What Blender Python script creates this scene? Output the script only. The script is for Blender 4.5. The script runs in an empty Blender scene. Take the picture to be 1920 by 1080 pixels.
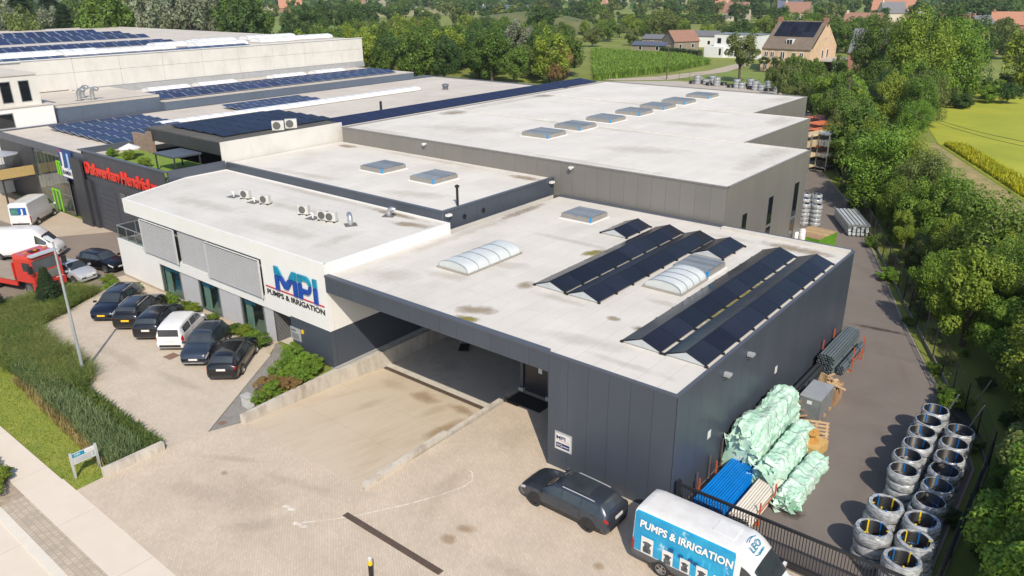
import bpy, bmesh, math, random
from mathutils import Vector, Matrix, noise
from math import sin, cos, pi, radians, sqrt, atan2
random.seed(7)
SC = bpy.context.scene
COL = SC.collection

# ------------------------------------------------------------------ camera
cam_d = bpy.data.cameras.new('camera'); cam = bpy.data.objects.new('camera', cam_d); COL.objects.link(cam)
SC.camera = cam
cam_d.sensor_width = 36; cam_d.lens = 1438.06 / 1920 * 36; cam_d.clip_end = 6000; cam_d.clip_start = 0.5
yaw, pitch, roll = radians(-39.24864), radians(21.44332), radians(-0.48207)
_f = Vector((sin(yaw) * cos(pitch), cos(yaw) * cos(pitch), -sin(pitch)))
_r = Vector((cos(yaw), -sin(yaw), 0)); _u = _r.cross(_f)
_r2 = _r * cos(roll) + _u * sin(roll); _u2 = -_r * sin(roll) + _u * cos(roll)
cam.matrix_world = Matrix(((_r2.x, _u2.x, -_f.x, 11.918), (_r2.y, _u2.y, -_f.y, -24.995), (_r2.z, _u2.z, -_f.z, 21.2), (0, 0, 0, 1)))
# ------------------------------------------------------------------ sky, sun, exposure
SUN_EL, SUN_AZ = 43.8, 131.0        # azimuth clockwise from +Y
w = bpy.data.worlds.new('World'); SC.world = w; w.use_nodes = True
nt = w.node_tree; bg = nt.nodes['Background']
sky = nt.nodes.new('ShaderNodeTexSky'); sky.sky_type = 'NISHITA'; sky.sun_disc = False
sky.sun_elevation = radians(SUN_EL); sky.sun_rotation = radians(SUN_AZ)
nt.links.new(sky.outputs[0], bg.inputs[0]); bg.inputs[1].default_value = 0.15
sun_d = bpy.data.lights.new('sun', 'SUN'); sun = bpy.data.objects.new('sun', sun_d); COL.objects.link(sun)
sun_d.energy = 4.4; sun_d.angle = radians(0.53); sun_d.color = (1, 0.905, 0.76)
_l = Vector((-sin(radians(SUN_AZ)) * cos(radians(SUN_EL)), -cos(radians(SUN_AZ)) * cos(radians(SUN_EL)), -sin(radians(SUN_EL))))
sun.rotation_euler = _l.to_track_quat('-Z', 'Y').to_euler(); sun.location = (20, -30, 60)
vs = SC.view_settings; vs.view_transform = 'Standard'; vs.look = 'None'; vs.exposure = 0.1; vs.gamma = 1
vs.use_curve_mapping = False
SC.cycles.max_bounces = 6; SC.cycles.transparent_max_bounces = 12; SC.cycles.caustics_reflective = False; SC.cycles.caustics_refractive = False
SC.cycles.use_denoising = True

# ------------------------------------------------------------------ materials
MATS = {}
def nn(nt, t, **k):
    n = nt.nodes.new(t)
    for a, v in k.items(): setattr(n, a, v)
    return n
def M(name, col, rough=0.6, metal=0.0, var=0.10, scale=1.5, bump=0.0, bscale=30, spec=0.5, isl=0.0, obj=0.0, second=None, dirt=None, transl=0.0, coat=0.0, stretch=None):
    """procedural principled material: noise mottling, optional second tone / dirt patches / per-island and per-object variation"""
    if name in MATS: return MATS[name]
    m = bpy.data.materials.new(name); MATS[name] = m; m.use_nodes = True
    nt = m.node_tree; p = nt.nodes['Principled BSDF']; L = nt.links.new
    geo = nn(nt, 'ShaderNodeNewGeometry'); vec = geo.outputs['Position']
    if stretch:
        mp = nn(nt, 'ShaderNodeMapping'); mp.inputs['Scale'].default_value = stretch; L(vec, mp.inputs[0]); vec = mp.outputs[0]
    n1 = nn(nt, 'ShaderNodeTexNoise'); n1.inputs['Scale'].default_value = scale; n1.inputs['Detail'].default_value = 6; n1.inputs['Roughness'].default_value = .62; L(vec, n1.inputs[0])
    mr = nn(nt, 'ShaderNodeMapRange'); mr.inputs[1].default_value = .3; mr.inputs[2].default_value = .7; L(n1.outputs[0], mr.inputs[0])
    mix = nn(nt, 'ShaderNodeMix', data_type='RGBA'); L(mr.outputs[0], mix.inputs[0])
    c2 = second or tuple(min(1, c * (1 + var)) for c in col)
    mix.inputs[6].default_value = (*[c * (1 - var) for c in col], 1) if not second else (*col, 1)
    mix.inputs[7].default_value = (*c2, 1)
    out = mix.outputs[2]
    if dirt:      # (colour, scale, lo, hi, amount)
        dc, ds, lo, hi, am = dirt
        n2 = nn(nt, 'ShaderNodeTexNoise'); n2.inputs['Scale'].default_value = ds; n2.inputs['Detail'].default_value = 8; n2.inputs['Roughness'].default_value = .7; L(vec, n2.inputs[0])
        m2 = nn(nt, 'ShaderNodeMapRange'); m2.inputs[1].default_value = lo; m2.inputs[2].default_value = hi; m2.inputs[4].default_value = am; L(n2.outputs[0], m2.inputs[0])
        x2 = nn(nt, 'ShaderNodeMix', data_type='RGBA'); L(m2.outputs[0], x2.inputs[0]); L(out, x2.inputs[6]); x2.inputs[7].default_value = (*dc, 1); out = x2.outputs[2]
    for amt, src in ((isl, 'isl'), (obj, 'obj')):
        if amt:
            s = geo.outputs['Random Per Island'] if src == 'isl' else nn(nt, 'ShaderNodeObjectInfo').outputs['Random']
            r = nn(nt, 'ShaderNodeMapRange'); r.inputs[3].default_value = 1 - amt; r.inputs[4].default_value = 1 + amt; L(s, r.inputs[0])
            h = nn(nt, 'ShaderNodeHueSaturation'); L(r.outputs[0], h.inputs['Value']); L(out, h.inputs['Color'])
            r3 = nn(nt, 'ShaderNodeMapRange'); r3.inputs[3].default_value = .5 - amt * .05; r3.inputs[4].default_value = .5 + amt * .05
            ml = nn(nt, 'ShaderNodeMath', operation='FRACT'); mm = nn(nt, 'ShaderNodeMath', operation='MULTIPLY'); mm.inputs[1].default_value = 7.31
            L(s, mm.inputs[0]); L(mm.outputs[0], ml.inputs[0]); L(ml.outputs[0], r3.inputs[0]); L(r3.outputs[0], h.inputs['Hue'])
            out = h.outputs[0]
    L(out, p.inputs['Base Color'])
    p.inputs['Roughness'].default_value = rough; p.inputs['Metallic'].default_value = metal
    p.inputs['Specular IOR Level'].default_value = spec; p.inputs['Coat Weight'].default_value = coat; p.inputs['Coat Roughness'].default_value = .05
    if bump:
        n3 = nn(nt, 'ShaderNodeTexNoise'); n3.inputs['Scale'].default_value = bscale; n3.inputs['Detail'].default_value = 4; L(vec, n3.inputs[0])
        b = nn(nt, 'ShaderNodeBump'); b.inputs['Strength'].default_value = bump; b.inputs['Distance'].default_value = .05; L(n3.outputs[0], b.inputs['Height']); L(b.outputs[0], p.inputs['Normal'])
    if transl:
        t = nn(nt, 'ShaderNodeBsdfTranslucent'); L(out, t.inputs[0]); ms = nn(nt, 'ShaderNodeMixShader'); ms.inputs[0].default_value = transl
        L(p.outputs[0], ms.inputs[1]); L(t.outputs[0], ms.inputs[2]); L(ms.outputs[0], nt.nodes['Material Output'].inputs[0])
    return m
def brick_over(m, bw, bh, mort, darker, rot=0.0, bumpd=0.3, offs=.5, amt=1.0, contrast=.12):
    """lays a joint pattern (pavers, membrane seams, field rows) over a material made by M"""
    nt = m.node_tree; L = nt.links.new; p = nt.nodes['Principled BSDF']
    geo = nn(nt, 'ShaderNodeNewGeometry'); mp = nn(nt, 'ShaderNodeMapping'); mp.inputs['Rotation'].default_value = (0, 0, rot); L(geo.outputs['Position'], mp.inputs[0])
    b = nn(nt, 'ShaderNodeTexBrick'); L(mp.outputs[0], b.inputs[0]); b.offset = offs
    b.inputs['Scale'].default_value = 1; b.inputs['Mortar Size'].default_value = mort; b.inputs['Brick Width'].default_value = bw; b.inputs['Row Height'].default_value = bh
    b.inputs['Color1'].default_value = (1 - contrast,) * 3 + (1,); b.inputs['Color2'].default_value = (1 + contrast * .4,) * 3 + (1,); b.inputs['Mortar'].default_value = (*[darker] * 3, 1)
    b.inputs['Mortar Smooth'].default_value = .3
    src = p.inputs['Base Color'].links[0].from_socket
    mx = nn(nt, 'ShaderNodeMix', data_type='RGBA', blend_type='MULTIPLY'); mx.inputs[0].default_value = amt; L(src, mx.inputs[6]); L(b.outputs[0], mx.inputs[7]); L(mx.outputs[2], p.inputs['Base Color'])
    if bumpd:
        bp = nn(nt, 'ShaderNodeBump'); bp.inputs['Strength'].default_value = bumpd; bp.inputs['Distance'].default_value = .01; bp.invert = True
        L(b.outputs['Fac'], bp.inputs['Height'])
        if p.inputs['Normal'].links: L(p.inputs['Normal'].links[0].from_socket, bp.inputs['Normal'])
        L(bp.outputs[0], p.inputs['Normal'])
    return m
def glass(name, tint=(.6, .7, .72), clear=.55, rough=.02):
    """window glass: tinted see-through layer under a fresnel reflection"""
    if name in MATS: return MATS[name]
    m = bpy.data.materials.new(name); MATS[name] = m; m.use_nodes = True; nt = m.node_tree; L = nt.links.new
    p = nt.nodes['Principled BSDF']; p.inputs['Base Color'].default_value = (.03, .04, .045, 1); p.inputs['Roughness'].default_value = rough
    t = nn(nt, 'ShaderNodeBsdfTransparent'); t.inputs[0].default_value = (*tint, 1)
    ms = nn(nt, 'ShaderNodeMixShader'); ms.inputs[0].default_value = clear
    L(p.outputs[0], ms.inputs[1]); L(t.outputs[0], ms.inputs[2]); L(ms.outputs[0], nt.nodes['Material Output'].inputs[0])
    return m

# ------------------------------------------------------------------ mesh helpers
class MB:
    def __init__(s): s.v = []; s.f = []; s.m = []
    def add(s, vs, fs, mi=0):
        o = len(s.v); s.v += [tuple(v) for v in vs]; s.f += [tuple(i + o for i in f) for f in fs]; s.m += [mi] * len(fs); return s
    def box(s, x0, y0, z0, x1, y1, z1, mi=0):
        return s.add([(x0, y0, z0), (x1, y0, z0), (x1, y1, z0), (x0, y1, z0), (x0, y0, z1), (x1, y0, z1), (x1, y1, z1), (x0, y1, z1)],
                     [(0, 3, 2, 1), (4, 5, 6, 7), (0, 1, 5, 4), (1, 2, 6, 5), (2, 3, 7, 6), (3, 0, 4, 7)], mi)
    def cbox(s, x, y, z, dx, dy, dz, mi=0): return s.box(x - dx / 2, y - dy / 2, z - dz / 2, x + dx / 2, y + dy / 2, z + dz / 2, mi)
    def prism(s, poly, z0, z1, mi=0):
        n = len(poly)
        a = sum(poly[i][0] * poly[(i + 1) % n][1] - poly[(i + 1) % n][0] * poly[i][1] for i in range(n))
        if a < 0: poly = poly[::-1]
        s.add([(x, y, z0) for x, y in poly] + [(x, y, z1) for x, y in poly],
              [tuple(range(n))[::-1], tuple(range(n, 2 * n))] + [(i, (i + 1) % n, n + (i + 1) % n, n + i) for i in range(n)], mi); return s
    def sheet(s, poly, z=0, mi=0):
        n = len(poly); a = sum(poly[i][0] * poly[(i + 1) % n][1] - poly[(i + 1) % n][0] * poly[i][1] for i in range(n))
        if a < 0: poly = poly[::-1]
        return s.add([(p[0], p[1], p[2] if len(p) > 2 else z) for p in poly], [tuple(range(n))], mi)
    def tube(s, pts, r, n=8, mi=0, caps=True):
        pts = [Vector(p) for p in pts]; rs = r if isinstance(r, (list, tuple)) else [r] * len(pts); vs = []
        for i, p in enumerate(pts):
            d = (pts[min(i + 1, len(pts) - 1)] - pts[max(i - 1, 0)]).normalized()
            a = d.orthogonal().normalized() if i == 0 else (a - d * a.dot(d)).normalized()
            b = d.cross(a)
            vs += [p + (a * cos(2 * pi * k / n) + b * sin(2 * pi * k / n)) * rs[i] for k in range(n)]
        fs = [(i * n + k, i * n + (k + 1) % n, (i + 1) * n + (k + 1) % n, (i + 1) * n + k) for i in range(len(pts) - 1) for k in range(n)]
        if caps: fs += [tuple(range(n))[::-1], tuple(range((len(pts) - 1) * n, len(pts) * n))]
        return s.add(vs, fs, mi)
    def lathe(s, prof, n=20, cx=0, cy=0, mi=0, close=False):
        k = len(prof); vs = [(cx + r * cos(2 * pi * j / n), cy + r * sin(2 * pi * j / n), z) for j in range(n) for r, z in prof]
        fs = [(j * k + i, ((j + 1) % n) * k + i, ((j + 1) % n) * k + (i + 1) % k, j * k + (i + 1) % k) for j in range(n) for i in range(k if close else k - 1)]
        return s.add(vs, fs, mi)
    def xf(s, mat, start=0):
        s.v[start:] = [tuple(mat @ Vector(v)) for v in s.v[start:]]; return s
    def mesh(s, name, mats, smooth=False, angle=None):
        me = bpy.data.meshes.new(name); me.from_pydata(s.v, [], s.f)
        for m in (mats if isinstance(mats, (list, tuple)) else [mats]): me.materials.append(m)
        if any(s.m): me.polygons.foreach_set('material_index', s.m)
        if smooth:
            me.polygons.foreach_set('use_smooth', [True] * len(me.polygons))
            if angle: me.set_sharp_from_angle(angle=radians(angle))
        me.update(); return me
    def build(s, name, mats, parent=None, loc=(0, 0, 0), rot=None, smooth=False, angle=None):
        return put(name, s.mesh(name, mats, smooth, angle), parent, loc, rot)
def put(name, me, parent=None, loc=(0, 0, 0), rot=None, scale=None):
    o = bpy.data.objects.new(name, me); COL.objects.link(o); o.location = loc
    if rot is not None: o.rotation_euler = rot if hasattr(rot, '__len__') else (0, 0, rot)
    if scale is not None: o.scale = scale if hasattr(scale, '__len__') else (scale,) * 3
    if parent: o.parent = parent
    return o
def tag(o, label=None, cat=None, group=None, kind=None):
    if label: o['label'] = label
    if cat: o['category'] = cat
    if group: o['group'] = group
    if kind: o['kind'] = kind
    return o
def thing(name, label, cat, loc=(0, 0, 0), rz=0, group=None):
    o = bpy.data.objects.new(name, None); COL.objects.link(o); o.location = loc; o.rotation_euler = (0, 0, rz); o.empty_display_size = .3
    return tag(o, label, cat, group)
def kids(o): return [c for c in ALLK.get(o.name, [])]
def copy_tree(o, parent=None):
    c = o.copy(); COL.objects.link(c); c.parent = parent
    for ch in [x for x in COL.objects if x.parent == o]: copy_tree(ch, c)
    return c
def box(name, mat, parent, x0, y0, z0, x1, y1, z1): return MB().box(x0, y0, z0, x1, y1, z1).build(name, mat, parent)
def text_mesh(name, txt, size, mat, depth=.02, align='LEFT', xs=1.0, bold=0.0, shear=0.0, fit=None):
    cu = bpy.data.curves.new(name, 'FONT'); cu.body = txt; cu.size = size; cu.extrude = depth / 2; cu.align_x = align; cu.offset = bold; cu.shear = shear; cu.resolution_u = 3
    o = bpy.data.objects.new(name, cu); COL.objects.link(o)
    me = bpy.data.meshes.new_from_object(o.evaluated_get(bpy.context.evaluated_depsgraph_get()))
    bpy.data.objects.remove(o); bpy.data.curves.remove(cu)
    if fit:
        lo = min(v.co.x for v in me.vertices); hi = max(v.co.x for v in me.vertices); xs = fit / (hi - lo)
        for v in me.vertices: v.co.x -= lo if align == 'LEFT' else (lo + hi) / 2
    for v in me.vertices: v.co.x *= xs
    me.materials.clear(); me.materials.append(mat); me.name = name
    return me
UP_F = (radians(90), 0, 0)                 # text on a wall facing -Y
UP_R = (radians(90), 0, radians(90))       # text on a wall facing +X
ORD = ['first', 'second', 'third', 'fourth', 'fifth', 'sixth', 'seventh', 'eighth', 'ninth', 'tenth', 'eleventh', 'twelfth']

def stain_mat(name, col, amt=.6, nsc=3.0, rough=.9):
    """a stain with its own outline: noise-edged blot, clear outside"""
    if name in MATS: return MATS[name]
    m = bpy.data.materials.new(name); MATS[name] = m; m.use_nodes = True; nt = m.node_tree; L = nt.links.new; p = nt.nodes['Principled BSDF']; p.inputs['Base Color'].default_value = (*col, 1); p.inputs['Roughness'].default_value = rough; p.inputs['Specular IOR Level'].default_value = .2
    tc = nn(nt, 'ShaderNodeTexCoord'); ln = nn(nt, 'ShaderNodeVectorMath', operation='LENGTH'); L(tc.outputs['Object'], ln.inputs[0])
    geo = nn(nt, 'ShaderNodeNewGeometry'); n = nn(nt, 'ShaderNodeTexNoise'); n.inputs['Scale'].default_value = nsc; n.inputs['Detail'].default_value = 8; n.inputs['Roughness'].default_value = .72; L(geo.outputs['Position'], n.inputs[0])
    s = nn(nt, 'ShaderNodeMath', operation='SUBTRACT'); s.inputs[0].default_value = 1.0; L(ln.outputs['Value'], s.inputs[1])
    k = nn(nt, 'ShaderNodeMath', operation='MULTIPLY_ADD'); k.inputs[1].default_value = 1.7; k.inputs[2].default_value = -.95; L(n.outputs[0], k.inputs[0])
    a = nn(nt, 'ShaderNodeMath', operation='ADD'); L(s.outputs[0], a.inputs[0]); L(k.outputs[0], a.inputs[1])
    r = nn(nt, 'ShaderNodeMapRange'); r.inputs[1].default_value = .05; r.inputs[2].default_value = .65; r.inputs[4].default_value = amt; L(a.outputs[0], r.inputs[0])
    e = nn(nt, 'ShaderNodeMapRange'); e.inputs[1].default_value = 1.0; e.inputs[2].default_value = .75; L(ln.outputs['Value'], e.inputs[0])
    q = nn(nt, 'ShaderNodeMath', operation='MULTIPLY'); L(r.outputs[0], q.inputs[0]); L(e.outputs[0], q.inputs[1])
    t = nn(nt, 'ShaderNodeBsdfTransparent'); ms = nn(nt, 'ShaderNodeMixShader'); L(q.outputs[0], ms.inputs[0]); L(t.outputs[0], ms.inputs[1]); L(p.outputs[0], ms.inputs[2]); L(ms.outputs[0], nt.nodes['Material Output'].inputs[0]); return m
DISC = {}
def stain(parent, x, y, rx, ry, z, rot, mat, name='stain'):
    if mat.name not in DISC: DISC[mat.name] = MB().sheet([(cos(2 * pi * k / 20), sin(2 * pi * k / 20)) for k in range(20)], 0).mesh(name, mat)
    pl = parent.location if parent else Vector((0, 0, 0)); return put(name, DISC[mat.name], parent, (x - pl.x, y - pl.y, z - pl.z), rot, (rx, ry, 1))
# ------------------------------------------------------------------ shared materials
WHITE = M('white_cladding', (.74, .735, .72), .5, var=.03, scale=.7, dirt=((.5, .47, .42), .5, .62, .9, .25))
DARK = M('anthracite_cladding', (.056, .068, .090), .40, var=.07, scale=.5, spec=.5, obj=.04, bump=.12, bscale=.9, dirt=((.10, .105, .11), .5, .55, .85, .3), stretch=(1, 1, .35))
DARKB = M('anthracite_backing', (.03, .033, .04), .6)
CAPD = M('anthracite_cap', (.075, .085, .11), .45, var=.05)
TAUPE = M('taupe_cladding', (.185, .175, .162), .42, var=.05, scale=.5, obj=.03, spec=.5, dirt=((.12, .115, .105), .35, .55, .9, .25))
TAUPEB = M('taupe_backing', (.10, .095, .09), .6)
def membrane(name, col, dirtc=(.36, .32, .26), am=.35, rot=0.0, lo=.52):
    m = M(name, col, .7, var=.07, scale=.3, dirt=(dirtc, .16, lo, .82, am), bump=.08, bscale=3)
    return brick_over(m, 7, 1.05, .016, .80, rot=rot, bumpd=.2, contrast=.03)
ROOF1 = membrane('roof_membrane_white', (.615, .585, .54), am=.5, lo=.47, rot=radians(90))
ROOF2 = membrane('roof_membrane_hall', (.64, .61, .56), am=.42, lo=.5, rot=radians(90))
ROOF3 = membrane('roof_membrane_aged', (.56, .51, .45), (.33, .28, .22), .4, rot=radians(90), lo=.45)
ROOF4 = membrane('roof_membrane_office', (.61, .59, .55), am=.4, lo=.48, rot=0.0)
CONC = M('pale_concrete', (.52, .48, .42), .85, var=.1, scale=1.2, bump=.15, dirt=((.20, .145, .09), 1.3, .46, .72, .75), stretch=(1, 1, .3))
CONCW = M('weathered_concrete_panel', (.63, .61, .57), .85, var=.06, scale=.5, dirt=((.36, .33, .28), .35, .52, .8, .5), bump=.1, stretch=(1, 1, .6))
METAL = M('galvanised_steel', (.55, .57, .58), .35, .8, var=.12, scale=4)
ALU = M('pale_aluminium', (.62, .63, .64), .4, .5, var=.05)
BLACK = M('black_metal', (.02, .02, .022), .45, .2, var=.1)
RUBBER = M('black_rubber', (.022, .022, .022), .8, var=.15, scale=8)
WPAINT = M('white_plastic', (.72, .72, .71), .4, var=.03)
GLASSD = M('dark_glass', (.012, .015, .018), .04, var=.2, spec=.8)
PANE = glass('showroom_glass', (.78, .88, .85), .8)
FRAME = M('grey_window_frame', (.22, .225, .23), .4, .3)
SOLAR = M('solar_cells', (.011, .013, .022), .2, var=.25, scale=.4, spec=.35, obj=.4)
SOLARB = M('solar_cells_blue', (.014, .024, .075), .3, var=.25, scale=.4, spec=.35, obj=.3)
SOLARF = M('solar_frame_silver', (.6, .62, .65), .35, .7)
BLUE = M('sky_blue_tape', (.02, .28, .6), .5)

# ------------------------------------------------------------------ the setting
def setting(name, polys, mat, z, kind='structure'):
    b = MB()
    for p in (polys if isinstance(polys[0][0], (tuple, list)) else [polys]): b.sheet(p, z)
    return tag(b.build(name, mat), kind=kind)
HX0, HX1, HY0, HY1 = -22.25, -11.75, -6.75, 15.0      # loading dock pit: the ground is open here
GRASS = M('meadow_ground', (.13, .17, .025), .9, second=(.22, .245, .045), scale=.06, dirt=((.25, .22, .10), .3, .55, .8, .5), bump=.3, bscale=3)
B = 3500
setting('ground', [[(-B, -B), (B, -B), (B, HY0), (-B, HY0)], [(-B, HY1), (B, HY1), (B, B), (-B, B)], [(-B, HY0), (HX0, HY0), (HX0, HY1), (-B, HY1)], [(HX1, HY0), (B, HY0), (B, HY1), (HX1, HY1)]], GRASS, -.06)
YARD = brick_over(M('yard_pavers', (.545, .455, .36), .85, var=.09, scale=.5, dirt=((.36, .28, .2), .22, .5, .8, .26), bump=.1), .22, .11, .013, .84, rot=radians(38), contrast=.09)
PARK = brick_over(M('parking_pavers', (.53, .455, .37), .85, var=.07, scale=.5, dirt=((.33, .27, .2), .3, .55, .85, .35), bump=.1), .22, .11, .013, .84, rot=radians(2), contrast=.08)
PATHM = brick_over(M('path_pavers', (.26, .245, .225), .85, var=.1, scale=.8, bump=.1), .22, .11, .012, .7, rot=radians(50), contrast=.15)
ASPH = M('lane_asphalt', (.175, .15, .135), .9, var=.09, scale=.4, dirt=((.09, .078, .07), .25, .55, .75, .55), bump=.3, bscale=60)
ASPL = M('yard_asphalt', (.23, .19, .155), .9, var=.09, scale=.3, dirt=((.15, .125, .1), .25, .55, .8, .4), bump=.3, bscale=60)
ROADC = brick_over(M('road_concrete', (.64, .565, .475), .85, var=.05, scale=.6, dirt=((.42, .37, .3), .3, .55, .85, .35), bump=.1), 5, 40, .012, .6, bumpd=.1, contrast=.03)
BANDP = brick_over(M('band_pavers', (.47, .395, .31), .85, var=.08, scale=.6), .22, .22, .014, .7, contrast=.14)
setting('yard_paving', [[(-22.0, -14.97), (14, -14.97), (14, -6.75), (-21.2, -6.75), (-21.8, -8.5), (-22.25, -10.66)], [(-11.75, -6.75), (14, -6.75), (14, .1), (-11.75, .1)], [(-11.75, .1), (-6.4, .1), (-6.4, 5.0), (-11.75, 5.0)]], YARD, 0)
setting('parking_paving', [(-22.25, -10.66), (-21.8, -8.55), (-26.9, -1.25), (-46.6, -1.25), (-46.9, -1.7), (-42.4, -9.3), (-33, -9.7), (-31.3, -10.4)], PARK, .004)
setting('footpath', [(-21.78, -8.5), (-21.25, -6.8), (-22.5, -5.2), (-24.4, -2.6), (-26.2, -.02), (-28.2, -.02), (-26.9, -1.2)], PATHM, .008)
setting('front_bed', [(-48.4, -1.25), (-27.0, -1.25), (-28.1, .0), (-48.4, .0)], M('bed_gravel', (.47, .40, .31), .95, var=.15, scale=3, bump=.4, bscale=20), .002)
setting('sidewalk', [[(-200, -16.62), (-23.4, -16.62), (-23.4, -15.02), (-200, -15.02)], [(-23.4, -16.62), (30, -16.62), (30, -14.97), (-23.4, -14.97)]], ROADC, .0)
setting('verge_pavers', [(-23.4, -17.6), (30, -17.6), (30, -16.62), (-23.4, -16.62)], BANDP, .002)
setting('road', [(-200, -30), (30, -30), (30, -18.0), (-200, -18.0)], ROADC, -.02)
GUT = M('gutter_concrete', (.66, .61, .53), .8, var=.05)
for k in range(24): tag(MB().box(-23.35 + k * 2, -18.0, -.06, -21.36 + k * 2, -17.6, .02).build('kerb', GUT), kind='structure')
setting('roadside_bed', [(-200, -18.0), (-23.4, -18.0), (-23.4, -16.62), (-200, -16.62)], M('bark_gravel', (.36, .29, .22), .95, var=.25, scale=4, bump=.5), -.005)
setting('neighbour_yard', [[(-130, -13), (-52, -13), (-48.0, -7), (-47.2, -1.6), (-48.4, -.8), (-48.4, 5.0), (-130, 5.0)]], ASPL, -.004)
setting('neighbour_pavement', [(-100, .5), (-73.7, -.2), (-63.8, .65), (-61.0, 4.95), (-100, 4.95)], M('pale_paving', (.46, .38, .29), .85, var=.08, scale=.5), .0)
LANE_R = [(9.4, .1), (9.4, 12), (7.6, 17), (5.5, 21.2), (2.3, 28.4), (-2.9, 41.1), (-9.95, 57.2), (-18.7, 73), (-30, 96)]
setting('asphalt_lane', LANE_R + [(-50, 96), (-50, 71), (-.5, 22), (-.5, .1)], ASPH, .002)
tag(MB().tube([(x + .06, y, .0) for x, y in LANE_R[:-1]], .07, 6).build('lane_edging', M('edging_concrete', (.33, .29, .25), .9)), kind='structure')
setting('rear_yard', [(-90, 71), (-18, 71), (-30, 96), (-38, 142), (-76, 146), (-92, 134)], M('rear_concrete', (.42, .38, .33), .9, var=.1, scale=.3), -.01)
setting('rapeseed_field', [(-9.8, 97.5), (3.6, 70.5), (15, 50), (24, 38), (400, 38), (400, 178), (-8, 172), (-30, 140), (-17.5, 122)], M('flowering_field', (.26, .30, .02), .9, second=(.36, .37, .03), scale=.09, dirt=((.45, .40, .02), .05, .58, .75, .55), bump=.6, bscale=5), -.02); brick_over(MATS['flowering_field'], 400, 7, .16, .8, rot=radians(24), bumpd=0, contrast=.05)
setting('field_margin', [(-14, 99), (-.8, 70), (10, 49), (20, 36), (23.5, 38), (14.5, 50), (3.2, 70.5), (-10.2, 97.5)], M('dry_straw_margin', (.40, .29, .14), .95, second=(.15, .17, .045), scale=.7, bump=.8, bscale=4), -.025)
setting('farm_track', [(-17, 99), (-3.6, 70), (5.8, 48), (15, 35), (18.4, 36.5), (8.6, 49), (-.9, 70), (-14.2, 99)], M('track_gravel', (.42, .36, .31), .95, var=.1, scale=.8), -.03)
setting('maize_ground', [(-142, 208), (-92, 134), (-87, 165), (-88, 190), (-104, 204)], M('maize_soil', (.10, .14, .03), .9), -.03)
setting('garden_lawn', [(-78, 150), (-50, 146), (-30, 150), (-45, 178), (-75, 176)], M('mown_lawn', (.16, .22, .035), .9, var=.15, scale=.3), -.03)
setting('farm_road', [(-88, 139), (-79, 147), (-75.6, 172), (-79, 196), (-83, 196), (-81, 172), (-85, 152), (-93, 138)], M('dusty_road', (.40, .34, .27), .95), -.028)
for i, (poly, c) in enumerate([
    ([(-1400, 600), (-700, 480), (-600, 700), (-1200, 1100)], (.34, .27, .15)), ([(-640, 480), (-470, 400), (-430, 520), (-620, 700)], (.30, .27, .12)),
    ([(-410, 255), (-370, 240), (-340, 300), (-400, 330)], (.16, .24, .04)), ([(-160, 260), (-110, 255), (-90, 330), (-150, 340)], (.18, .22, .05)),
    ([(-90, 330), (-30, 300), (40, 420), (-60, 460)], (.2, .25, .05)), ([(60, 190), (400, 190), (400, 420), (40, 300)], (.19, .24, .04)),
    ([(-1500, 900), (-300, 900), (-200, 1600), (-1500, 1900)], (.36, .32, .16)), ([(-330, 230), (-230, 200), (-190, 260), (-260, 320)], (.15, .2, .04))]):
    setting('field', poly, M('far_field_%s' % 'abcdefgh'[i], c, .95, var=.12, scale=.05), -.04 + .0012 * i)
# ramp and dock floor
RAMP = M('ramp_concrete', (.57, .485, .375), .8, var=.07, scale=.5, dirt=((.33, .235, .13), .5, .46, .78, .6), bump=.1, stretch=(1.6, .35, 1))
brick_over(RAMP, 5.1, 3.4, .012, .75, bumpd=.1, contrast=.02)
b = MB(); n = 12
def rampz(y): return -1.25 * max(0, min(1, (y + 6.75) / 10.2))
b.add([(x, -6.75 + 10.2 * k / n, rampz(-6.75 + 10.2 * k / n)) for k in range(n + 1) for x in (-22.2, -11.9)], [(2 * k, 2 * k + 1, 2 * k + 3, 2 * k + 2) for k in range(n)])
tag(b.build('ramp', RAMP), kind='structure')
tag(MB().box(-22.2, 3.75, -1.5, -11.9, 16, -1.22).build('dock_floor', M('dock_concrete', (.55, .51, .45), .7, var=.15, scale=.5, dirt=((.12, .11, .1), .5, .5, .75, .6))), kind='structure')
def drain(label, x0, y0, x1, y1, z, name='drain_channel'):
    d = thing(name, label, 'drain', ((x0 + x1) / 2, (y0 + y1) / 2, z))
    cx, cy = (x0 + x1) / 2, (y0 + y1) / 2
    MB().box(x0 - cx, y0 - cy, -.05, x1 - cx, y1 - cy, .006).build('channel', M('rusty_grate', (.10, .07, .05), .8, var=.3, scale=5), d)
    bars = MB(); k = x0
    for i in range(int((x1 - x0) / .08)): bars.box(x0 - cx + i * .08, y0 - cy + .03, .006, x0 - cx + i * .08 + .035, y1 - cy - .03, .016)
    tag(bars.build('grate', M('grate_steel', (.16, .12, .10), .6, .5), d), kind='stuff')
drain('long rusty drain grate across the foot of the concrete ramp', -22.0, 3.46, -11.95, 3.74, -1.235)
drain('dark drain grate set in the beige yard paving', -11.05, -8.58, -5.3, -8.28, .008)
for (lab, x, y, s) in [('square rusty manhole cover in the car park paving', -31.6, -5.2, .75), ('small dark drain cover at the top edge of the yard by the ramp wall', -22.0, -7.6, .38)]:
    o = thing('manhole_cover', lab, 'manhole', (x, y, .006), .1)
    MB().box(-s / 2, -s / 2, -.02, s / 2, s / 2, .008).build('frame', M('cover_rim', (.2, .17, .14), .8), o)
    MB().box(-s * .44, -s * .44, 0, s * .44, s * .44, .013).build('lid', M('rusty_lid', (.20, .12, .08), .85, var=.2, scale=6), o)
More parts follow.
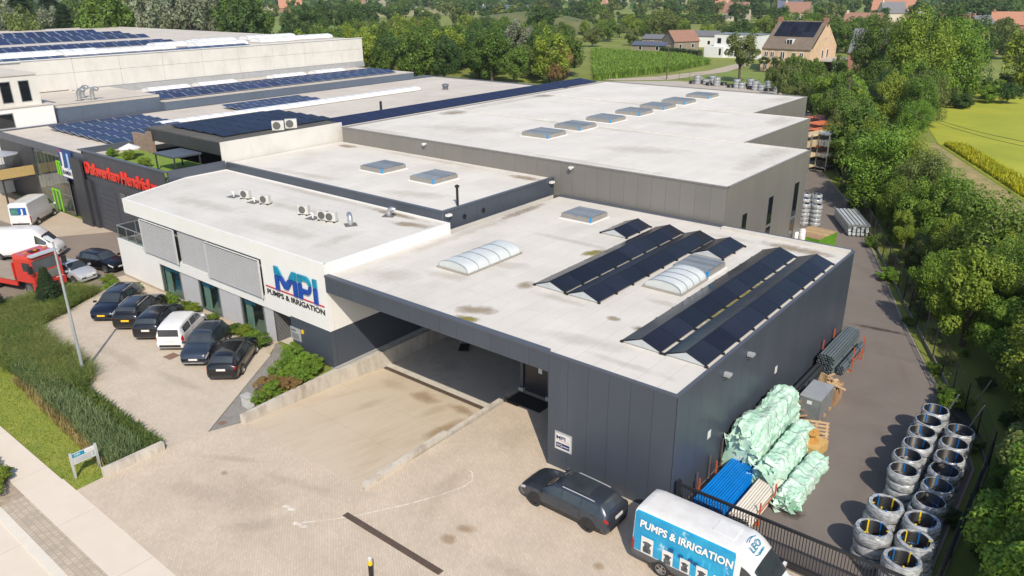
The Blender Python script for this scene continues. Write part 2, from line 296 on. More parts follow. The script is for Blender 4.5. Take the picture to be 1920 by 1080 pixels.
# ramp side walls
def wall_strip(name, label, pts, th, zb, zt, mat, seg=2.4):
    o = thing(name, label, 'wall', (pts[0][0], pts[0][1], 0)); ox, oy = pts[0]
    for i in range(len(pts) - 1):
        a, c = Vector(pts[i]), Vector(pts[i + 1]); L = (c - a).length; d = (c - a) / L; nrm = Vector((-d.y, d.x)); k = max(1, round(L / seg))
        for j in range(k):
            p, q = a + d * (L * j / k + .006), a + d * (L * (j + 1) / k - .006)
            za, zc = zt(p), zt(q); ba, bc = zb(p), zb(q)
            vs = [(p.x, p.y, ba), (q.x, q.y, bc), (q.x + nrm.x * th, q.y + nrm.y * th, bc), (p.x + nrm.x * th, p.y + nrm.y * th, ba)]
            vt = [(p.x, p.y, za), (q.x, q.y, zc), (q.x + nrm.x * th, q.y + nrm.y * th, zc), (p.x + nrm.x * th, p.y + nrm.y * th, za)]
            MB().add([(x - ox, y - oy, z) for x, y, z in vs + vt], [(0, 3, 2, 1), (4, 5, 6, 7), (0, 1, 5, 4), (1, 2, 6, 5), (2, 3, 7, 6), (3, 0, 4, 7)]).build('wall_panel', mat, o)
    return o
wall_strip('retaining_wall', 'stained concrete retaining wall between the ramp and the shrub bed', [(-20.95, -6.95), (-21.85, -.02)], .3, lambda p: -1.6, lambda p: .52 - .06 * (p.y + 7), CONC, 2.4)
wall_strip('dock_wall', 'bare concrete wall of the loading dock below the dark office corner', [(-21.9, 0), (-21.9, 16)], .4, lambda p: -1.6, lambda p: -.13 + .0 * p.y, CONC, 3.2)
wall_strip('retaining_wall', 'low mossy concrete wall between the ramp and the yard paving', [(-11.68, -6.7), (-11.85, -1.2)], .24, lambda p: -1.6, lambda p: .28, CONC, 2.75)
wall_strip('retaining_wall', 'flush concrete edge of the ramp running under the canopy', [(-11.85, -1.19), (-12.0, 5.0)], .26, lambda p: -1.6, lambda p: .07, CONC, 3.1)
wall_strip('garden_wall', 'low concrete wall at the end of the reed bed', [(-21.95, -13.7), (-21.95, -10.75)], .28, lambda p: -.1, lambda p: .42, CONC, 1.5)

# ------------------------------------------------------------------ cladding helper: separate panels hung on a backing
def clad(parent, mat, face, a0, a1, z0, z1, at, wd=1.1, gap=.012, th=.03, name='panel', last=None):
    """hang upright panels from a0..a1 along a wall; face is the wall's outward side, 'f' = facing -Y at Y=at, 'r' = facing +X at X=at"""
    k = max(1, round((a1 - a0) / wd)); wdt = (a1 - a0) / k
    me = MB()
    if face == 'f': me.box(gap / 2, -th, z0, wdt - gap / 2, 0, z1)
    else: me.box(0, gap / 2, z0, th, wdt - gap / 2, z1)
    me = me.mesh(name, mat); pl = parent.location
    for i in range(k):
        put(name, me, parent, (a0 + i * wdt - pl.x, at - pl.y, -pl.z) if face == 'f' else (at - pl.x, a0 + i * wdt - pl.y, -pl.z))

# ------------------------------------------------------------------ anthracite warehouse
wh = thing('warehouse', 'anthracite clad warehouse with loading dock canopy and solar panels on its pale roof', 'building', (0, 0, 0))
b = MB()
b.box(-6.38, 0, 0, 0, .25, 5.8); b.box(-.25, .25, 0, 0, 22.8, 5.8); b.box(-22.28, 0, 4.98, -6.38, .3, 5.8)      # front, right side, canopy beam
b.box(-6.38, .25, 0, -6.13, 5.0, 5.3); b.box(-12.0, 5.0, -1.3, -6.38, 5.25, 5.3); b.box(-12.2, 5.25, -1.3, -11.95, 16, 5.3)
b.box(-22.28, 16, -1.6, -12.0, 16.3, 5.3); b.box(-22.2, 22.55, 0, -.25, 22.8, 5.8)
b.build('wall', DARKB, wh)
MB().box(-22.2, .02, 5.3, -.02, 22.78, 5.87).build('roof', ROOF1, wh)
box('soffit', M('canopy_soffit', (.05, .052, .06), .6), wh, -22.2, .3, 5.0, -6.4, 16, 5.29)
clad(wh, DARK, 'f', -6.38, 0.0, .03, 5.86, 0); clad(wh, DARK, 'f', -22.28, -6.38, 4.96, 5.86, 0); clad(wh, DARK, 'r', 0.0, 22.8, .03, 5.86, 0)
box('jamb', DARK, wh, -6.41, -.01, .03, -6.385, .6, 4.96)
b = MB(); b.box(-6.5, -.05, 5.862, .05, .11, 5.95); b.box(-.11, .11, 5.862, .05, 22.83, 5.95); b.box(-22.3, -.055, 5.862, -6.5, .28, 5.98); b.box(-22.28, 22.7, 5.862, -.11, 22.95, 6.0)
b.build('roof_edge', CAPD, wh)
box('gutter_kerb', M('roof_kerb', (.55, .52, .47), .8), wh, -8.5, 22.3, 5.872, -.15, 22.69, 6.02)
box('corner_trim', CAPD, wh, .031, -.034, .0, .04, .02, 5.86)
box('plinth', M('plinth_concrete', (.50, .44, .36), .9), wh, -6.4, -.16, 0, .1, -.032, .1)
# doors at the back of the covered entrance
d = box('door', M('entrance_door', (.03, .03, .036), .35), wh, -11.6, 4.93, .1, -10.0, 4.995, 2.45); box('notice', WPAINT, d, -10.7, 4.915, 1.45, -10.45, 4.928, 1.85)
d = box('door', M('entrance_door', (.03, .03, .036), .35), wh, -9.9, 4.93, .1, -8.3, 4.995, 2.45)
for x in (-11.85, -9.97): box('door_post', DARK, wh, x - .1, 4.86, .2, x + .12, 4.995, 2.7); box('post_foot', M('pale_stone', (.5, .47, .43), .8), wh, x - .16, 4.8, 0, x + .16, 4.99, .2)
mt = thing('door_mat', 'black doormat in the shade of the warehouse entrance', 'mat', (-10.7, 4.1, .006)); MB().box(-1.1, -.55, 0, 1.1, .55, .025).build('mat', RUBBER, mt); MB().box(-1.15, -.6, 0, 1.15, .6, .012).build('mat_border', M('mat_rim', (.05, .05, .05), .7), mt)
mt = thing('door_mat', 'brown grate mat beside the dock wall at the warehouse entrance', 'mat', (-11.3, 3.7, .004)); MB().box(-.4, -.4, 0, .4, .4, .02).build('mat', M('brown_mat', (.07, .05, .04), .9), mt)
def wall_lamp(label, loc, rz):
    o = thing('wall_lamp', label, 'lamp', loc, rz, 'wall lamps on the cladding')
    MB().box(-.17, -.3, -.05, .17, -.02, .07).add([(-.17, -.3, -.05), (.17, -.3, -.05), (.15, -.02, -.2), (-.15, -.02, -.2)], [(0, 3, 2, 1)]).build('lamp_body', ALU, o)
    MB().box(-.14, -.28, -.065, .14, -.08, -.05).build('lens', WPAINT, o); MB().box(-.08, -.02, -.16, .08, 0, .1).build('bracket', ALU, o)
wall_lamp('grey wall lamp high on the warehouse side, nearest the front corner', (.032, 4.45, 5.1), radians(90))
wall_lamp('grey wall lamp high on the warehouse side above the leaning pipes', (.032, 7.0, 5.1), radians(90))
for lab, y, z in (('small white sticker low on the warehouse side above the blue pipes', 3.4, 2.5), ('small white sticker on the warehouse side behind the black pipes', 11.2, 2.55)):
    o = thing('wall_sticker', lab, 'sign', (.034, y, z)); MB().box(0, -.16, -.2, .006, .16, .2).build('sticker', WPAINT, o)
# company plate by the opening
def plate(label, loc, w_, h_, rows):
    o = thing('name_plate', label, 'sign', loc); MB().box(-w_ / 2, -.04, -h_ / 2, w_ / 2, -.005, h_ / 2).build('plate', M('plate_silver', (.48, .49, .5), .4, .3), o)
    for (x, z, ww, hh, m) in rows: MB().box(x - ww / 2, -.046, z - hh / 2, x + ww / 2, -.041, z + hh / 2).build('panel', m, o)
    return o
NAVY = M('navy_print', (.01, .02, .09), .4); TEAL = M('teal_print', (.0, .22, .36), .4); RED = M('red_print', (.50, .03, .03), .4); INK = M('black_print', (.012, .012, .014), .5)
PALE = M('pale_plate', (.70, .68, .66), .5)
o = plate('silver company plate with blue letters on the warehouse front beside the opening', (-5.48, -.03, 1.62), .95, .95, [(0, -.02, .84, .8, PALE), ])
put('lettering', text_mesh('lettering', 'MPI', .27, NAVY, .006, 'CENTER', 1.3, .006), o, (-.12, -.05, .1), UP_F); MB().box(-.36, -.05, .03, .36, -.046, .045).build('stripe', RED, o)
MB().box(-.38, -.052, -.34, .36, -.046, -.08).build('panel', NAVY, o); put('lettering', text_mesh('lettering', 'HQ', .2, WPAINT, .004, 'LEFT', 1.0), o, (-.34, -.056, -.27), UP_F)
for k in range(5): MB().box(-.02 + k * .07, -.056, -.24, .03 + k * .07, -.053, -.19).build('small_print', WPAINT, o)

# ------------------------------------------------------------------ white office
of = thing('office_building', 'white two storey office with grey louvre screens and a blue company sign', 'building', (-35, 0, 0))
def ob(name, mat, *a): return MB().box(a[0] + 35, a[1], a[2], a[3] + 35, a[4], a[5]).build(name, mat, of)
PLN = M('plinth_render', (.46, .39, .30), .9, var=.12)
ob('wall', WHITE, -48.45, 0, .16, -42.35, .3, 3.05); ob('wall', WHITE, -48.45, .3, .0, -48.15, 10.4, 3.0); ob('wall', WHITE, -42.35, .0, 2.32, -26.2, .3, 3.05)
ob('plinth', PLN, -48.44, .02, 0, -42.36, .3, .157); ob('plinth', PLN, -42.3, -.12, 0, -28.0, .3, .05)
ob('wall', WHITE, -28.65, .0, 3.052, -22.28, .35, 6.5); ob('wall', WHITE, -26.2, .002, 2.42, -22.28, .33, 3.048)
ob('wall', WHITE, -22.62, .36, 2.42, -22.28, 10.4, 6.5)                     # right side above the dark base
ob('base_cladding', DARK, -26.2, .01, .05, -22.3, .3, 2.41); ob('base_cladding', DARK, -22.6, .31, .1, -22.285, 16, 2.41)
for z in (-.12, .0): ob('base_trim', ALU, -22.6, .0 if z else .02, z, -22.2, 16, z + .075)
ob('inner_wall', M('interior_wall', (.75, .74, .7), .8), -48.1, 6.0, .05, -22.7, 6.3, 3.0); ob('showroom_floor', M('showroom_tiles', (.55, .5, .42), .4), -48.1, .3, .0, -22.7, 6, .06)
ob('ceiling', WPAINT, -48.1, .3, 2.75, -22.65, 10.3, 3.02); ob('upper_wall', M('upper_facade', (.34, .34, .35), .6), -44.0, .42, 3.06, -28.6, .62, 6.45); ob('upper_side_wall', WHITE, -44.2, .42, 3.06, -44.0, 9.9, 5.6)
ob('back_wall', WHITE, -48.4, 10.1, 0, -22.65, 10.38, 6.45)
rp = [(-46.3, 0), (-22.28, 0), (-22.28, 10.42), (-49.0, 10.42), (-49.0, 6.6)]
def inset(poly, d):
    out = []; n = len(poly)
    for i in range(n):
        p0, p1, p2 = Vector(poly[i - 1]), Vector(poly[i]), Vector(poly[(i + 1) % n]); e1 = (p1 - p0).normalized(); e2 = (p2 - p1).normalized()
        n1 = Vector((-e1.y, e1.x)); n2 = Vector((-e2.y, e2.x)); k = (n1 + n2).normalized(); out.append(tuple(p1 + k * d / max(.3, k.dot(n1))))
    return out
MB().prism([(x + 35, y) for x, y in inset(rp, .16)], 6.3, 6.57).build('roof', ROOF4, of)
b = MB(); ins = inset(rp, .16)
for i in range(5):
    j = (i + 1) % 5
    if i == 0: continue
    a, c, ai, ci = rp[i], rp[j], ins[i], ins[j]
    vs = [(p[0] + 35, p[1], z) for z in ((6.502 if i == 1 else 5.56), 6.62) for p in (a, c, ci, ai)]; b.add(vs, [(0, 3, 2, 1), (4, 5, 6, 7), (0, 1, 5, 4), (1, 2, 6, 5), (2, 3, 7, 6), (3, 0, 4, 7)])
b.build('fascia', WHITE, of)
ob('fascia', WHITE, -46.28, -.002, 5.56, -28.67, .155, 6.62); ob('fascia', WHITE, -28.65, -.002, 6.503, -22.29, .155, 6.62)
MB().prism([(x + 35, y) for x, y in inset(rp, .17)], 5.58, 5.64).build('soffit', WPAINT, of)
# balcony at the far end
ob('balcony_floor', M('balcony_tiles', (.25, .21, .18), .7), -48.1, .3, 3.02, -44.2, 6, 3.06); ob('privacy_wall', WHITE, -48.4, 3.0, 3.06, -44.3, 3.2, 4.2)
ob('coping', WHITE, -48.47, -.02, 3.052, -44.0, .32, 3.1)
r = MB()
for x in (-48.3, -46.9, -45.5, -44.2): r.cbox(x + 35, .1, 3.6, .05, .05, 1.05)
for y in (.1, 1.5, 2.9): r.cbox(-48.32 + 35, y, 3.6, .05, .05, 1.05)
r.box(-48.35 + 35, .07, 4.12, -44.1 + 35, .13, 4.18); r.box(-48.36 + 35, .13, 4.12, -48.29 + 35, 3, 4.18); r.build('railing', METAL, of)
g = MB(); g.box(-48.28 + 35, .09, 3.12, -44.2 + 35, .1, 4.1).box(-48.33 + 35, .15, 3.12, -48.32 + 35, 2.9, 4.1).build('glass_panel', glass('balcony_glass', (.85, .9, .9), .85), of)
# louvre screens, every slat a piece
SLAT = M('louvre_slat', (.44, .44, .445), .5, .1, var=.04); SLATB = M('louvre_backing', (.03, .03, .033), .7)
def louvre(x0, x1, z0, z1, y, name='louvre_screen', pitch=.1, tilt=-40, frame=True, lab=None):
    f = MB(); f.box(x0 + 35, y + .09, z0, x1 + 35, y + .12, z1); o = f.build(name, SLATB, of)
    if lab: o['label'] = lab
    n = int((z1 - z0) / pitch); me = MB().box(.02, -.035, -.008, x1 - x0 - .02, .035, .008).mesh('slat', SLAT)
    for i in range(n): put('slat', me, o, (x0 + 35, y + .03, z0 + pitch * (i + .5)), (radians(-tilt), 0, 0))
    if frame:
        MB().box(x0 + 34.97, y - .03, z0 - .03, x0 + 35.02, y + .1, z1 + .03).box(x1 + 34.98, y - .03, z0 - .03, x1 + 35.03, y + .1, z1 + .03).box(x0 + 35, y - .03, z1, x1 + 35, y + .1, z1 + .03).build('screen_frame', ALU, o)
louvre(-43.75, -39.0, 3.02, 5.5, -.2, lab='protruding louvre screen beside the balcony'); louvre(-38.95, -34.95, 3.06, 5.52, .1, pitch=.09, frame=False); louvre(-34.9, -28.72, 3.02, 5.5, -.2, lab='long protruding louvre screen next to the sign')
louvre(-39.45, -37.05, .06, 2.31, .06, pitch=.09, frame=False); louvre(-34.38, -31.85, .06, 2.31, .06, pitch=.09, frame=False); louvre(-29.15, -28.1, .06, 2.31, .06, pitch=.09, frame=False)
# end return of the louvre wall at the entrance, and the door
ob('entrance_return', SLATB, -28.1, .1, .06, -28.02, 1.4, 2.31)
sl = MB().box(-.04, .1, -.007, .04, 1.35, .007).mesh('slat', SLAT)
for i in range(26): put('slat', sl, of, (-28.0 + 35, 0, .1 + i * .085), (0, radians(-35), 0))
ob('entrance_wall', WHITE, -28.02, 1.4, .06, -26.2, 1.55, 2.31); ob('entrance_side', DARK, -26.28, .3, .05, -26.2, 1.4, 2.31)
dr = ob('door', FRAME, -27.3, 1.33, .06, -26.3, 1.395, 2.2)
MB().box(-27.22 + 35, 1.315, .2, -26.38 + 35, 1.328, 1.0).build('pane', GLASSD, dr); MB().box(-27.22 + 35, 1.315, 1.12, -26.38 + 35, 1.328, 2.1).build('pane', GLASSD, dr); MB().box(-26.5 + 35, 1.26, .9, -26.46 + 35, 1.31, 1.4).build('handle', ALU, dr)
POST = M('blue_poster', (.02, .26, .52), .4, var=.5, scale=2.5)
for i, (x0, x1) in enumerate([(-42.33, -39.5), (-37.02, -34.42), (-31.82, -29.2)]):
    wn = MB(); t = .06
    wn.box(x0 + 35, .06, .05, x0 + 35 + t, .2, 2.31).box(x1 + 35 - t, .06, .05, x1 + 35, .2, 2.31).box(x0 + 35, .06, .05, x1 + 35, .2, .05 + t).box(x0 + 35, .06, 2.31 - t, x1 + 35, .2, 2.31)
    wo = wn.build('window', FRAME, of); MB().box(x0 + 35 + t, .12, .05 + t, x1 + 35 - t, .135, 2.31 - t).build('pane', PANE, wo)
    MB().box(x0 + 35.3, .16, 1.95, x1 + 34.55 - .3 * i, .165, 2.22).build('poster', POST, wo)
    MB().box(x0 + 35.25 + .5 * i, .9, .06, x0 + 35.95 + .5 * i, .95, 1.7).build('display_board', POST, wo)
    MB().box(x0 + 35.1, .35, .06, x0 + 35.75, .45, 2.3).build('curtain', M('pale_curtain', (.66, .72, .68), .8), wo)
    MB().box(x1 + 33.7, 1.4, .06, x1 + 34.6, 2.2, .8).lathe([(.0, .8), (.2, .8), (.22, 1.2), (.1, 1.4), (0, 1.45)], 10, x1 + 34.1, 1.8).build('display_stand', M('dark_display', (.05, .06, .07), .4), wo)
# company sign on the white wall
lg = thing('company_sign', 'large blue company letters with red line above the office entrance', 'sign', (-25.6, 0, 4.5))
def letter(parts, cut, name):
    """extruded letter from outline polygons (local x,z), teal above the slanted cut and navy below, thin white gap"""
    for above, mat in ((True, M('letter_teal', (.0, .22, .36), .35, var=.25, scale=1.5)), (False, M('letter_navy', (.004, .06, .33), .35, var=.2, scale=1.5))):
        bm = bmesh.new()
        for poly in parts:
            bm.faces.new([bm.verts.new((x, 0, z)) for x, z in poly])
        bmesh.ops.triangulate(bm, faces=bm.faces[:])
        zc = cut + (.035 if above else -.035)
        bmesh.ops.bisect_plane(bm, geom=bm.verts[:] + bm.edges[:] + bm.faces[:], plane_co=(0, 0, zc), plane_no=(0, 0, 1), clear_inner=above, clear_outer=not above)
        g = bmesh.ops.extrude_face_region(bm, geom=bm.faces[:]); bmesh.ops.translate(bm, verts=[v for v in g['geom'] if isinstance(v, bmesh.types.BMVert)], vec=(0, -.09, 0))
        bmesh.ops.recalc_face_normals(bm, faces=bm.faces[:])
        me = bpy.data.meshes.new(name); bm.to_mesh(me); bm.free(); me.materials.append(mat); put(name, me, lg, (0, -.03, 0))
Z0, Z1 = -.55, 1.0
letter([[(-1.6, Z0), (-1.25, Z0), (-1.25, Z1 - .0), (-1.6, Z1)], [(-1.25, Z1), (-1.25, Z1 - .62), (-.72, Z0 + .25), (-.52, Z0 + .25), (-.52, Z0 + .75), (-.62, Z0 + .75)], [(-.52, Z0 + .25), (-.32, Z0 + .25), (.21, Z1 - .62), (.21, Z1), (-.42, Z0 + .75), (-.52, Z0 + .75)], [(.21, Z0), (.56, Z0), (.56, Z1), (.21, Z1)]], .45, 'letter')
arc = [(1.62 + .36 * cos(a), .42 + .57 * sin(a)) for a in [pi / 2 - k * pi / 8 for k in range(9)]]
inn = [(1.56 + .2 * cos(a), .42 + .27 * sin(a)) for a in [-pi / 2 + k * pi / 8 for k in range(9)]]
arc[0] = (1.62, Z1); 
letter([[(.72, Z0), (1.05, Z0), (1.05, Z1), (.72, Z1)]] + [[arc[k], arc[k + 1], inn[7 - k], inn[8 - k]] for k in range(8)] + [[(1.05, Z1), (1.62, Z1), (1.56, .69), (1.05, .69)], [(1.05, .15), (1.56, .15), (1.62, -.15), (1.05, -.15)]], .45, 'letter')
letter([[(2.18, Z0), (2.52, Z0), (2.52, Z1), (2.18, Z1)]], .45, 'letter')
MB().add([(-2.8, -.04, -.62), (3.0, -.04, -.6), (3.0, -.04, -.52), (-2.8, -.04, -.54), (-2.8, -.01, -.62), (3.0, -.01, -.6), (3.0, -.01, -.52), (-2.8, -.01, -.54)], [(0, 1, 2, 3), (7, 6, 5, 4), (0, 4, 5, 1), (3, 2, 6, 7), (1, 5, 6, 2), (0, 3, 7, 4)]).build('stripe', RED, lg)
put('lettering', text_mesh('lettering', 'PUMPS & IRRIGATION', .48, INK, .03, 'CENTER', 1.16, .006, fit=5.7), lg, (.14, -.02, -1.1), UP_F)
ws = thing('notice_board', 'grey notice board with writing on the dark wall by the office door', 'sign', (-25.8, .0, 1.3))
MB().box(-.5, -.03, -.42, .5, 0, .42).build('board', M('plate_silver', (.48, .49, .5), .4, .3), ws)
put('lettering', text_mesh('lettering', 'MPI', .24, NAVY, .006, 'LEFT', 1.3), ws, (-.42, -.035, .12), UP_F)
for k in range(4): MB().box(-.4, -.035, -.02 - k * .1, .3, -.03, .02 - k * .1).build('text_line', INK, ws)
yb = thing('intercom', 'small yellow box on the dark wall beside the office notice board', 'intercom', (-25.05, .0, 1.65)); MB().box(-.08, -.08, -.12, .08, 0, .12).build('case', M('yellow_case', (.7, .45, .02), .5), yb)

# ------------------------------------------------------------------ middle block and grey hall
mb = thing('stair_block', 'dark edged flat roofed block between the white office and the grey hall', 'building', (-36, 16, 0))
MB().box(-49 + 36, 10.5 - 16, 5.0, -23.05 + 36, 23.1 - 16, 7.12).build('roof', ROOF2, mb)
clad(mb, DARK, 'f', -49.0, -23.05, 5.9, 7.17, 10.5, 1.15); clad(mb, DARK, 'r', 10.5, 23.1, 5.85, 7.17, -23.05, 1.15)
b = MB(); b.box(-13.0, -5.56, 7.172, 13.0, -5.3, 7.24).box(12.75, -5.3, 7.172, 13.02, 7.1, 7.24).build('roof_edge', CAPD, mb)
b = MB(); b.lathe([(0, 0), (.17, 0), (.17, .05), (.12, .06), (.12, .0)], 14)
vent = b.mesh('vent_cap', BLACK, True, 40)
for y in (12.6, 14.6): put('vent_cap', vent, mb, (13.0, y - 16, 6.45), (0, radians(90), 0))
hall = thing('storage_hall', 'large grey clad hall with stepped side and a row of roof vents', 'building', (-30, 24, 0))
steps = [(-48.7, -8.65, 23.15, 38.8), (-48.7, -14.2, 38.8, 54.9), (-48.7, -20.15, 54.9, 70.9)]
for i, (x0, x1, y0, y1) in enumerate(steps):
    b = MB(); b.box(x0 + 30, y0 - 24, 0, x1 + 29.99, y1 - 24, 8.4); b.build('wall', TAUPEB, hall)
    MB().box(x0 + 30.03, y0 - 23.97, 8.4, x1 + 29.97, y1 - 24.0, 8.5).build('roof', ROOF2, hall)
    clad(hall, TAUPE, 'r', y0, y1, .02, 8.5, x1, 1.15)
    MB().box(x1 + 29.92, y0 - 24.03, 8.502, x1 + 30.05, y1 - 24, 8.59).build('roof_edge', M('taupe_cap', (.2, .19, .18), .5), hall)
    if i < 2: MB().box(x0 + 31, y1 - 24.18, 8.502, x1 + 29.9, y1 - 23.85, 8.56).build('seam_kerb', ROOF2, hall)
clad(hall, TAUPE, 'f', -48.7, -8.65, 5.8, 8.5, 23.15, 1.15)
MB().box(-18.7, -.92, 8.502, 21.4, -.75, 8.59).build('roof_edge', M('taupe_cap', (.2, .19, .18), .5), hall); MB().box(-18.72, -.75, 8.502, -18.55, 46.9, 8.57).build('roof_edge', M('taupe_cap', (.2, .19, .18), .5), hall)
MB().box(-18.55, 46.72, 8.502, 9.8, 46.92, 8.6).build('roof_edge', M('taupe_cap', (.2, .19, .18), .5), hall)
for (y, w_, z0, z1, n_) in ((26.0, .9, 4.4, 6.1, 1), (30.75, 1.0, 1.6, 6.35, 2), (36.1, 1.1, .4, 6.4, 2)):        # tall dark windows on the lane side
    for k in range(n_):
        a, c = z0 + k * (z1 - z0) / n_, z0 + (k + 1) * (z1 - z0) / n_; wd = MB().box(21.38, y - 24, a + .04, 21.41, y - 24 + w_, c - .04).build('window', FRAME, hall); MB().box(21.408, y - 23.94, a + .11, 21.418, y - 24.06 + w_, c - .11).build('pane', GLASSD, wd)
for i, x in enumerate((-37.2, -21.3)):
    o = thing('security_camera', 'white dome camera on the grey hall edge %s' % ('above the two roof vents' if i == 0 else 'above the warehouse roof'), 'camera', (x, 23.1, 8.2))
    MB().box(-.15, -.32, 0, .15, .0, .12).lathe([(0, -.12), (.1, -.1), (.14, 0)], 10, 0, -.2).build('housing', WPAINT, o)
for i, (x, y) in enumerate(((-23.0, 10.9), (-23.0, 22.6))):
    o = thing('wall_lamp', 'small white floodlight at the %s corner of the dark stair block' % ('near' if i == 0 else 'far'), 'lamp', (x, y, 6.95)); MB().box(.02, -.2, -.08, .3, .2, .06).build('lamp_body', WPAINT, o)

# ------------------------------------------------------------------ neighbour: dark showroom with red letters, roof terrace and penthouse
CHAR = M('charcoal_panel', (.032, .034, .042), .5, var=.12, scale=1, obj=.08); CHARL = M('charcoal_wall', (.055, .058, .072), .55, var=.12, scale=1)
nb = thing('roofing_showroom', 'charcoal showroom with red lettering and a planted roof terrace', 'building', (-56, 5, 0))
MB().box(-65.0 + 56, 0, 0, -49.2 + 56, 5.4, 6.5).build('wall', CHARL, nb)
for i in range(7): MB().box(-8.1 + i * 2.13, -.05, 4.4, -8.1 + i * 2.13 + 2.1, 0, 7.25).build('panel', CHARL, nb)
for i in range(3): MB().box(-.2 + i * 2.13 - .15, -.05, .05, -.2 + i * 2.13 + 1.95, 0, 4.38).build('panel', CHARL, nb)
MB().box(-9.1, -.12, 7.26, 7.0, .2, 7.36).box(6.8, .2, 6.5, 7.0, 5.4, 7.36).box(-9.1, .2, 6.5, -8.9, 5.4, 7.36).build('parapet', CAPD, nb)
MB().box(-8.1, -.3, 0, -7.2, 0, 4.6).box(-10.35, -.5, 0, -8.15, -.31, 6.5).build('pier', CHAR, nb)
dr = MB().box(-7.15, -.02, .05, -2.9, .06, 4.1).build('roller_door', M('door_dark', (.05, .055, .07), .5), nb)
for k in range(8): MB().box(-7.1, -.04, .1 + k * .5, -2.95, -.021, .57 + k * .5).build('door_slat', M('door_dark', (.05, .055, .07), .5), dr)
for x in (-2.0, -.6, .9): wd = MB().box(x, -.07, 2.6, x + .9, -.05, 4.2).build('window', FRAME, nb); MB().box(x + .08, -.08, 2.7, x + .82, -.071, 4.1).build('pane', GLASSD, wd)
put('lettering', text_mesh('lettering', 'Dakwerken Hendrickx', 1.5, M('red_letter', (.62, .035, .02), .4), .16, 'LEFT', .97, .035, fit=13.2), nb, (-7.9, -.16, 5.3), UP_F)
MB().box(-8.9, .2, 6.4, 6.8, 5.4, 6.56).build('terrace_lawn', M('terrace_grass', (.16, .25, .03), .95, var=.2, scale=3), nb)
MB().box(-8.9, 5.2, 6.5, -5.8, 5.5, 8.2).box(-5.8, 5.0, 6.5, -5.4, 5.6, 8.6).build('stone_wall', M('rubble_wall', (.19, .14, .11), .9, second=(.30, .22, .17), scale=3.5), nb)
ph = thing('penthouse', 'flat black roofed penthouse with pale concrete side wall beside the hall', 'building', (-56, 16, 0))
MB().box(-13.2 + 6.7, -5.6, 7.75, 6.55, 7.6, 8.8).build('roof_fascia', CHAR, ph); MB().box(-6.35, -5.5, 8.8, 6.45, 7.5, 8.88).build('roof', M('bitumen_roof', (.085, .08, .072), .9, var=.15, scale=.6, dirt=((.16, .15, .13), .3, .55, .8, .4)), ph)
MB().box(6.56, -5.62, 6.3, 6.72, 7.6, 8.9).build('side_wall', CONCW, ph)
MB().box(-5.5, -2.5, 6.5, 6.5, 7.5, 7.74).build('wall', M('penthouse_wall', (.05, .05, .055), .5), ph); MB().box(-4, -2.56, 6.6, 5, -2.51, 7.7).build('pane', GLASSD, ph)
pg = thing('pergola', 'dark flat topped pergola on the roof terrace', 'pergola', (-52.4, 8.0, 6.56))
MB().box(-1.7, -1.3, 1.35, 1.7, 1.3, 1.5).build('roof', M('pergola_roof', (.06, .065, .075), .4), pg)
for sx in (-1.6, 1.5):
    for sy in (-1.2, 1.1): MB().box(sx, sy, 0, sx + .1, sy + .1, 1.35).build('post', CHAR, pg)
# glass fronted neighbour
jb = thing('glass_showroom', 'dark showroom with tall glazed front and green framed door', 'building', (-75, 5, 0))
MB().box(-12, .4, 0, 10.5, 68, 6.3).build('wall', CHAR, jb); MB().box(-12.0, .02, 6.3, 10.9, 68, 6.8).build('roof', ROOF3, jb); MB().box(10.9, 18.6, 5.8, 24.6, 68, 6.8).build('roof', ROOF3, jb)
MB().box(-12.2, -.05, 6.2, 10.9, .1, 6.93).box(-12.2, .1, 6.75, -10.1, 68, 6.93).box(-10, 67.8, 6.75, 26, 68.1, 6.93).build('roof_edge', CAPD, jb)
for i in range(9):
    x = -1.75 + i * .94
    if x > 5.6: break
    gl = MB().box(x, .1, .1, x + .9, .16, 6.15).build('window', FRAME, jb)
    for z0, z1 in ((.15, 2.0), (2.1, 3.4), (3.5, 6.1)): MB().box(x + .04, .085, z0, x + .86, .098, z1).build('pane', M('showroom_pane', (.05, .065, .05), .06, var=.7, scale=.5, spec=.9), gl)
LIME = M('lime_frame', (.22, .62, .02), .4)
for (x0, x1, z0, z1) in ((1.3, 3.1, .05, 2.3), (3.9, 5.0, 4.1, 5.5)):
    t = .12; MB().box(x0, .0, z0, x0 + t, .08, z1).box(x1 - t, .0, z0, x1, .08, z1).box(x0 + t, .0, z1 - t, x1 - t, .08, z1).box((x0 + x1) / 2 - .05, .0, z0, (x0 + x1) / 2 + .05, .079, z1 - t).build('green_frame', LIME, jb)
for i in range(7): MB().box(-12 + i * 1.5, -.02, 3.3, -12 + i * 1.5 + 1.48, .39, 6.19).build('panel', CHAR, jb)
MB().box(-12, -3.2, 3.05, -2.2, .0, 3.25).build('balcony_slab', CHAR, jb); MB().box(-12, -3.25, 3.25, -2.2, -3.15, 4.25).box(-2.25, -3.15, 3.25, -2.15, 0, 4.25).build('reed_screen', M('reed_mat', (.42, .30, .12), .9, var=.2, scale=6, stretch=(6, 6, .3)), jb)
for x in (-11, -2.6): MB().box(x, -3.1, 0, x + .15, -2.95, 3.05).build('post', CHAR, jb)
bn = thing('logo_sign', 'blue and white logo banner beside the glazed showroom front', 'sign', (-67.9, 4.85, 5.5))
MB().box(-1.4, -.1, -1.35, 1.4, 0, 1.4).build('board', M('banner_blue', (.005, .05, .22), .5, var=.2), bn); MB().box(-1.25, -.115, -1.25, 1.25, -.101, -.35).build('panel', WPAINT, bn)
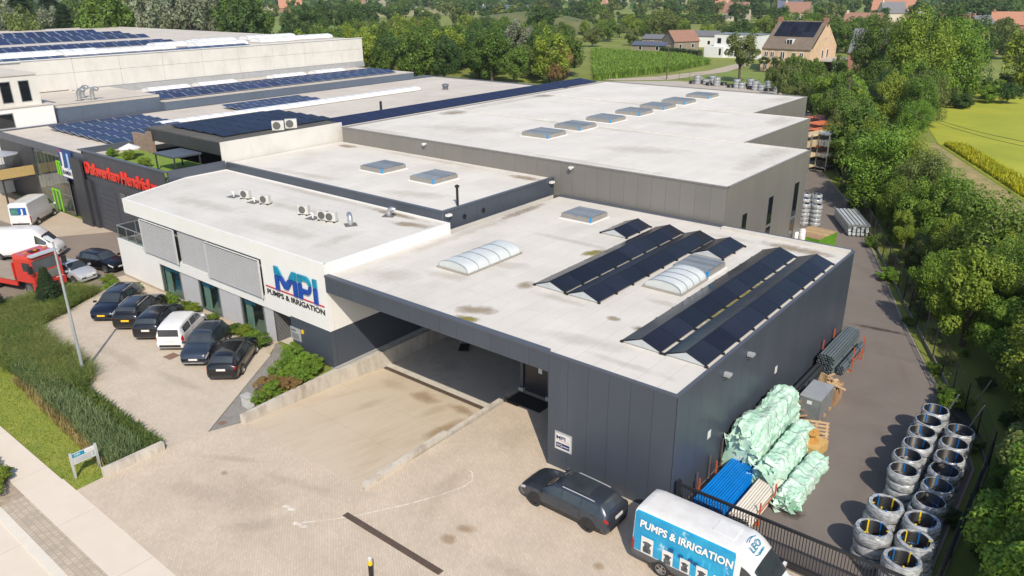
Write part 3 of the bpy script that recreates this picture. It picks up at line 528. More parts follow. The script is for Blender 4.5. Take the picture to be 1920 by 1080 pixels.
for x, c in ((-.95, WPAINT), (.35, M('pale_blue_letter', (.35, .5, .7), .5))): put('lettering', text_mesh('lettering', 'J', 1.7, c, .03, 'LEFT', 1.25, .05), bn, (x, -.13, -.05), UP_F)
MB().add([(-1.3, -.125, 1.35), (-.75, -.125, 1.35), (-.75, -.125, .85), (-1.3, -.105, 1.35), (-.75, -.105, 1.35), (-.75, -.105, .85)], [(0, 2, 1), (3, 4, 5), (0, 1, 4, 3), (1, 2, 5, 4), (2, 0, 3, 5)]).build('logo_wedge', RED, bn)
put('lettering', text_mesh('lettering', 'RAMEN 1', .55, NAVY, .02, 'CENTER', 1.0, .015), bn, (0, -.13, -1.0), UP_F)
pu = thing('parasol', 'grey parasol on the neighbour balcony', 'parasol', (-80.3, 3.2, 3.25))
MB().tube([(0, 0, 0), (0, 0, 2.3)], .03, 6).build('pole', ALU, pu); MB().lathe([(0, 2.45), (1.7, 2.0), (1.68, 1.96), (0, 2.38)], 8).build('canopy', M('grey_canvas', (.30, .32, .36), .8), pu)
pu = thing('parasol', 'folded white parasol on the planted roof terrace', 'parasol', (-61.2, 8.0, 6.56)); MB().tube([(0, 0, 0), (0, 0, 1.0)], .03, 6).build('pole', ALU, pu); MB().lathe([(0, 1.3), (1.0, .85), (.98, .82), (0, 1.2)], 8).build('canopy', M('white_canvas', (.6, .6, .62), .8), pu)
# long dark blue hall and the big concrete hall behind
SLATE = M('slate_blue_cladding', (.10, .125, .17), .45, var=.06, obj=.04)
bh = thing('slate_hall', 'long slate blue clad hall with solar panels along its roof edge', 'building', (-90, 40, 0))
MB().box(-10, -15.8, 0, 4.95, 28, 7.9).box(-10, -29, 0, 3.9, -15.8, 8.5).build('wall', SLATE, bh)
clad(bh, SLATE, 'r', 24.2, 68, 6.9, 8.0, -85.05, 3.0); clad(bh, SLATE, 'r', 11.3, 24.2, 6.9, 8.85, -86.1, 3.0)
MB().box(-10.1, -15.8, 7.9, 5.0, 28, 7.98).build('roof', ROOF3, bh); MB().box(-10.1, -28.9, 8.5, 3.95, -15.82, 8.8).build('roof', ROOF3, bh)
ch = thing('concrete_hall', 'tall hall of weathered pale concrete panels with roof lights', 'building', (-135, 40, 0))
MB().box(-60, -40, 0, 34.7, 30, 12.6).build('wall', CONCW, ch)
for i in range(9):
    y = -26 + i * 6.22
    for z0, z1 in ((8.9, 11.0), (11.03, 12.85)): MB().box(34.7, y + .02, z0, 34.85, y + 6.2, z1).build('concrete_panel', CONCW, ch)
MB().box(34.7, -40, 12.86, 34.95, 30.1, 12.95).build('roof_edge', WPAINT, ch); MB().box(-60, -40, 12.6, 34.7, 30, 12.72).build('roof', ROOF3, ch); MB().box(34.86, -20, 7.98, 35.2, 30, 8.85).build('base_flashing', M('zinc_flashing', (.42, .43, .44), .5, .3), ch)
MB().box(34.7, 30.0, 8, 34.86, 30.1, 12.9).build('corner_trim', WPAINT, ch)
sb = thing('concrete_annex', 'small concrete block with three tall dark windows at the edge of the neighbour roofs', 'building', (-90, 4, 0))
MB().box(-14, -8, 0, 3.9, 6.4, 12.45).build('wall', CONCW, sb); MB().box(-14, -8, 12.45, 4.0, 6.5, 12.6).build('roof', ROOF3, sb); MB().box(-14, -9, 0, 4.5, 7.3, 9.1).build('lower_wall', WHITE, sb); MB().box(-14, -9, 9.1, 4.6, 7.4, 9.2).build('roof', ROOF3, sb)
for i in range(3):
    wd = MB().box(3.88, .6 + i * 1.9, 9.6, 3.93, 1.7 + i * 1.9, 11.9).build('window', FRAME, sb); MB().box(3.92, .68 + i * 1.9, 9.68, 3.94, 1.62 + i * 1.9, 11.82).build('pane', GLASSD, sb if False else wd)
wd = MB().box(4.49, -8, 7.0, 4.52, 3.0, 8.6).build('window', FRAME, sb); MB().box(4.52, -7.9, 7.1, 4.535, 2.9, 8.5).build('pane', GLASSD, wd)

ST_B = stain_mat('brown_stain', (.32, .25, .165), .6, 1.2); ST_G = stain_mat('grey_streak', (.42, .37, .30), .18, .9); ST_L = stain_mat('yellow_lichen', (.24, .21, .04), .85, 2.2); ST_D = stain_mat('dark_tyre_stain', (.26, .205, .155), .11, .8); ST_O = stain_mat('oil_spot', (.06, .05, .045), .6, 2.5); ST_R = stain_mat('rust_wash', (.36, .24, .125), .4, .9)
for (x, y, rx, ry, a, m_) in [(-12.3, 1.7, 1.5, .8, .5, ST_B), (-11.9, .6, 1.0, .5, .2, ST_L), (-12.5, 13.0, 1.3, .6, 1.2, ST_L), (-4.5, 4.9, .7, .45, .3, ST_B), (-6.2, 5.1, .5, .35, 0, ST_B), (-12.4, 6.0, .7, .9, .3, ST_B), (-9.8, 5.5, 2.6, .45, 0, ST_G), (-21.6, 11, .7, 9, 0, ST_G), (-21.8, 17.5, .6, 4, 0, ST_B), (-15.2, 8.0, 1.8, .9, .4, ST_G), (-17, 4.4, 2.2, .8, .1, ST_G), (-19.5, 2.5, 2.5, 1.6, .2, ST_G), (-3.0, 21.2, 3.2, .8, 0, ST_B), (-7, 20.9, 2.5, .6, 0, ST_G), (-15, 14, 4.5, .5, 0, ST_G), (-6, 2, 3.5, .8, .2, ST_G), (-5.2, 8.4, 1.4, .5, 0, ST_G), (-3.1, 1.2, 3, .4, 0, ST_G), (-2.3, 11, .35, 7, 0, ST_L)]: stain(wh, x, y, rx, ry, 5.876, a, m_)
for (x, y, rx, ry, a, m_) in [(-10.6, 36.5, 1.6, 4.5, .15, ST_G), (-10.4, 31, 1.3, 5.5, .1, ST_G), (-16.2, 52, 1.7, 4.5, .15, ST_G), (-22, 67, 1.6, 4.5, .1, ST_G), (-46.5, 36.5, 1.8, 2.2, 0, ST_B), (-46.8, 53.5, 1.7, 2.0, 0, ST_B), (-44, 24.2, 5, .8, 0, ST_G), (-30, 37.9, 14, .7, 0, ST_G), (-32, 53.9, 14, .7, 0, ST_G), (-20, 24.2, 9, .6, 0, ST_G), (-47.2, 46, 1.2, 20, 0, ST_G), (-20, 31, 6, 2, .4, ST_G), (-38, 30, 7, 2.5, .3, ST_G), (-22, 45, 6, 2, .2, ST_G)]: stain(hall, x, y, rx, ry, 8.506, a, m_)
for (x, y, rx, ry, a, m_) in [(-46.6, 21.9, 1.6, .8, 0, ST_B), (-36, 22.3, 9, .6, 0, ST_G), (-25, 21.9, 2.2, .8, 0, ST_B), (-40, 12, 6, .8, .1, ST_G), (-28, 13, 4, 1.4, .3, ST_G)]: stain(mb, x, y, rx, ry, 7.126, a, m_)
for (x, y, rx, ry, a, m_) in [(-24.2, 8.6, 2.2, .7, .3, ST_B), (-27, 9.7, 4, .5, 0, ST_B), (-36, 9.8, 8, .5, 0, ST_G), (-40, 3, 6, 1.2, .1, ST_G), (-30, 2.6, 5, 1.3, .05, ST_G), (-33, 6.5, 5, .9, .1, ST_G), (-25.4, 3.5, .9, 3, 0, ST_G)]: stain(of, x, y, rx, ry, 6.576, a, m_)
gy = [(-16, -10.3, 3.4, 2.2, .5, ST_D), (-17.6, -11.6, 2.0, .9, .4, ST_D), (-13.6, -11.4, 2.4, .7, .9, ST_D), (-14.6, -8.4, 3.2, .5, .25, ST_D), (-18.8, -9.2, 2.6, .35, .5, ST_D), (-6.45, -6.8, .5, .4, 0, ST_R), (-6.3, -5.9, .6, .35, .3, ST_R), (-.7, -4.3, .35, .3, 0, ST_R), (-9.2, .8, 1.4, 1.8, .2, ST_D), (-17.9, -10.0, .3, .25, 0, ST_R), (-4.5, -9.5, 4, .5, .2, ST_D), (-2, -6.5, 4, .6, .1, ST_D), (-8.8, -4.5, .8, 3.5, .3, ST_D), (-28, -6.6, 4, .5, .1, ST_D), (-34, -7.3, 5, .6, 0, ST_D)]
for (x, y, rx, ry, a, m_) in gy: tag(stain(None, x, y, rx, ry, .0075 if x > -22 else .0115, a, m_), kind='structure')
for (x, y, rx, ry, a, m_) in [(1.6, 25.9, 2.4, .35, .1, ST_O), (3.9, 3.7, .8, .7, 0, ST_O), (5.0, 13.3, 1.2, .35, .6, ST_D), (-4.8, 36.3, .6, 4, .4, ST_D), (4.4, 20.3, .4, 3, .4, ST_D), (5.6, 9, .5, 5, .1, ST_D), (3.2, 15.2, 1.8, .9, .3, ST_D), (-6, 42, 1.5, 4, .45, ST_G)]: tag(stain(None, x, y, rx, ry, .007, a, m_), kind='structure')
for (x, y, rx, ry, m_) in [(-14.2, 2.6, 1.6, .6, ST_R), (-17, 2.3, 1.4, .9, ST_R), (-15.4, 1.4, .5, 1.8, ST_D), (-19.6, 2.2, 1.6, .8, ST_D), (-13.4, 0, .6, 2.6, ST_R), (-18.4, -.5, .5, 2.4, ST_D)]:
    o = stain(None, x, y, rx, ry, rampz(y) + .012, 0, m_); o.rotation_euler = (-atan2(1.25, 10.2), 0, 0); tag(o, kind='structure')
# ------------------------------------------------------------------ roof things
def roof_vent(label, x0, y0, x1, y1, z, h=.38, group='louvred smoke vents on the roofs'):
    o = thing('roof_vent', label, 'roof vent', ((x0 + x1) / 2, (y0 + y1) / 2, z), 0, group); w_, d_ = x1 - x0, y1 - y0
    MB().box(-w_ / 2 - .12, -d_ / 2 - .12, 0, w_ / 2 + .12, d_ / 2 + .12, .06).build('upstand', WPAINT, o)
    t = .07; b = MB(); b.box(-w_ / 2, -d_ / 2, .06, w_ / 2, -d_ / 2 + t, h).box(-w_ / 2, d_ / 2 - t, .06, w_ / 2, d_ / 2, h).box(-w_ / 2, -d_ / 2 + t, .06, -w_ / 2 + t, d_ / 2 - t, h).box(w_ / 2 - t, -d_ / 2 + t, .06, w_ / 2, d_ / 2 - t, h)
    b.build('frame', M('vent_frame', (.34, .32, .29), .5, .4), o)
    n = 9; me = MB().box(-w_ / 2 + t + .02, -(d_ - 2 * t) / n / 2 * .98, -.012, w_ / 2 - t - .02, (d_ - 2 * t) / n / 2 * .98, .012).mesh('louvre_blade', M('vent_blade', (.27, .30, .33), .3, .4, var=.1, obj=.2))
    for i in range(n): put('louvre_blade', me, o, (0, -d_ / 2 + t + (d_ - 2 * t) * (i + .5) / n, h + .02), (radians(20), 0, 0))
    MB().box(w_ / 2 - .13, -d_ / 2 - .008, .1, w_ / 2 + .008, -d_ / 2 + .13, h + .03).build('blue_tape', BLUE, o)
for i, y in enumerate((30.1, 35.15, 40.55, 46.1, 51.2, 56.15, 62.2)):
    roof_vent('louvred roof vent on the grey hall, %s of the row from the near edge' % ORD[i], -31.8, y, -28.85, y + 2.85, 8.5)
roof_vent('louvred roof vent on the stair block farther from the black flue', -37.6, 15.85, -34.95, 18.5, 7.12)
roof_vent('louvred roof vent on the stair block nearer the black flue', -31.6, 15.75, -29.05, 18.5, 7.12)
roof_vent('louvred roof vent at the back of the warehouse roof by the grey hall', -18.6, 17.95, -16.1, 20.1, 5.87)
roof_vent('louvred roof vent touching the arched skylight between the solar rows', -7.2, 13.05, -5.0, 15.3, 5.87)
OPAL = M('opal_polycarbonate', (.55, .58, .58), .25, var=.06, scale=2, spec=.6); OPALW = M('white_polycarbonate', (.72, .73, .73), .35, var=.06, scale=1)
def barrel(label, x0, x1, y0, y1, z, rise, segs, name='arched_skylight', mat=None, group=None, base=True):
    o = thing(name, label, 'skylight', ((x0 + x1) / 2, (y0 + y1) / 2, z), 0, group); w_, L = (x1 - x0) / 2, y1 - y0
    n = 10; arc = [(-w_ * cos(pi * k / n), .1 + rise * sin(pi * k / n) ** .8) for k in range(n + 1)]
    for s in range(segs):
        a, c = -L / 2 + L * s / segs + .025, -L / 2 + L * (s + 1) / segs - .025
        m = MB(); m.add([(x, y, zz) for y in (a, c) for x, zz in arc], [(k, n + 1 + k, n + 2 + k, k + 1) for k in range(n)])
        if s == 0: m.add([(x, a, zz) for x, zz in arc], [tuple(range(n + 1))])
        if s == segs - 1: m.add([(x, c, zz) for x, zz in arc], [tuple(range(n + 1))[::-1]])
        m.build('glazing', mat or OPAL, o, smooth=True, angle=40)
    for s in range(segs + 1):
        y = -L / 2 + L * s / segs; rb = MB(); rb.add([(x * 1.01, yy, zz + .02) for yy in (y - .03, y + .03) for x, zz in arc], [(k, n + 1 + k, n + 2 + k, k + 1) for k in range(n)]); rb.build('rib', ALU, o)
    if base: MB().box(-w_ - .1, -L / 2 - .1, 0, w_ + .1, L / 2 + .1, .1).build('upstand', M('skylight_kerb', (.30, .28, .25), .7), o)
barrel('frosted arched skylight alone on the left part of the warehouse roof', -18.3, -16.0, 5.2, 10.0, 5.87, .5, 5)
barrel('frosted arched skylight between the solar rows of the warehouse roof', -7.2, -5.0, 9.85, 12.85, 5.87, .5, 4)
# solar tents on the warehouse
def solar_tent(label, x0, x1, y0, y1, z, n, rise=.36):
    o = thing('solar_row', label, 'solar panels', ((x0 + x1) / 2, (y0 + y1) / 2, z), 0, 'solar tents on the warehouse roof'); w_ = (x1 - x0) / 2; L = y1 - y0; pl = L / n
    sl = sqrt(w_ * w_ + rise * rise); ang = atan2(rise, w_)
    me = MB().box(-sl / 2 + .01, -pl / 2 + .012, -.02, sl / 2 - .01, pl / 2 - .012, .02).mesh('solar_panel', SOLAR)
    for i in range(n):
        for s in (-1, 1): put('solar_panel', me, o, (s * w_ / 2, -L / 2 + pl * (i + .5), .1 + rise / 2), (0, s * ang, 0))
    for y in (-L / 2 + .03, L / 2 - .03): MB().add([(-w_ + .05, y - .01, .04), (w_ - .05, y - .01, .04), (0, y - .01, rise + .06), (-w_ + .05, y + .01, .04), (w_ - .05, y + .01, .04), (0, y + .01, rise + .06)], [(0, 1, 2), (5, 4, 3), (0, 3, 4, 1), (1, 4, 5, 2), (2, 5, 3, 0)]).build('end_plate', M('end_plate_grey', (.5, .53, .55), .45, .2), o)
    f = MB()
    for i in range(n + 1):
        for s in (-1, 1): f.cbox(s * (w_ + .0), -L / 2 + pl * i, .05, .14, .1, .1)
    tag(f.build('ballast_foot', BLACK, o), kind='stuff')
    MB().box(-.03, -L / 2, rise + .1, .03, L / 2, rise + .135).build('ridge_rail', BLACK, o)
solar_tent('short solar tent of four panels at the far left of the warehouse roof', -14.4, -12.4, 16.6, 19.75, 5.87, 2)
solar_tent('long solar tent beside the yellow lichen patch on the warehouse roof', -12.05, -9.98, 6.3, 19.8, 5.87, 8)
solar_tent('long solar tent next to the arched skylight and roof vent', -9.83, -7.8, 6.25, 19.8, 5.87, 8)
solar_tent('short solar tent of four panels behind the roof vent', -7.7, -5.65, 16.45, 19.65, 5.87, 2)
solar_tent('longest solar tent between the skylight and the roof edge row', -4.45, -2.42, 3.03, 19.6, 5.87, 10)
solar_tent('longest solar tent along the outer edge of the warehouse roof', -2.25, -.24, 3.05, 19.65, 5.87, 10)
# flat tilted arrays on the neighbour roofs
def array(label, origin, nx, ny, px, py, tilt, mat, step=None, name='solar_array', axis='x', frame=SOLARF):
    o = thing(name, label, 'solar panels', origin); sx, sy = step or (px + .03, py + .03)
    fm = MB().box(-px / 2, -py / 2, -.03, px / 2, py / 2, .0).mesh('solar_panel', frame); cm = MB().box(-px / 2 + .06, -py / 2 + .06, .0, px / 2 - .06, py / 2 - .06, .012).mesh('cells', mat)
    for i in range(nx):
        for j in range(ny):
            p = put('solar_panel', fm, o, (i * sx, j * sy, .35), (0, radians(tilt), 0) if axis == 'x' else (radians(tilt), 0, 0)); put('cells', cm, p)
    return o
array('blue solar panels on the glazed showroom roof nearest the letters', (-81.0, 9.8, 6.8), 8, 6, 1.95, 1.75, 8, SOLARB)
array('small blue solar field on the glazed showroom roof behind the skylight strip', (-80.2, 30.5, 6.8), 3, 7, 1.9, 1.7, 8, SOLARB)
array('black solar panels on the penthouse roof', (-59.6, 12.8, 8.7), 5, 7, 1.75, 1.72, 5, M('penthouse_cells', (.008, .013, .04), .45, spec=.2, obj=.2), step=(1.85, 1.76), frame=BLACK)
array('long blue solar strip along the edge between the neighbour roof and the grey hall', (-51.25, 24.9, 8.3), 1, 27, 3.0, 1.68, 7, M('strip_cells', (.012, .018, .06), .5, spec=.15, obj=.1), step=(1.7, 1.71), frame=BLACK)
array('long blue solar field along the slate hall roof edge', (-91.2, 25.5, 7.98), 3, 22, 1.95, 1.8, 12, SOLARB, step=(2.0, 1.85))
array('far blue solar rows on the concrete hall roof', (-166, 14, 12.7), 2, 20, 2.6, 1.9, 16, SOLARB, step=(12, 2.0)); array('near blue solar rows behind the white roof lights', (-122, 10, 12.7), 2, 18, 2.2, 1.9, 14, SOLARB, step=(3.0, 2.0)); array('low blue solar row along the front edge of the concrete hall roof', (-103.2, 12, 12.5), 1, 19, 2.2, 1.9, 8, SOLARB, step=(3, 2.0)); array('middle blue solar rows on the concrete hall roof', (-146, 16, 12.7), 2, 18, 2.4, 1.9, 14, SOLARB, step=(6, 2.0))
barrel('long white skylight strip across the glazed showroom roof', -75.3, -73.2, 17.6, 58, 6.8, .45, 26, 'skylight_strip', OPALW)
for i, (x, y0, L) in enumerate(((-110, 13, 14), (-107, 21, 16), (-113, 37, 9), (-108, 41, 9), (-116, 45, 8), (-109, 53, 7), (-117, 56, 10), (-110, 60, 9))):
    barrel('white arched roof light on the concrete hall, %s from the annex' % ORD[i], x, x + 3.2, y0, y0 + L, 12.72, .65, max(4, int(L / 1.6)), 'roof_light', OPALW, 'roof lights on the concrete hall')
for i, y in enumerate((27, 34.5, 47, 55)):
    barrel('pale arched roof light on the slate hall, %s from the annex' % ORD[i], -96.5, -94, y, y + 6, 7.98, .6, 4, 'roof_light', OPALW, 'roof lights on the slate hall')
# air conditioners, flues and cowls
def aircon(label, x, y, z, rz=0, s=1.0):
    o = thing('air_conditioner', label, 'air conditioner', (x, y, z), rz); MB().box(-.4 * s, -.15 * s, .08, .4 * s, .17 * s, .68 * s).build('case', M('aircon_case', (.55, .54, .51), .5), o)
    MB().lathe([(0, 0), (.24 * s, 0), (.24 * s, .012), (.26 * s, .012), (.26 * s, -.02)], 16).xf(Matrix.Translation((-.08 * s, -.152 * s, .38 * s)) @ Matrix.Rotation(radians(90), 4, 'X')).build('fan_grille', M('dark_grille', (.1, .1, .1), .6), o)
    for sx in (-.3, .3): MB().box(sx * s - .05, -.25 * s, 0, sx * s + .05, .27 * s, .08).build('foot', RUBBER, o)
for i, (x, y, la) in enumerate(((-38.9, 5.8, 'leftmost of the five on the office roof'), (-36.4, 5.8, 'second on the office roof beside a small pipe hood'), (-31.8, 5.8, 'third on the office roof in the middle'), (-29.6, 5.75, 'fourth on the office roof'), (-28.9, 5.85, 'last of the five on the office roof next to the bent duct'))):
    aircon('beige air conditioner, ' + la, x, y, 6.57, .35)
for i, (x, y) in enumerate(((-50.3, 17.0), (-50.25, 18.4))): aircon('white air conditioner on the penthouse roof edge, %s one' % ('nearer' if i == 0 else 'farther'), x, y, 8.88, .9, 1.35)
aircon('white air conditioner at the foot of the concrete hall wall', -99.6, 19.5, 7.98, 1.4, 1.4)
def gooseneck(label, x, y, z, r=.16, h=.5, out=.5, rz=0, name='roof_duct', mat=None):
    o = thing(name, label, 'duct', (x, y, z), rz); MB().tube([(0, 0, 0), (0, 0, h)] + [(out / 2 - out / 2 * cos(a), 0, h + out / 2 * sin(a)) for a in [pi * k / 8 for k in range(1, 7)]], r, 12).build('pipe', mat or METAL, o, smooth=True, angle=50)
    MB().box(-.4, -.4, 0, .4, .4, .03).build('flashing', M('lead_flashing', (.13, .13, .13), .7), o)
gooseneck('bent galvanised duct on the office roof near the air conditioners', -27.3, 6.15, 6.57, .17, .3, .7, 2.6); gooseneck('galvanised hood against the stair block on the office roof', -26.9, 9.2, 6.57, .17, .25, .5, .5)
for i, x in enumerate((-40.2, -37.5, -30.6)): gooseneck('small white pipe hood beside the air conditioners, %s one' % ORD[i], x, 5.6, 6.57, .06, .25, .2, 3.3, 'pipe_hood', WPAINT)
for i, (x, y) in enumerate(((-88.5, 15.5), (-88.3, 17), (-91, 17))): gooseneck('zinc exhaust pipe on the slate hall roof, %s from the annex' % ORD[i], x, y, 8.8, .25, .8, 1.0, .5, 'exhaust_pipe')
fl = thing('flue', 'slim black flue standing on the stair block roof', 'flue', (-23.6, 12.6, 7.12)); MB().tube([(0, 0, 0), (0, 0, 1.35)], .09, 10).build('pipe', BLACK, fl); MB().lathe([(0, 1.5), (.17, 1.4), (.17, 1.3), (.09, 1.28)], 10).build('cap', BLACK, fl)
fl = thing('flue', 'short dark pipe on the neighbour roof behind the penthouse', 'flue', (-62, 40, 6.8)); MB().tube([(0, 0, 0), (0, 0, 1.3)], .16, 10).build('pipe', BLACK, fl)
fl = thing('roof_cowl', 'round dark cowl on the neighbour roof near the skylight strip end', 'cowl', (-71, 61, 6.8)); MB().lathe([(0, .9), (.5, .8), (.55, .5), (.4, .45), (.4, 0)], 12).build('hood', M('cowl_zinc', (.14, .15, .17), .5, .3), fl)

# ------------------------------------------------------------------ vehicles
def pchip(xs, ys, x):
    n = len(xs); 
    if x <= xs[0]: return ys[0]
    if x >= xs[-1]: return ys[-1]
    h = [xs[i + 1] - xs[i] for i in range(n - 1)]; d = [(ys[i + 1] - ys[i]) / h[i] for i in range(n - 1)]
    m = [d[0]] + [0 if d[i - 1] * d[i] <= 0 else 2 * d[i - 1] * d[i] / (d[i - 1] + d[i]) for i in range(1, n - 1)] + [d[-1]]
    i = max(k for k in range(n - 1) if xs[k] <= x); t = (x - xs[i]) / h[i]
    return (2 * t ** 3 - 3 * t * t + 1) * ys[i] + (t ** 3 - 2 * t * t + t) * h[i] * m[i] + (-2 * t ** 3 + 3 * t * t) * ys[i + 1] + (t ** 3 - t * t) * h[i] * m[i + 1]
GL = M('car_glass', (.035, .043, .05), .04, var=.35, scale=.8, spec=.9); TRIMB = M('black_trim', (.02, .02, .021), .55); CHROME = M('chrome', (.7, .7, .7), .15, 1.0)
LAMP = M('lamp_glass', (.55, .57, .6), .08, .3, spec=.8); TAIL = M('tail_lamp', (.35, .008, .01), .15, spec=.7); RIM = M('alloy_rim', (.42, .42, .43), .3, .8); RIMD = M('dark_rim', (.05, .05, .055), .35, .6)
PLATEY = M('yellow_plate', (.75, .48, .02), .5); PLATEW = M('white_plate', (.65, .62, .6), .5)
class Body:
    """a car body as a smooth surface S(x, v): x along the length, v round the half section from sill to roof centre"""
    def __init__(s, L, W, st): s.L, s.W, s.xs = L, W, [r[0] for r in st]; s.c = [[r[k] for r in st] for k in range(1, 6)]
    def sec(s, x):
        zt, zb, wr, w_, z0 = [pchip(s.xs, c, x) for c in s.c]; W = s.W / 2; w = w_ * W
        return [(0, z0), (w * .86, z0), (w * .97, z0 + .1), (w, z0 + .28), (w * .985, zb - .12), (w * .955, zb), (wr * W * 1.0, zt - .07 * (zt - z0) * .7), (wr * W * .86, zt - .015), (wr * W * .45, zt), (0, zt + .012)]
    def S(s, x, v, off=0.0):
        p = s.sec(x); i = min(int(v), 8); t = v - i; y, z = p[i][0] + (p[i + 1][0] - p[i][0]) * t, p[i][1] + (p[i + 1][1] - p[i][1]) * t
        if off:
            q = s.sec(x + .03); yx, zx = q[i][0] + (q[i + 1][0] - q[i][0]) * t, q[i][1] + (q[i + 1][1] - q[i][1]) * t
            a = Vector((.03, yx - y, zx - z)); b_ = Vector((0, p[i + 1][0] - p[i][0], p[i + 1][1] - p[i][1])); n = a.cross(b_)
            if n.length > 1e-9:
                n.normalize()
                if n.y < 0 and i < 7: n = -n
                if n.z < 0 and i >= 6: n = -n
                return (x + n.x * off, y + n.y * off, z + n.z * off)
        return (x, y, z)
    def patch(s, x0, x1, v0, v1, off=.006, nx=6, nv=4, sides=(1, -1), skew=(0, 0)):
        m = MB()
        for sg in sides:
            g = [s.S(x0 + skew[0] * (j / nv) + (x1 + skew[1] * (j / nv) - x0 - skew[0] * (j / nv)) * i / nx, v0 + (v1 - v0) * j / nv, off) for i in range(nx + 1) for j in range(nv + 1)]
            k = nv + 1; m.add([(x, y * sg, z) for x, y, z in g], [((i * k + j, (i + 1) * k + j, (i + 1) * k + j + 1, i * k + j + 1) if sg < 0 else (i * k + j, i * k + j + 1, (i + 1) * k + j + 1, (i + 1) * k + j)) for i in range(nx) for j in range(nv)])
        return m
    def sides(s, name, mat, parent, *a, smooth=True):
        for sg in (1, -1): s.patch(*a, sides=(sg,)).build(name, mat, parent, smooth=smooth)
    def across(s, x0, x1, v0, off=.014, nx=14):
        """a patch spanning the whole width (windscreen, rear window, sunroof)"""
        m = MB(); vs_ = [v0, 6.55, 7, 7.5, 8, 8.5, 9] if v0 < 6.5 else [v0, 7.4, 7.7, 8, 8.35, 8.7, 9]; g = []
        for i in range(nx + 1):
            x = x0 + (x1 - x0) * i / nx; row = [s.S(x, v, off) for v in vs_]; g += [(p[0], p[1], p[2]) for p in row] + [(p[0], -p[1], p[2]) for p in row[-2::-1]]
        k = 13; m.add(g, [(i * k + j, (i + 1) * k + j, (i + 1) * k + j + 1, i * k + j + 1) for i in range(nx) for j in range(k - 1)]); return m
    def shell(s, mat, parent, nx=44):
        xs = sorted(set([round(s.xs[0] + (s.xs[-1] - s.xs[0]) * i / nx, 4) for i in range(nx + 1)] + [round(x, 4) for x in s.xs])); g = []; k = 19
        for x in xs:
            p = s.sec(x); g += [(x, y, z) for y, z in p] + [(x, -y, z) for y, z in p[-2:0:-1]] + [(x, 0, p[0][1])]
        m = MB(); m.add(g, [(i * k + j, i * k + j + 1, (i + 1) * k + j + 1, (i + 1) * k + j) for i in range(len(xs) - 1) for j in range(k - 1)] + [tuple(range(k - 1)), tuple(range((len(xs) - 1) * k, len(xs) * k - 1))[::-1]])
        return m.build('body', mat, parent, smooth=True, angle=38)
WHEELS = {}
def wheel(parent, x, y, r, wd, rim):
    sg = 1 if y > 0 else -1; key = (r, wd, rim.name)
    if key not in WHEELS:
        t = MB().lathe([(r * .62, -wd / 2), (r * .95, -wd / 2), (r, -wd / 2 + .03), (r, wd / 2 - .03), (r * .95, wd / 2), (r * .62, wd / 2)], 20).mesh('tyre', RUBBER, True, 40)
        b = MB().lathe([(r * .64, wd * .3), (r * .64, wd / 2 + .004), (r * .58, wd / 2 + .006), (r * .55, wd * .3), (0, wd * .25)], 20)
        for k in range(5):
            a = 2 * pi * k / 5; b.add([(cos(a + da) * rr, sin(a + da) * rr, wd * .46) for rr, da in ((.06, -.5), (r * .6, -.14), (r * .6, .14), (.06, .5))], [(0, 1, 2, 3)])
        b.lathe([(.06, wd * .47), (.0, wd * .49)], 10); WHEELS[key] = (t, b.mesh('rim', rim))
    t, b = WHEELS[key]; rot = (radians(-90 * sg), 0, 0)
    o = put('wheel', t, parent, (x, y - sg * wd / 2, r), rot); put('rim', b, o)
def arch(parent, x, y, r):
    m = MB(); n = 14; sg = 1 if y > 0 else -1; pts = [(x + r * cos(pi * k / n * 1.16 - .25), y, max(.2, r * .88 + r * sin(pi * k / n * 1.16 - .25))) for k in range(n + 1)]
    m.add(pts, [tuple(range(n + 1)) if sg < 0 else tuple(range(n + 1))[::-1]]); return m
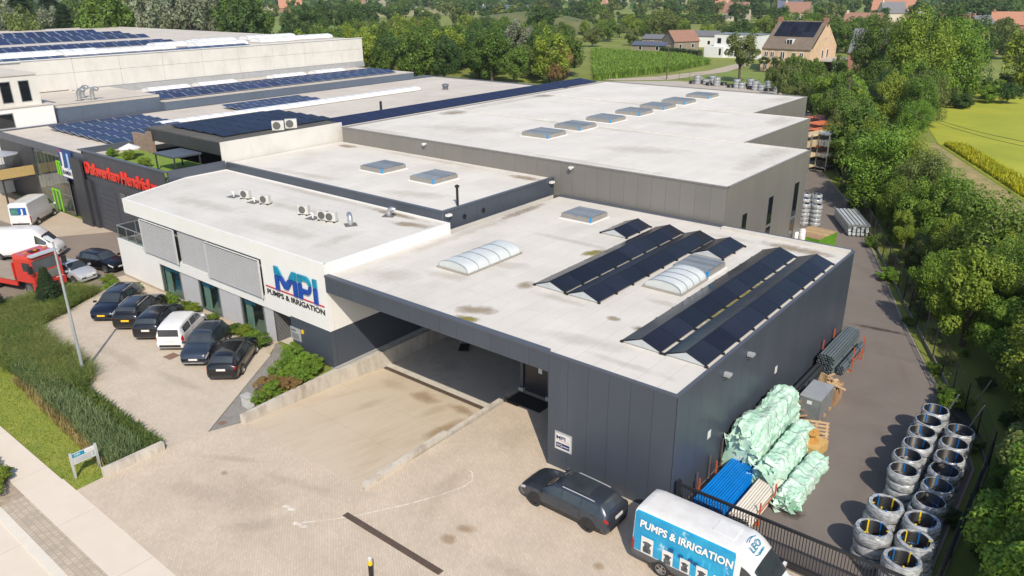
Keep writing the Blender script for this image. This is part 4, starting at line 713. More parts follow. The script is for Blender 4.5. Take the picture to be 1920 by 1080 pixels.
def car(name, label, loc, heading, L, W, st, paint, win, ws, rw, axles, r=.325, rim=RIM, plate=PLATEW, belt=5, rails=True, sunroof=None, group=None, lamps=True, glassv=(5.12, 5.86), rear_v=6.15, light_z=None, tail=(.0, .16, 4.0, 5.0), extra=None, dark_sill=True):
    o = thing(name, label, 'van' if 'van' in name else 'car', loc, heading, group); B_ = Body(L, W, st); body = B_.shell(paint, o); a, c = B_.xs[0], B_.xs[-1]
    for (x0, x1) in win: B_.sides('side_window', GL, o, x0, x1, *glassv, .012, 12)
    if ws: B_.across(*ws, 6.12).build('windscreen', GL, o, smooth=True)
    if rw: B_.across(*rw, rear_v).build('rear_window', GL, o, smooth=True)
    if sunroof: B_.across(*sunroof, 7.05).build('sunroof', GL, o, smooth=True)
    if dark_sill: B_.sides('sill_trim', TRIMB, o, a + .12, c - .12, 1.1, 2.6, .004, 16, 3)
    if lamps:
        B_.sides('headlight', LAMP, o, c - .42, c - .05, 4.1, 5.0, .008, 4, 3); B_.sides('tail_light', TAIL, o, a + tail[0] + .03, a + tail[1] + .03, tail[2], tail[3], .008, 4, 3)
    for x in [w_[1] for w_ in win[:1]] + [w_[0] for w_ in win]: B_.sides('door_seam', TRIMB, o, x - .012, x + .006, 2.7, 5.0, .003, 1, 6)
    for (w0, w1) in win[:2]: B_.sides('door_handle', TRIMB, o, w0 + .08, w0 + .26, 4.55, 4.7, .025, 2, 1)
    for x in axles:
        for sg in (1, -1):
            yy = sg * (pchip(B_.xs, B_.c[3], x) * W / 2 + .006); arch(o, x, yy, r + .055).build('wheel_arch', TRIMB, o); wheel(o, x, yy + sg * .012, r, .21, rim)
    mx = ws[1] - .18 if ws else c - 1.4; mz = pchip(B_.xs, B_.c[1], mx) + .04
    for sg in (1, -1): MB().cbox(mx, sg * (W / 2 + .09), mz + .05, .12, .2, .13).build('mirror', paint, o)
    zf = pchip(B_.xs, B_.c[4], c); wf = pchip(B_.xs, B_.c[3], c) * W / 2; zt = pchip(B_.xs, B_.c[0], c); wrr = pchip(B_.xs, B_.c[3], a) * W / 2
    MB().box(c - .02, -wf * .6, zf + .17, c + .014, wf * .6, zt - .06).build('grille', TRIMB, o); MB().box(c + .012, -.26, zf + .2, c + .03, .26, zf + .31).build('number_plate', plate, o)
    pz = .72 if L < 5 else .6; MB().box(a - .03, -.26, pz, a + .05, .26, pz + .12).build('number_plate', plate, o); MB().box(a - .02, -wrr * .85, zf + .05, a + .03, wrr * .85, zf + .2).build('rear_bumper', TRIMB, o)
    if rails:
        for sg in (1, -1):
            xs = [ws[0] - .35 + (rw[1] + .3 - ws[0] + .35) * k / 6 for k in range(7)]; MB().tube([Vector(B_.S(x, 6.35, .03)) * 1 if sg > 0 else Vector((B_.S(x, 6.35, .03)[0], -B_.S(x, 6.35, .03)[1], B_.S(x, 6.35, .03)[2])) for x in xs], .022, 6).build('roof_rail', ALU if rails == 'alu' else TRIMB, o)
    if extra: extra(o, B_)
    return o, B_
#  station rows: x, z top, z belt, roof half width ratio, body half width ratio, z bottom
def estate(L=4.69, H=1.47): k = L / 4.69; h = H / 1.47; return [(-2.34 * k, .80 * h, .72 * h, .72, .80, .3), (-2.28 * k, 1.0 * h, .92 * h, .74, .93, .22), (-2.15 * k, 1.12 * h, .96 * h, .72, .97, .2), (-1.8 * k, 1.4 * h, .97 * h, .69, .99, .2), (-1.2 * k, 1.455 * h, .96 * h, .70, 1, .2), (0, 1.47 * h, .94 * h, .71, 1, .2), (.4 * k, 1.43 * h, .935 * h, .71, 1, .2), (1.15 * k, 1.0 * h, .92 * h, .76, .99, .2), (1.7 * k, .93 * h, .85 * h, .74, .97, .2), (2.1 * k, .82 * h, .74 * h, .7, .92, .2), (2.28 * k, .70 * h, .62 * h, .64, .82, .22), (2.34 * k, .58 * h, .52 * h, .58, .74, .26)]
def suv(L=4.5, H=1.64): k = L / 4.5; h = H / 1.64; return [(-2.25 * k, .95 * h, .85 * h, .72, .82, .32), (-2.2 * k, 1.15 * h, 1.0 * h, .74, .94, .26), (-2.08 * k, 1.25 * h, 1.06 * h, .72, .98, .24), (-1.8 * k, 1.56 * h, 1.07 * h, .70, .99, .24), (-1.1 * k, 1.63 * h, 1.06 * h, .72, 1, .24), (-.1 * k, 1.64 * h, 1.03 * h, .73, 1, .24), (.35 * k, 1.59 * h, 1.02 * h, .73, 1, .24), (1.0 * k, 1.14 * h, 1.01 * h, .78, .99, .24), (1.6 * k, 1.07 * h, .96 * h, .76, .97, .24), (2.02 * k, .96 * h, .85 * h, .72, .93, .24), (2.2 * k, .8 * h, .7 * h, .66, .84, .26), (2.25 * k, .66 * h, .58 * h, .6, .76, .3)]
def hatch(L=4.1, H=1.46): k = L / 4.1; h = H / 1.46; return [(-2.05 * k, .85 * h, .78 * h, .72, .82, .3), (-2.0 * k, 1.02 * h, .92 * h, .74, .93, .22), (-1.9 * k, 1.1 * h, .97 * h, .72, .97, .2), (-1.55 * k, 1.38 * h, .97 * h, .68, .99, .2), (-.9 * k, 1.45 * h, .96 * h, .70, 1, .2), (0, 1.46 * h, .94 * h, .71, 1, .2), (.3 * k, 1.42 * h, .93 * h, .71, 1, .2), (1.0 * k, 1.0 * h, .92 * h, .76, .99, .2), (1.5 * k, .92 * h, .85 * h, .74, .97, .2), (1.85 * k, .81 * h, .73 * h, .7, .92, .2), (2.0 * k, .7 * h, .62 * h, .64, .82, .22), (2.05 * k, .58 * h, .52 * h, .58, .74, .26)]
def mpv(L=4.38, H=1.8): return [(-2.19, .95, .85, .74, .86, .34), (-2.13, 1.4, 1.02, .74, .94, .26), (-1.95, 1.64, 1.08, .74, .98, .24), (-1.2, 1.74, 1.08, .75, 1, .24), (0, 1.75, 1.06, .76, 1, .24), (.45, 1.69, 1.05, .75, 1, .24), (1.25, 1.18, 1.05, .8, .99, .24), (1.7, 1.05, .96, .76, .97, .24), (2.0, .92, .82, .72, .93, .24), (2.15, .76, .66, .66, .84, .26), (2.19, .6, .54, .6, .76, .3)]
def vanst(L=6.0, H=2.52):
    k = L / 6; h = H / 2.52; return [(-3.0 * k, 2.3 * h, 1.25, .8, .93, .36), (-2.96 * k, 2.46 * h, 1.25, .84, .97, .32), (-2.7 * k, 2.51 * h, 1.25, .85, .99, .3), (0, 2.52 * h, 1.25, .85, 1, .3), (1.05 * k, 2.5 * h, 1.25, .84, 1, .3), (1.45 * k, 2.36 * h, 1.24, .82, 1, .3), (1.75 * k, 2.1 * h, 1.22, .80, .99, .3), (2.3 * k, 1.5 * h, 1.15, .80, .98, .3), (2.5 * k, 1.28 * h, 1.1, .78, .97, .3), (2.8 * k, 1.1 * h, .98, .74, .93, .3), (2.95 * k, .9 * h, .8, .68, .86, .3), (3.0 * k, .72, .62, .62, .8, .34)]
def paint(name, c, metal=.3): return M(name, c, .28, metal, var=.06, scale=3, coat=.8)
P_NAVY = paint('navy_paint', (.008, .011, .026)); P_BLACK = paint('black_paint', (.007, .007, .009)); P_BLK2 = paint('midnight_paint', (.008, .009, .014)); P_WHITE = paint('white_paint', (.70, .70, .70), 0); P_BLUE = paint('slate_paint', (.03, .042, .066)); P_GREY = paint('graphite_paint', (.05, .06, .08), .5); P_SILV = paint('silver_paint', (.55, .57, .60), .4)
A = 129.8    # the row stands at this heading (nose towards the office)
ha, hb = radians(A), radians(A + 180)
EW = dict(win=[(-1.78, -.98), (-.94, .0), (.04, .86)], ws=(.42, 1.12), rw=(-2.14, -1.82), axles=(-1.38, 1.38))
SW = dict(win=[(-1.72, -1.02), (-.98, -.02), (.02, .78)], ws=(.38, .97), rw=(-2.07, -1.83), axles=(-1.3, 1.36), r=.35)
car('estate_car', 'dark blue estate with silver roof rails and yellow plate, facing the reed bed', (-41.75, -3.7, .004), hb, 4.69, 1.82, estate(), P_NAVY, rails='alu', plate=PLATEY, **EW)
car('large_suv', 'long black car with yellow rear plate parked between two dark cars', (-38.95, -3.35, .004), ha, 4.7, 1.88, suv(4.7, 1.62), P_BLACK, rails='alu', plate=PLATEY, **SW)
car('suv', 'black compact car with white rear plate parked beside the white people carrier', (-36.25, -3.4, .004), ha, 4.4, 1.85, suv(4.4, 1.58), P_BLK2, rails=False, **SW)
car('people_carrier', 'white people carrier van parked tail out in the middle of the row', (-33.55, -3.25, .004), ha, 4.38, 1.82, mpv(), P_WHITE, [(-1.75, -.72), (-.6, .25), (.3, .95)], (.52, 1.22), None, (-1.3, 1.35), rails=False, glassv=(5.12, 5.8), tail=(-.02, .12, 3.6, 5.2),
    extra=lambda o, B_: MB().box(-2.2, -.62, 1.08, -2.13, .62, 1.52).build('rear_window', GL, o))
car('crossover_car', 'slate blue crossover with white lower bumper parked nose out', (-30.35, -3.55, .004), hb, 4.22, 1.80, suv(4.22, 1.58), P_BLUE, rails=False, win=[(-1.6, -.95), (-.9, -.02), (.02, .75)], ws=(.36, .92), rw=(-1.92, -1.7), axles=(-1.25, 1.3), r=.34,
    extra=lambda o, B_: MB().box(2.05, -.6, .3, 2.13, .6, .36).build('bumper_trim', CHROME, o))
car('estate_car', 'black estate parked tail out beside the grey footpath', (-27.55, -3.3, .004), ha, 4.69, 1.83, estate(4.69, 1.48), P_BLACK, rails=True, **EW)
car('estate_car', 'graphite estate with black wheels and glass roof parked along the warehouse front', (-3.6, -1.98, 0), pi, 4.69, 1.84, estate(), P_GREY, rails='alu', rim=RIMD, sunroof=(-1.15, .25), **EW)
car('hatchback', 'black hatchback parked at the end wall of the office', (-51.5, -.25, 0), radians(14), 4.26, 1.77, hatch(4.26), P_BLACK, [(-1.3, -.4), (-.34, .75)], (.33, .98), (-1.9, -1.58), (-1.25, 1.3), rails=False)
car('hatchback', 'silver white hatchback parked beside the red truck', (-50.9, -2.85, 0), radians(12), 4.0, 1.75, hatch(4.0), P_SILV, [(-1.2, -.4), (-.34, .7)], (.31, .94), (-1.8, -1.5), (-1.2, 1.25), rails=False)
VW = dict(axles=(-1.65, 1.9), r=.35, rails=False, lamps=True, tail=(-.02, .1, 2.6, 4.6), glassv=(5.1, 5.75))
def vanrear(o, B_): MB().box(-3.02, -.75, 1.45, -2.97, -.05, 2.05).build('rear_window', GL, o); MB().box(-3.02, .05, 1.45, -2.97, .75, 2.05).build('rear_window', GL, o)
car('delivery_van', 'long white van with dark windscreen parked behind the red truck', (-59.7, -3.1, 0), radians(46), 6.2, 2.0, vanst(6.2, 2.6), P_WHITE, [(1.45, 2.3)], (1.95, 2.5), None, extra=vanrear, **VW)
def jrear(o, B_):
    MB().box(-2.79, -.72, 1.35, -2.72, .72, 2.05).build('rear_graphic', M('graphic_blue', (.01, .08, .34), .4), o); MB().box(-2.8, -.0, 1.38, -2.78, .68, 2.0).build('rear_graphic', M('graphic_green', (.05, .18, .14), .5, var=.6, scale=5), o)
    put('lettering', text_mesh('lettering', 'J', .62, WPAINT, .01, 'CENTER', 1.2, .03), o, (-2.805, -.36, 1.48), (radians(90), 0, radians(-90)))
car('delivery_van', 'white van with blue rear window graphic parked at the glazed showroom', (-70.9, 2.0, 0), radians(134), 5.5, 2.0, vanst(5.5, 2.5), P_WHITE, [(1.3, 2.1)], (1.75, 2.25), None, extra=jrear, axles=(-1.5, 1.7), r=.35, rails=False, tail=(-.02, .1, 2.6, 4.6), glassv=(5.1, 5.75))
# sky blue company van
WRAP = M('blue_wrap', (.0, .23, .48), .3, second=(.015, .36, .58), scale=1.3, coat=.5, dirt=((.55, .70, .78), 1.2, .6, .66, .75))
def bluevan(o, B_):
    B_.sides('wrap_graphic', WRAP, o, -2.94, 1.12, 3.3, 6.0, .006, 40, 10); B_.sides('wrap_edge', WRAP, o, -2.9, 1.1, 6.0, 6.45, .008, 40, 3); B_.sides('lower_trim', M('van_grey_trim', (.10, .10, .105), .6), o, -2.95, 2.4, 1.2, 3.25, .016, 40, 4)
    put('lettering', text_mesh('lettering', 'PUMPS & IRRIGATION', .40, WPAINT, .012, 'CENTER', .88, .012, fit=3.75), o, (-.8, -.985, 1.86), (radians(79), 0, 0)); put('lettering', text_mesh('lettering', 'www.m', .2, WPAINT, .01, 'CENTER', 1.1), o, (-.2, -1.035, .62), UP_F)
    pic = M('product_print', (.07, .08, .09), .5, var=.8, scale=7)
    put('lettering', text_mesh('lettering', 'MPI', 1.0, M('pale_wrap_print', (.03, .36, .62), .35), .008, 'CENTER', 1.1), o, (.1, -1.0, 1.35), (radians(80), 0, 0))
    for i, (x, z, s) in enumerate(((-2.3, 1.05, .42), (-1.42, .95, .36), (-.7, .98, .33), (-.02, .95, .36), (.62, .95, .3))):
        y = -1.032
        MB().box(x - s * .62, y, z - s * .75, x + s * .62, y + .01, z + s * 1.05).build('picture_card', PALE, o)
        MB().lathe([(0, -s * .6), (s * .4, -s * .6), (s * .42, -s * .1), (s * .3, 0), (s * .3, s * .3), (s * .45, s * .35), (s * .45, s * .5), (s * .15, s * .6), (0, s * .62)], 10).xf(Matrix.Translation((x, y, z)) @ Matrix.Diagonal((1, .06, 1, 1))).build('pump_picture', pic, o)
    sq = M('dark_blue_print', (.0, .07, .22), .4)
    for (x, z) in ((-1.3, 1.45), (-.9, 1.36), (-.5, 1.38), (-.28, 1.34), (.85, 1.2), (.6, 1.05), (1.0, 1.42)): MB().box(x - .09, -1.03, z - .07, x + .09, -1.016, z + .07).build('wrap_square', sq, o)
    for i in range(9): B_.sides('roof_rib', P_WHITE, o, -2.6, .75, 7.0 + .2 * i, 7.07 + .2 * i, .014, 2, 1)
    hz = M('hatch_shade', (.5, .5, .5), .5); MB().cbox(.35, .1, 2.53, .85, .75, .05).build('roof_hatch', P_WHITE, o)
    fr = (radians(46), 0, radians(90)); fc = (1.56, -.0, 2.36)
    put('lettering', text_mesh('lettering', 'LEO', .36, TEAL, .012, 'CENTER', 1.15), o, fc, fr); put('lettering', text_mesh('lettering', 'pumps', .14, TEAL, .012, 'CENTER', 1.2), o, (1.69, .12, 2.24), fr)
    for sg in (1, -1): MB().tube([(sg * .46 * sin(t_), .12 + sg * .30 * cos(t_), 0) for t_ in [-.5 + 1.25 * k / 8 for k in range(9)]], .02, 5).build('logo_arc', TEAL, o, fc, fr)
    vanrear(o, B_)
car('delivery_van', 'sky blue and white company van parked by the sliding gate', (3.1, -2.28, 0), 0.0, 6.0, 2.06, vanst(), P_WHITE, [(1.35, 2.25)], (1.8, 2.42), None, extra=bluevan, dark_sill=False, **VW)
# red flatbed truck
tr = thing('flatbed_truck', 'red flatbed truck with chrome grille parked beside the grasses', 'truck', (-49.4, -5.05, 0), radians(17))
TRED = paint('truck_red', (.55, .03, .02), 0); 
MB().add([(-1.9, -1.2, .95), (0, -1.2, .95), (0, -1.2, 1.75), (-.18, -1.15, 2.75), (-.5, -1.1, 3.0), (-1.9, -1.15, 3.05)] + [(-1.9, 1.2, .95), (0, 1.2, .95), (0, 1.2, 1.75), (-.18, 1.15, 2.75), (-.5, 1.1, 3.0), (-1.9, 1.15, 3.05)], [(0, 1, 2, 3, 4, 5), (11, 10, 9, 8, 7, 6), (0, 6, 7, 1), (1, 7, 8, 2), (2, 8, 9, 3), (3, 9, 10, 4), (4, 10, 11, 5), (5, 11, 6, 0)]).build('cab', TRED, tr)
MB().add([(.012, -1.05, 1.8), (.012, 1.05, 1.8), (-.13, 1.02, 2.6), (-.13, -1.02, 2.6), (-.02, -1.05, 1.8), (-.02, 1.05, 1.8), (-.17, 1.02, 2.6), (-.17, -1.02, 2.6)], [(0, 1, 2, 3), (7, 6, 5, 4), (0, 4, 5, 1), (2, 6, 7, 3), (1, 5, 6, 2), (0, 3, 7, 4)]).build('windscreen', GL, tr)
for sg in (-1, 1): MB().box(-1.0, sg * 1.19 - .02, 1.85, -.25, sg * 1.19 + .02, 2.5).build('side_window', GL, tr); MB().cbox(.08, sg * 1.4, 2.1, .2, .3, .55).build('mirror', TRIMB, tr); MB().box(-.04, sg * .8 - .3, .7, .1, sg * .8 + .3, .95).build('headlight', LAMP, tr)
MB().box(0, -.85, 1.05, .05, .85, 1.68).build('grille', M('chrome_grille', (.32, .33, .34), .3, .7), tr); MB().box(-.3, -1.22, .35, .16, 1.22, .92).build('bumper', TRED, tr); MB().box(.16, -.5, .42, .2, .5, .75).build('bumper_grille', TRIMB, tr)
MB().box(-.35, -1.1, 2.95, .12, 1.1, 3.08).build('sun_visor', LAMP, tr); MB().box(-1.3, -.35, 3.05, -.8, .35, 3.1).build('roof_hatch', TRIMB, tr)
for k in range(3): MB().cbox(-.9, -.8 + .8 * k, 3.14, .2, .18, .1).build('beacon', M('amber_lamp', (.6, .22, .01), .3), tr)
MB().box(-9.0, -1.25, 1.0, -2.1, 1.25, 1.18).build('bed', M('bed_boards', (.30, .25, .2), .8), tr); MB().box(-2.1, -1.25, 1.18, -2.0, 1.25, 2.4).build('headboard', TRED, tr); MB().box(-9, -1.2, .55, -2.0, -1.1, .95).box(-9, 1.1, .55, -2.0, 1.2, .95).build('side_skirt', TRED, tr)
for x in (-.75, -4.6, -6.0):
    for sg in (-1, 1): wheel(tr, x, sg * 1.2, .5, .3, RIM)
# ------------------------------------------------------------------ yard goods: pipe coils
FILM = None
def film():
    m = bpy.data.materials.new('plastic_film'); m.use_nodes = True; nt = m.node_tree; L = nt.links.new; p = nt.nodes['Principled BSDF']
    p.inputs['Base Color'].default_value = (.64, .67, .70, 1); p.inputs['Roughness'].default_value = .2; p.inputs['Specular IOR Level'].default_value = .9; p.inputs['Coat Weight'].default_value = .6
    geo = nn(nt, 'ShaderNodeNewGeometry'); mp = nn(nt, 'ShaderNodeMapping'); mp.inputs['Scale'].default_value = (1.6, 1.6, 4); L(geo.outputs['Position'], mp.inputs[0])
    n = nn(nt, 'ShaderNodeTexNoise'); n.inputs['Scale'].default_value = 1.6; n.inputs['Detail'].default_value = 5; n.inputs['Distortion'].default_value = 1.2; L(mp.outputs[0], n.inputs[0])
    b = nn(nt, 'ShaderNodeBump'); b.inputs['Strength'].default_value = .55; b.inputs['Distance'].default_value = .06; L(n.outputs[0], b.inputs['Height']); L(b.outputs[0], p.inputs['Normal'])
    r = nn(nt, 'ShaderNodeMapRange'); r.inputs[1].default_value = .38; r.inputs[2].default_value = .66; r.inputs[3].default_value = .36; r.inputs[4].default_value = .78; L(n.outputs[0], r.inputs[0])
    t = nn(nt, 'ShaderNodeBsdfTransparent'); ms = nn(nt, 'ShaderNodeMixShader'); L(r.outputs[0], ms.inputs[0]); L(t.outputs[0], ms.inputs[1]); L(p.outputs[0], ms.inputs[2]); L(ms.outputs[0], nt.nodes['Material Output'].inputs[0]); return m
FILM = film(); PIPEB = M('black_pipe', (.014, .014, .016), .38, var=.2, spec=.6); STRAPB = M('blue_strap', (.01, .13, .42), .5); STRAPY = M('yellow_strap', (.75, .55, .02), .5)
COILS = {}
def coil_mesh(ro, ri, h):
    if (ro, ri, h) in COILS: return COILS[(ro, ri, h)]
    nr = 5; nz = 7; pr_ = [(ri + .018 * (k % 2), h * k / (2 * nz)) for k in range(2 * nz + 1)] + [(ri + (ro - ri) * k / (2 * nr), h - .02 * (k % 2)) for k in range(1, 2 * nr + 1)] + [(ro - .018 * (k % 2), h - h * k / (2 * nz)) for k in range(1, 2 * nz + 1)]
    w_ = MB().lathe(pr_, 28, close=True).mesh('winding', PIPEB, True, 30)
    rnd = random.Random(int(ro * 100)); fm = MB(); n = 28; pts = []
    prof = [(ri + .06, h + .012), (ri + .05, h + .018), ((ri + ro) / 2, h + .024), (ro - .03, h + .018), (ro + .022, h * .85), (ro + .03, h * .5), (ro + .022, h * .15), (ro - .02, .005)]
    for j in range(n):
        for (r, z) in prof:
            a = 2 * pi * j / n; q = 1 + .008 * rnd.uniform(-1, 1); pts.append((r * q * cos(a), r * q * sin(a), z + .012 * rnd.uniform(-1, 1)))
    k = len(prof); fm.add(pts, [(j * k + i, ((j + 1) % n) * k + i, ((j + 1) % n) * k + i + 1, j * k + i + 1) for j in range(n) for i in range(k - 1)])
    f = fm.mesh('plastic_wrap', FILM, True, 50); sm = MB(); loop = [(ri - .016, .02), (ri - .016, h + .03), (ri + (ro - ri) * .45, h + .034), (ri + (ro - ri) * .45, h + .03)]
    for y in (-.03, .03): pass
    sm.add([(r, y, z) for y in (-.03, .03) for r, z in loop], [(0, 4, 5, 1), (1, 5, 6, 2), (2, 6, 7, 3)]); COILS[(ro, ri, h)] = (w_, f, sm.mesh('strap', STRAPB), sm.mesh('strap', STRAPY)); return COILS[(ro, ri, h)]
def coil(label, x, y, z, ro=.62, ri=.45, h=.42, straps=5, yellow=False, rz=0, group='film wrapped pipe coils on the lane', tilt=(0, 0), wrap=True):
    o = thing('pipe_coil', label, 'pipe coil', (x, y, z), rz, group); o.rotation_euler = (tilt[0], tilt[1], rz); w_, f, sb, sy = coil_mesh(ro, ri, h); put('winding', w_, o)
    if wrap: put('plastic_wrap', f, o)
    for k in range(straps): put('strap', sy if yellow and k % 2 else sb, o, (0, 0, 0), 2 * pi * k / straps + .4)
    return o
rows = [('lane side row', [(7.35, 7.3, 4), (7.2, 8.62, 4), (7.2, 9.9, 4), (7.25, 11.15, 4), (7.12, 12.42, 4), (7.2, 13.75, 4)]), ('fence side row', [(8.62, 5.72, 4), (8.66, 7.05, 4), (8.62, 8.38, 4), (8.6, 9.7, 4), (8.62, 11.0, 4), (8.55, 12.35, 4)])]
LV = ['bottom coil', 'second coil', 'third coil', 'top coil']; rc = random.Random(3)
for cn, lst in rows:
    for i, (x, y, n) in enumerate(lst):
        for k in range(n): coil('%s of the %s blue strapped stack from the gate, %s' % (LV[k], ORD[i], cn), x + rc.uniform(-.07, .07), y + rc.uniform(-.05, .05), .002 + k * .405, h=.40, straps=rc.choice((3, 4, 6)), rz=rc.uniform(0, 6), ro=.61, ri=.49, tilt=(rc.uniform(-.025, .025), rc.uniform(-.025, .025)))
for i, (x, y, n, who) in enumerate([(7.3, 4.5, 3, 'behind the front pair'), (8.75, 4.33, 3, 'in the corner behind the fence row'), (8.85, 2.9, 3, 'in the middle by the fence'), (8.72, 1.48, 3, 'closest to the gate and fence'), (7.42, 2.65, 3, 'on the lane side near the gate')]):
    for k in range(n): coil('large yellow taped coil, %s of the pile %s' % (('bottom coil', 'middle coil', 'top coil')[k], who), x + rc.uniform(-.04, .04), y + rc.uniform(-.03, .03), .002 + k * .51, ro=.68, ri=.46, h=.5, straps=rc.choice((3, 5, 6)), yellow=True, rz=rc.uniform(0, 6), tilt=(rc.uniform(-.03, .03), rc.uniform(-.03, .03)))
for i, (x, y) in enumerate(((-10.9, 46.6), (-9.9, 46.9), (-11.6, 48.5), (-10.6, 48.9), (-12.2, 50.4), (-11.2, 50.7))):
    for k in range(5): coil('silvery pipe coil, %s of the %s stack behind the green boards' % (['bottom', 'second', 'middle', 'fourth', 'top'][k], ORD[i]), x, y, .002 + k * .41, ro=.5, ri=.33, h=.40, straps=3, rz=rc.uniform(0, 6), group='pipe coils behind the green boards')
for i in range(34):
    u = i / 33; x = -71 + 27 * u + rc.uniform(-.4, .4); y = 143.2 - 4.5 * u + (i % 2) * 2.4 + rc.uniform(-.3, .3)
    if 9 < i < 12: continue
    for k in range(1 + (i * 7) % 3): coil('pipe coil in the row of coils on the rear yard beyond the hall', x, y, .0 + k * .63, ro=.75, ri=.5, h=.62, straps=3, rz=rc.uniform(0, 6), group='distant coils on the rear yard', wrap=(i * 5) % 3 != 0)
# ------------------------------------------------------------------ pipe bundles and wrapped stacks beside the warehouse
def pipes(name, label, x0, x1, y0, y1, d, layers, mat, z0=.12, slope=0, n=8, hollow=True):
    o = thing(name, label, 'pipes', ((x0 + x1) / 2, (y0 + y1) / 2, 0)); L = y1 - y0; m = MB(); r = d / 2 * .97; k = 10
    m.lathe([(r * .86, -L / 2 + .12), (r * .86, -L / 2), (r, -L / 2), (r, L / 2), (r * .86, L / 2), (r * .86, L / 2 - .12), (0, L / 2 - .12)], k).lathe([(r * .86, -L / 2 + .12), (0, -L / 2 + .12)], k).xf(Matrix.Rotation(radians(90), 4, 'X')); me = m.mesh('pipe', mat, True, 50); cnt = int((x1 - x0) / d)
    for l in range(layers):
        for i in range(cnt - (l % 2)):
            put('pipe', me, o, (-(x1 - x0) / 2 + d * (i + .5 + .5 * (l % 2)), rc.uniform(-.08, .08), z0 + d * (.5 + .87 * l)), (0, 0, rc.uniform(-.004, .004)))
    for y in (-L * .35, L * .3): MB().box(-(x1 - x0) / 2 - .05, y - .06, 0, (x1 - x0) / 2 + .05, y + .06, z0).build('bearer', M('bearer_wood', (.28, .2, .12), .9), o)
    return o
BLUEP = M('blue_pipe_plastic', (.0, .17, .55), .35, var=.12, obj=.08); WHITEP = M('cream_pipe_plastic', (.68, .64, .57), .4, var=.06, obj=.05); GREYP = M('grey_pipe_plastic', (.10, .125, .14), .4, var=.1, obj=.15); BLKP = M('black_pipe_plastic', (.03, .033, .037), .35, obj=.2)
pipes('blue_pipe_stack', 'stack of bright blue pipes behind the sliding gate', .55, 1.98, 1.0, 4.9, .118, 6, BLUEP); pipes('white_pipe_stack', 'stack of cream white pipes next to the blue pipes', 2.15, 3.1, 1.0, 4.7, .115, 6, WHITEP)
pipes('white_pipe_stack', 'cream pipe ends showing under the tallest green wrapped stack', .35, 1.7, 4.95, 9.8, .115, 8, WHITEP, .15)
pipes('grey_pipe_stack', 'tall stack of thick grey pipes in an orange rack along the warehouse wall', .3, 1.3, 17.3, 22.3, .16, 8, GREYP, .1); pipes('grey_pipe_stack', 'low stack of grey pipes outside the orange rack', 1.36, 1.86, 17.7, 22.0, .14, 4, GREYP, .1)
pipes('black_pipe_stack', 'fat black pipes lying along the warehouse wall behind the steel crate', .12, .98, 12.7, 17.2, .27, 2, BLKP, .1)
ORG = M('orange_rack_paint', (.48, .10, .04), .5, var=.15)
for nm, lab, x0, x1, ys, h in (('pipe_rack', 'orange steel rack posts round the grey pipes', .2, 1.95, (18.6, 20.6), 1.55), ('pipe_rack', 'rusty red rack posts standing round the blue and white pipes', .45, 3.2, (1.9, 3.6), 1.15)):
    o = thing(nm, lab, 'rack', ((x0 + x1) / 2, ys[0], 0))
    for y in ys:
        for x in (x0, x1): MB().box(x - (x0 + x1) / 2 - .03, y - ys[0] - .03, 0, x - (x0 + x1) / 2 + .03, y - ys[0] + .03, h).build('post', ORG, o)
        MB().box(-(x1 - x0) / 2, y - ys[0] - .03, .02, (x1 - x0) / 2, y - ys[0] + .03, .08).build('cross_bar', ORG, o)
    MB().box((x1 - x0) / 2 - .02, 0, .65, (x1 - x0) / 2 + .02, ys[1] - ys[0], .7).build('brace', ORG, o)
for i in range(6):
    o = thing('rack_stake', 'thin upright stake along the warehouse wall, %s from the gate' % ORD[i], 'stake', (.2, 2.2 + i * 1.25, 0), 0, 'stakes along the warehouse wall'); MB().box(-.02, -.02, 0, .02, .02, 1.2 + .25 * (i % 3)).build('stake', M('rusty_stake', (.16, .10, .08), .7), o)
TARP = M('mint_film', (.30, .56, .41), .5, second=(.60, .73, .66), scale=1.6, spec=.6, dirt=((.45, .66, .70), .9, .58, .72, .6))
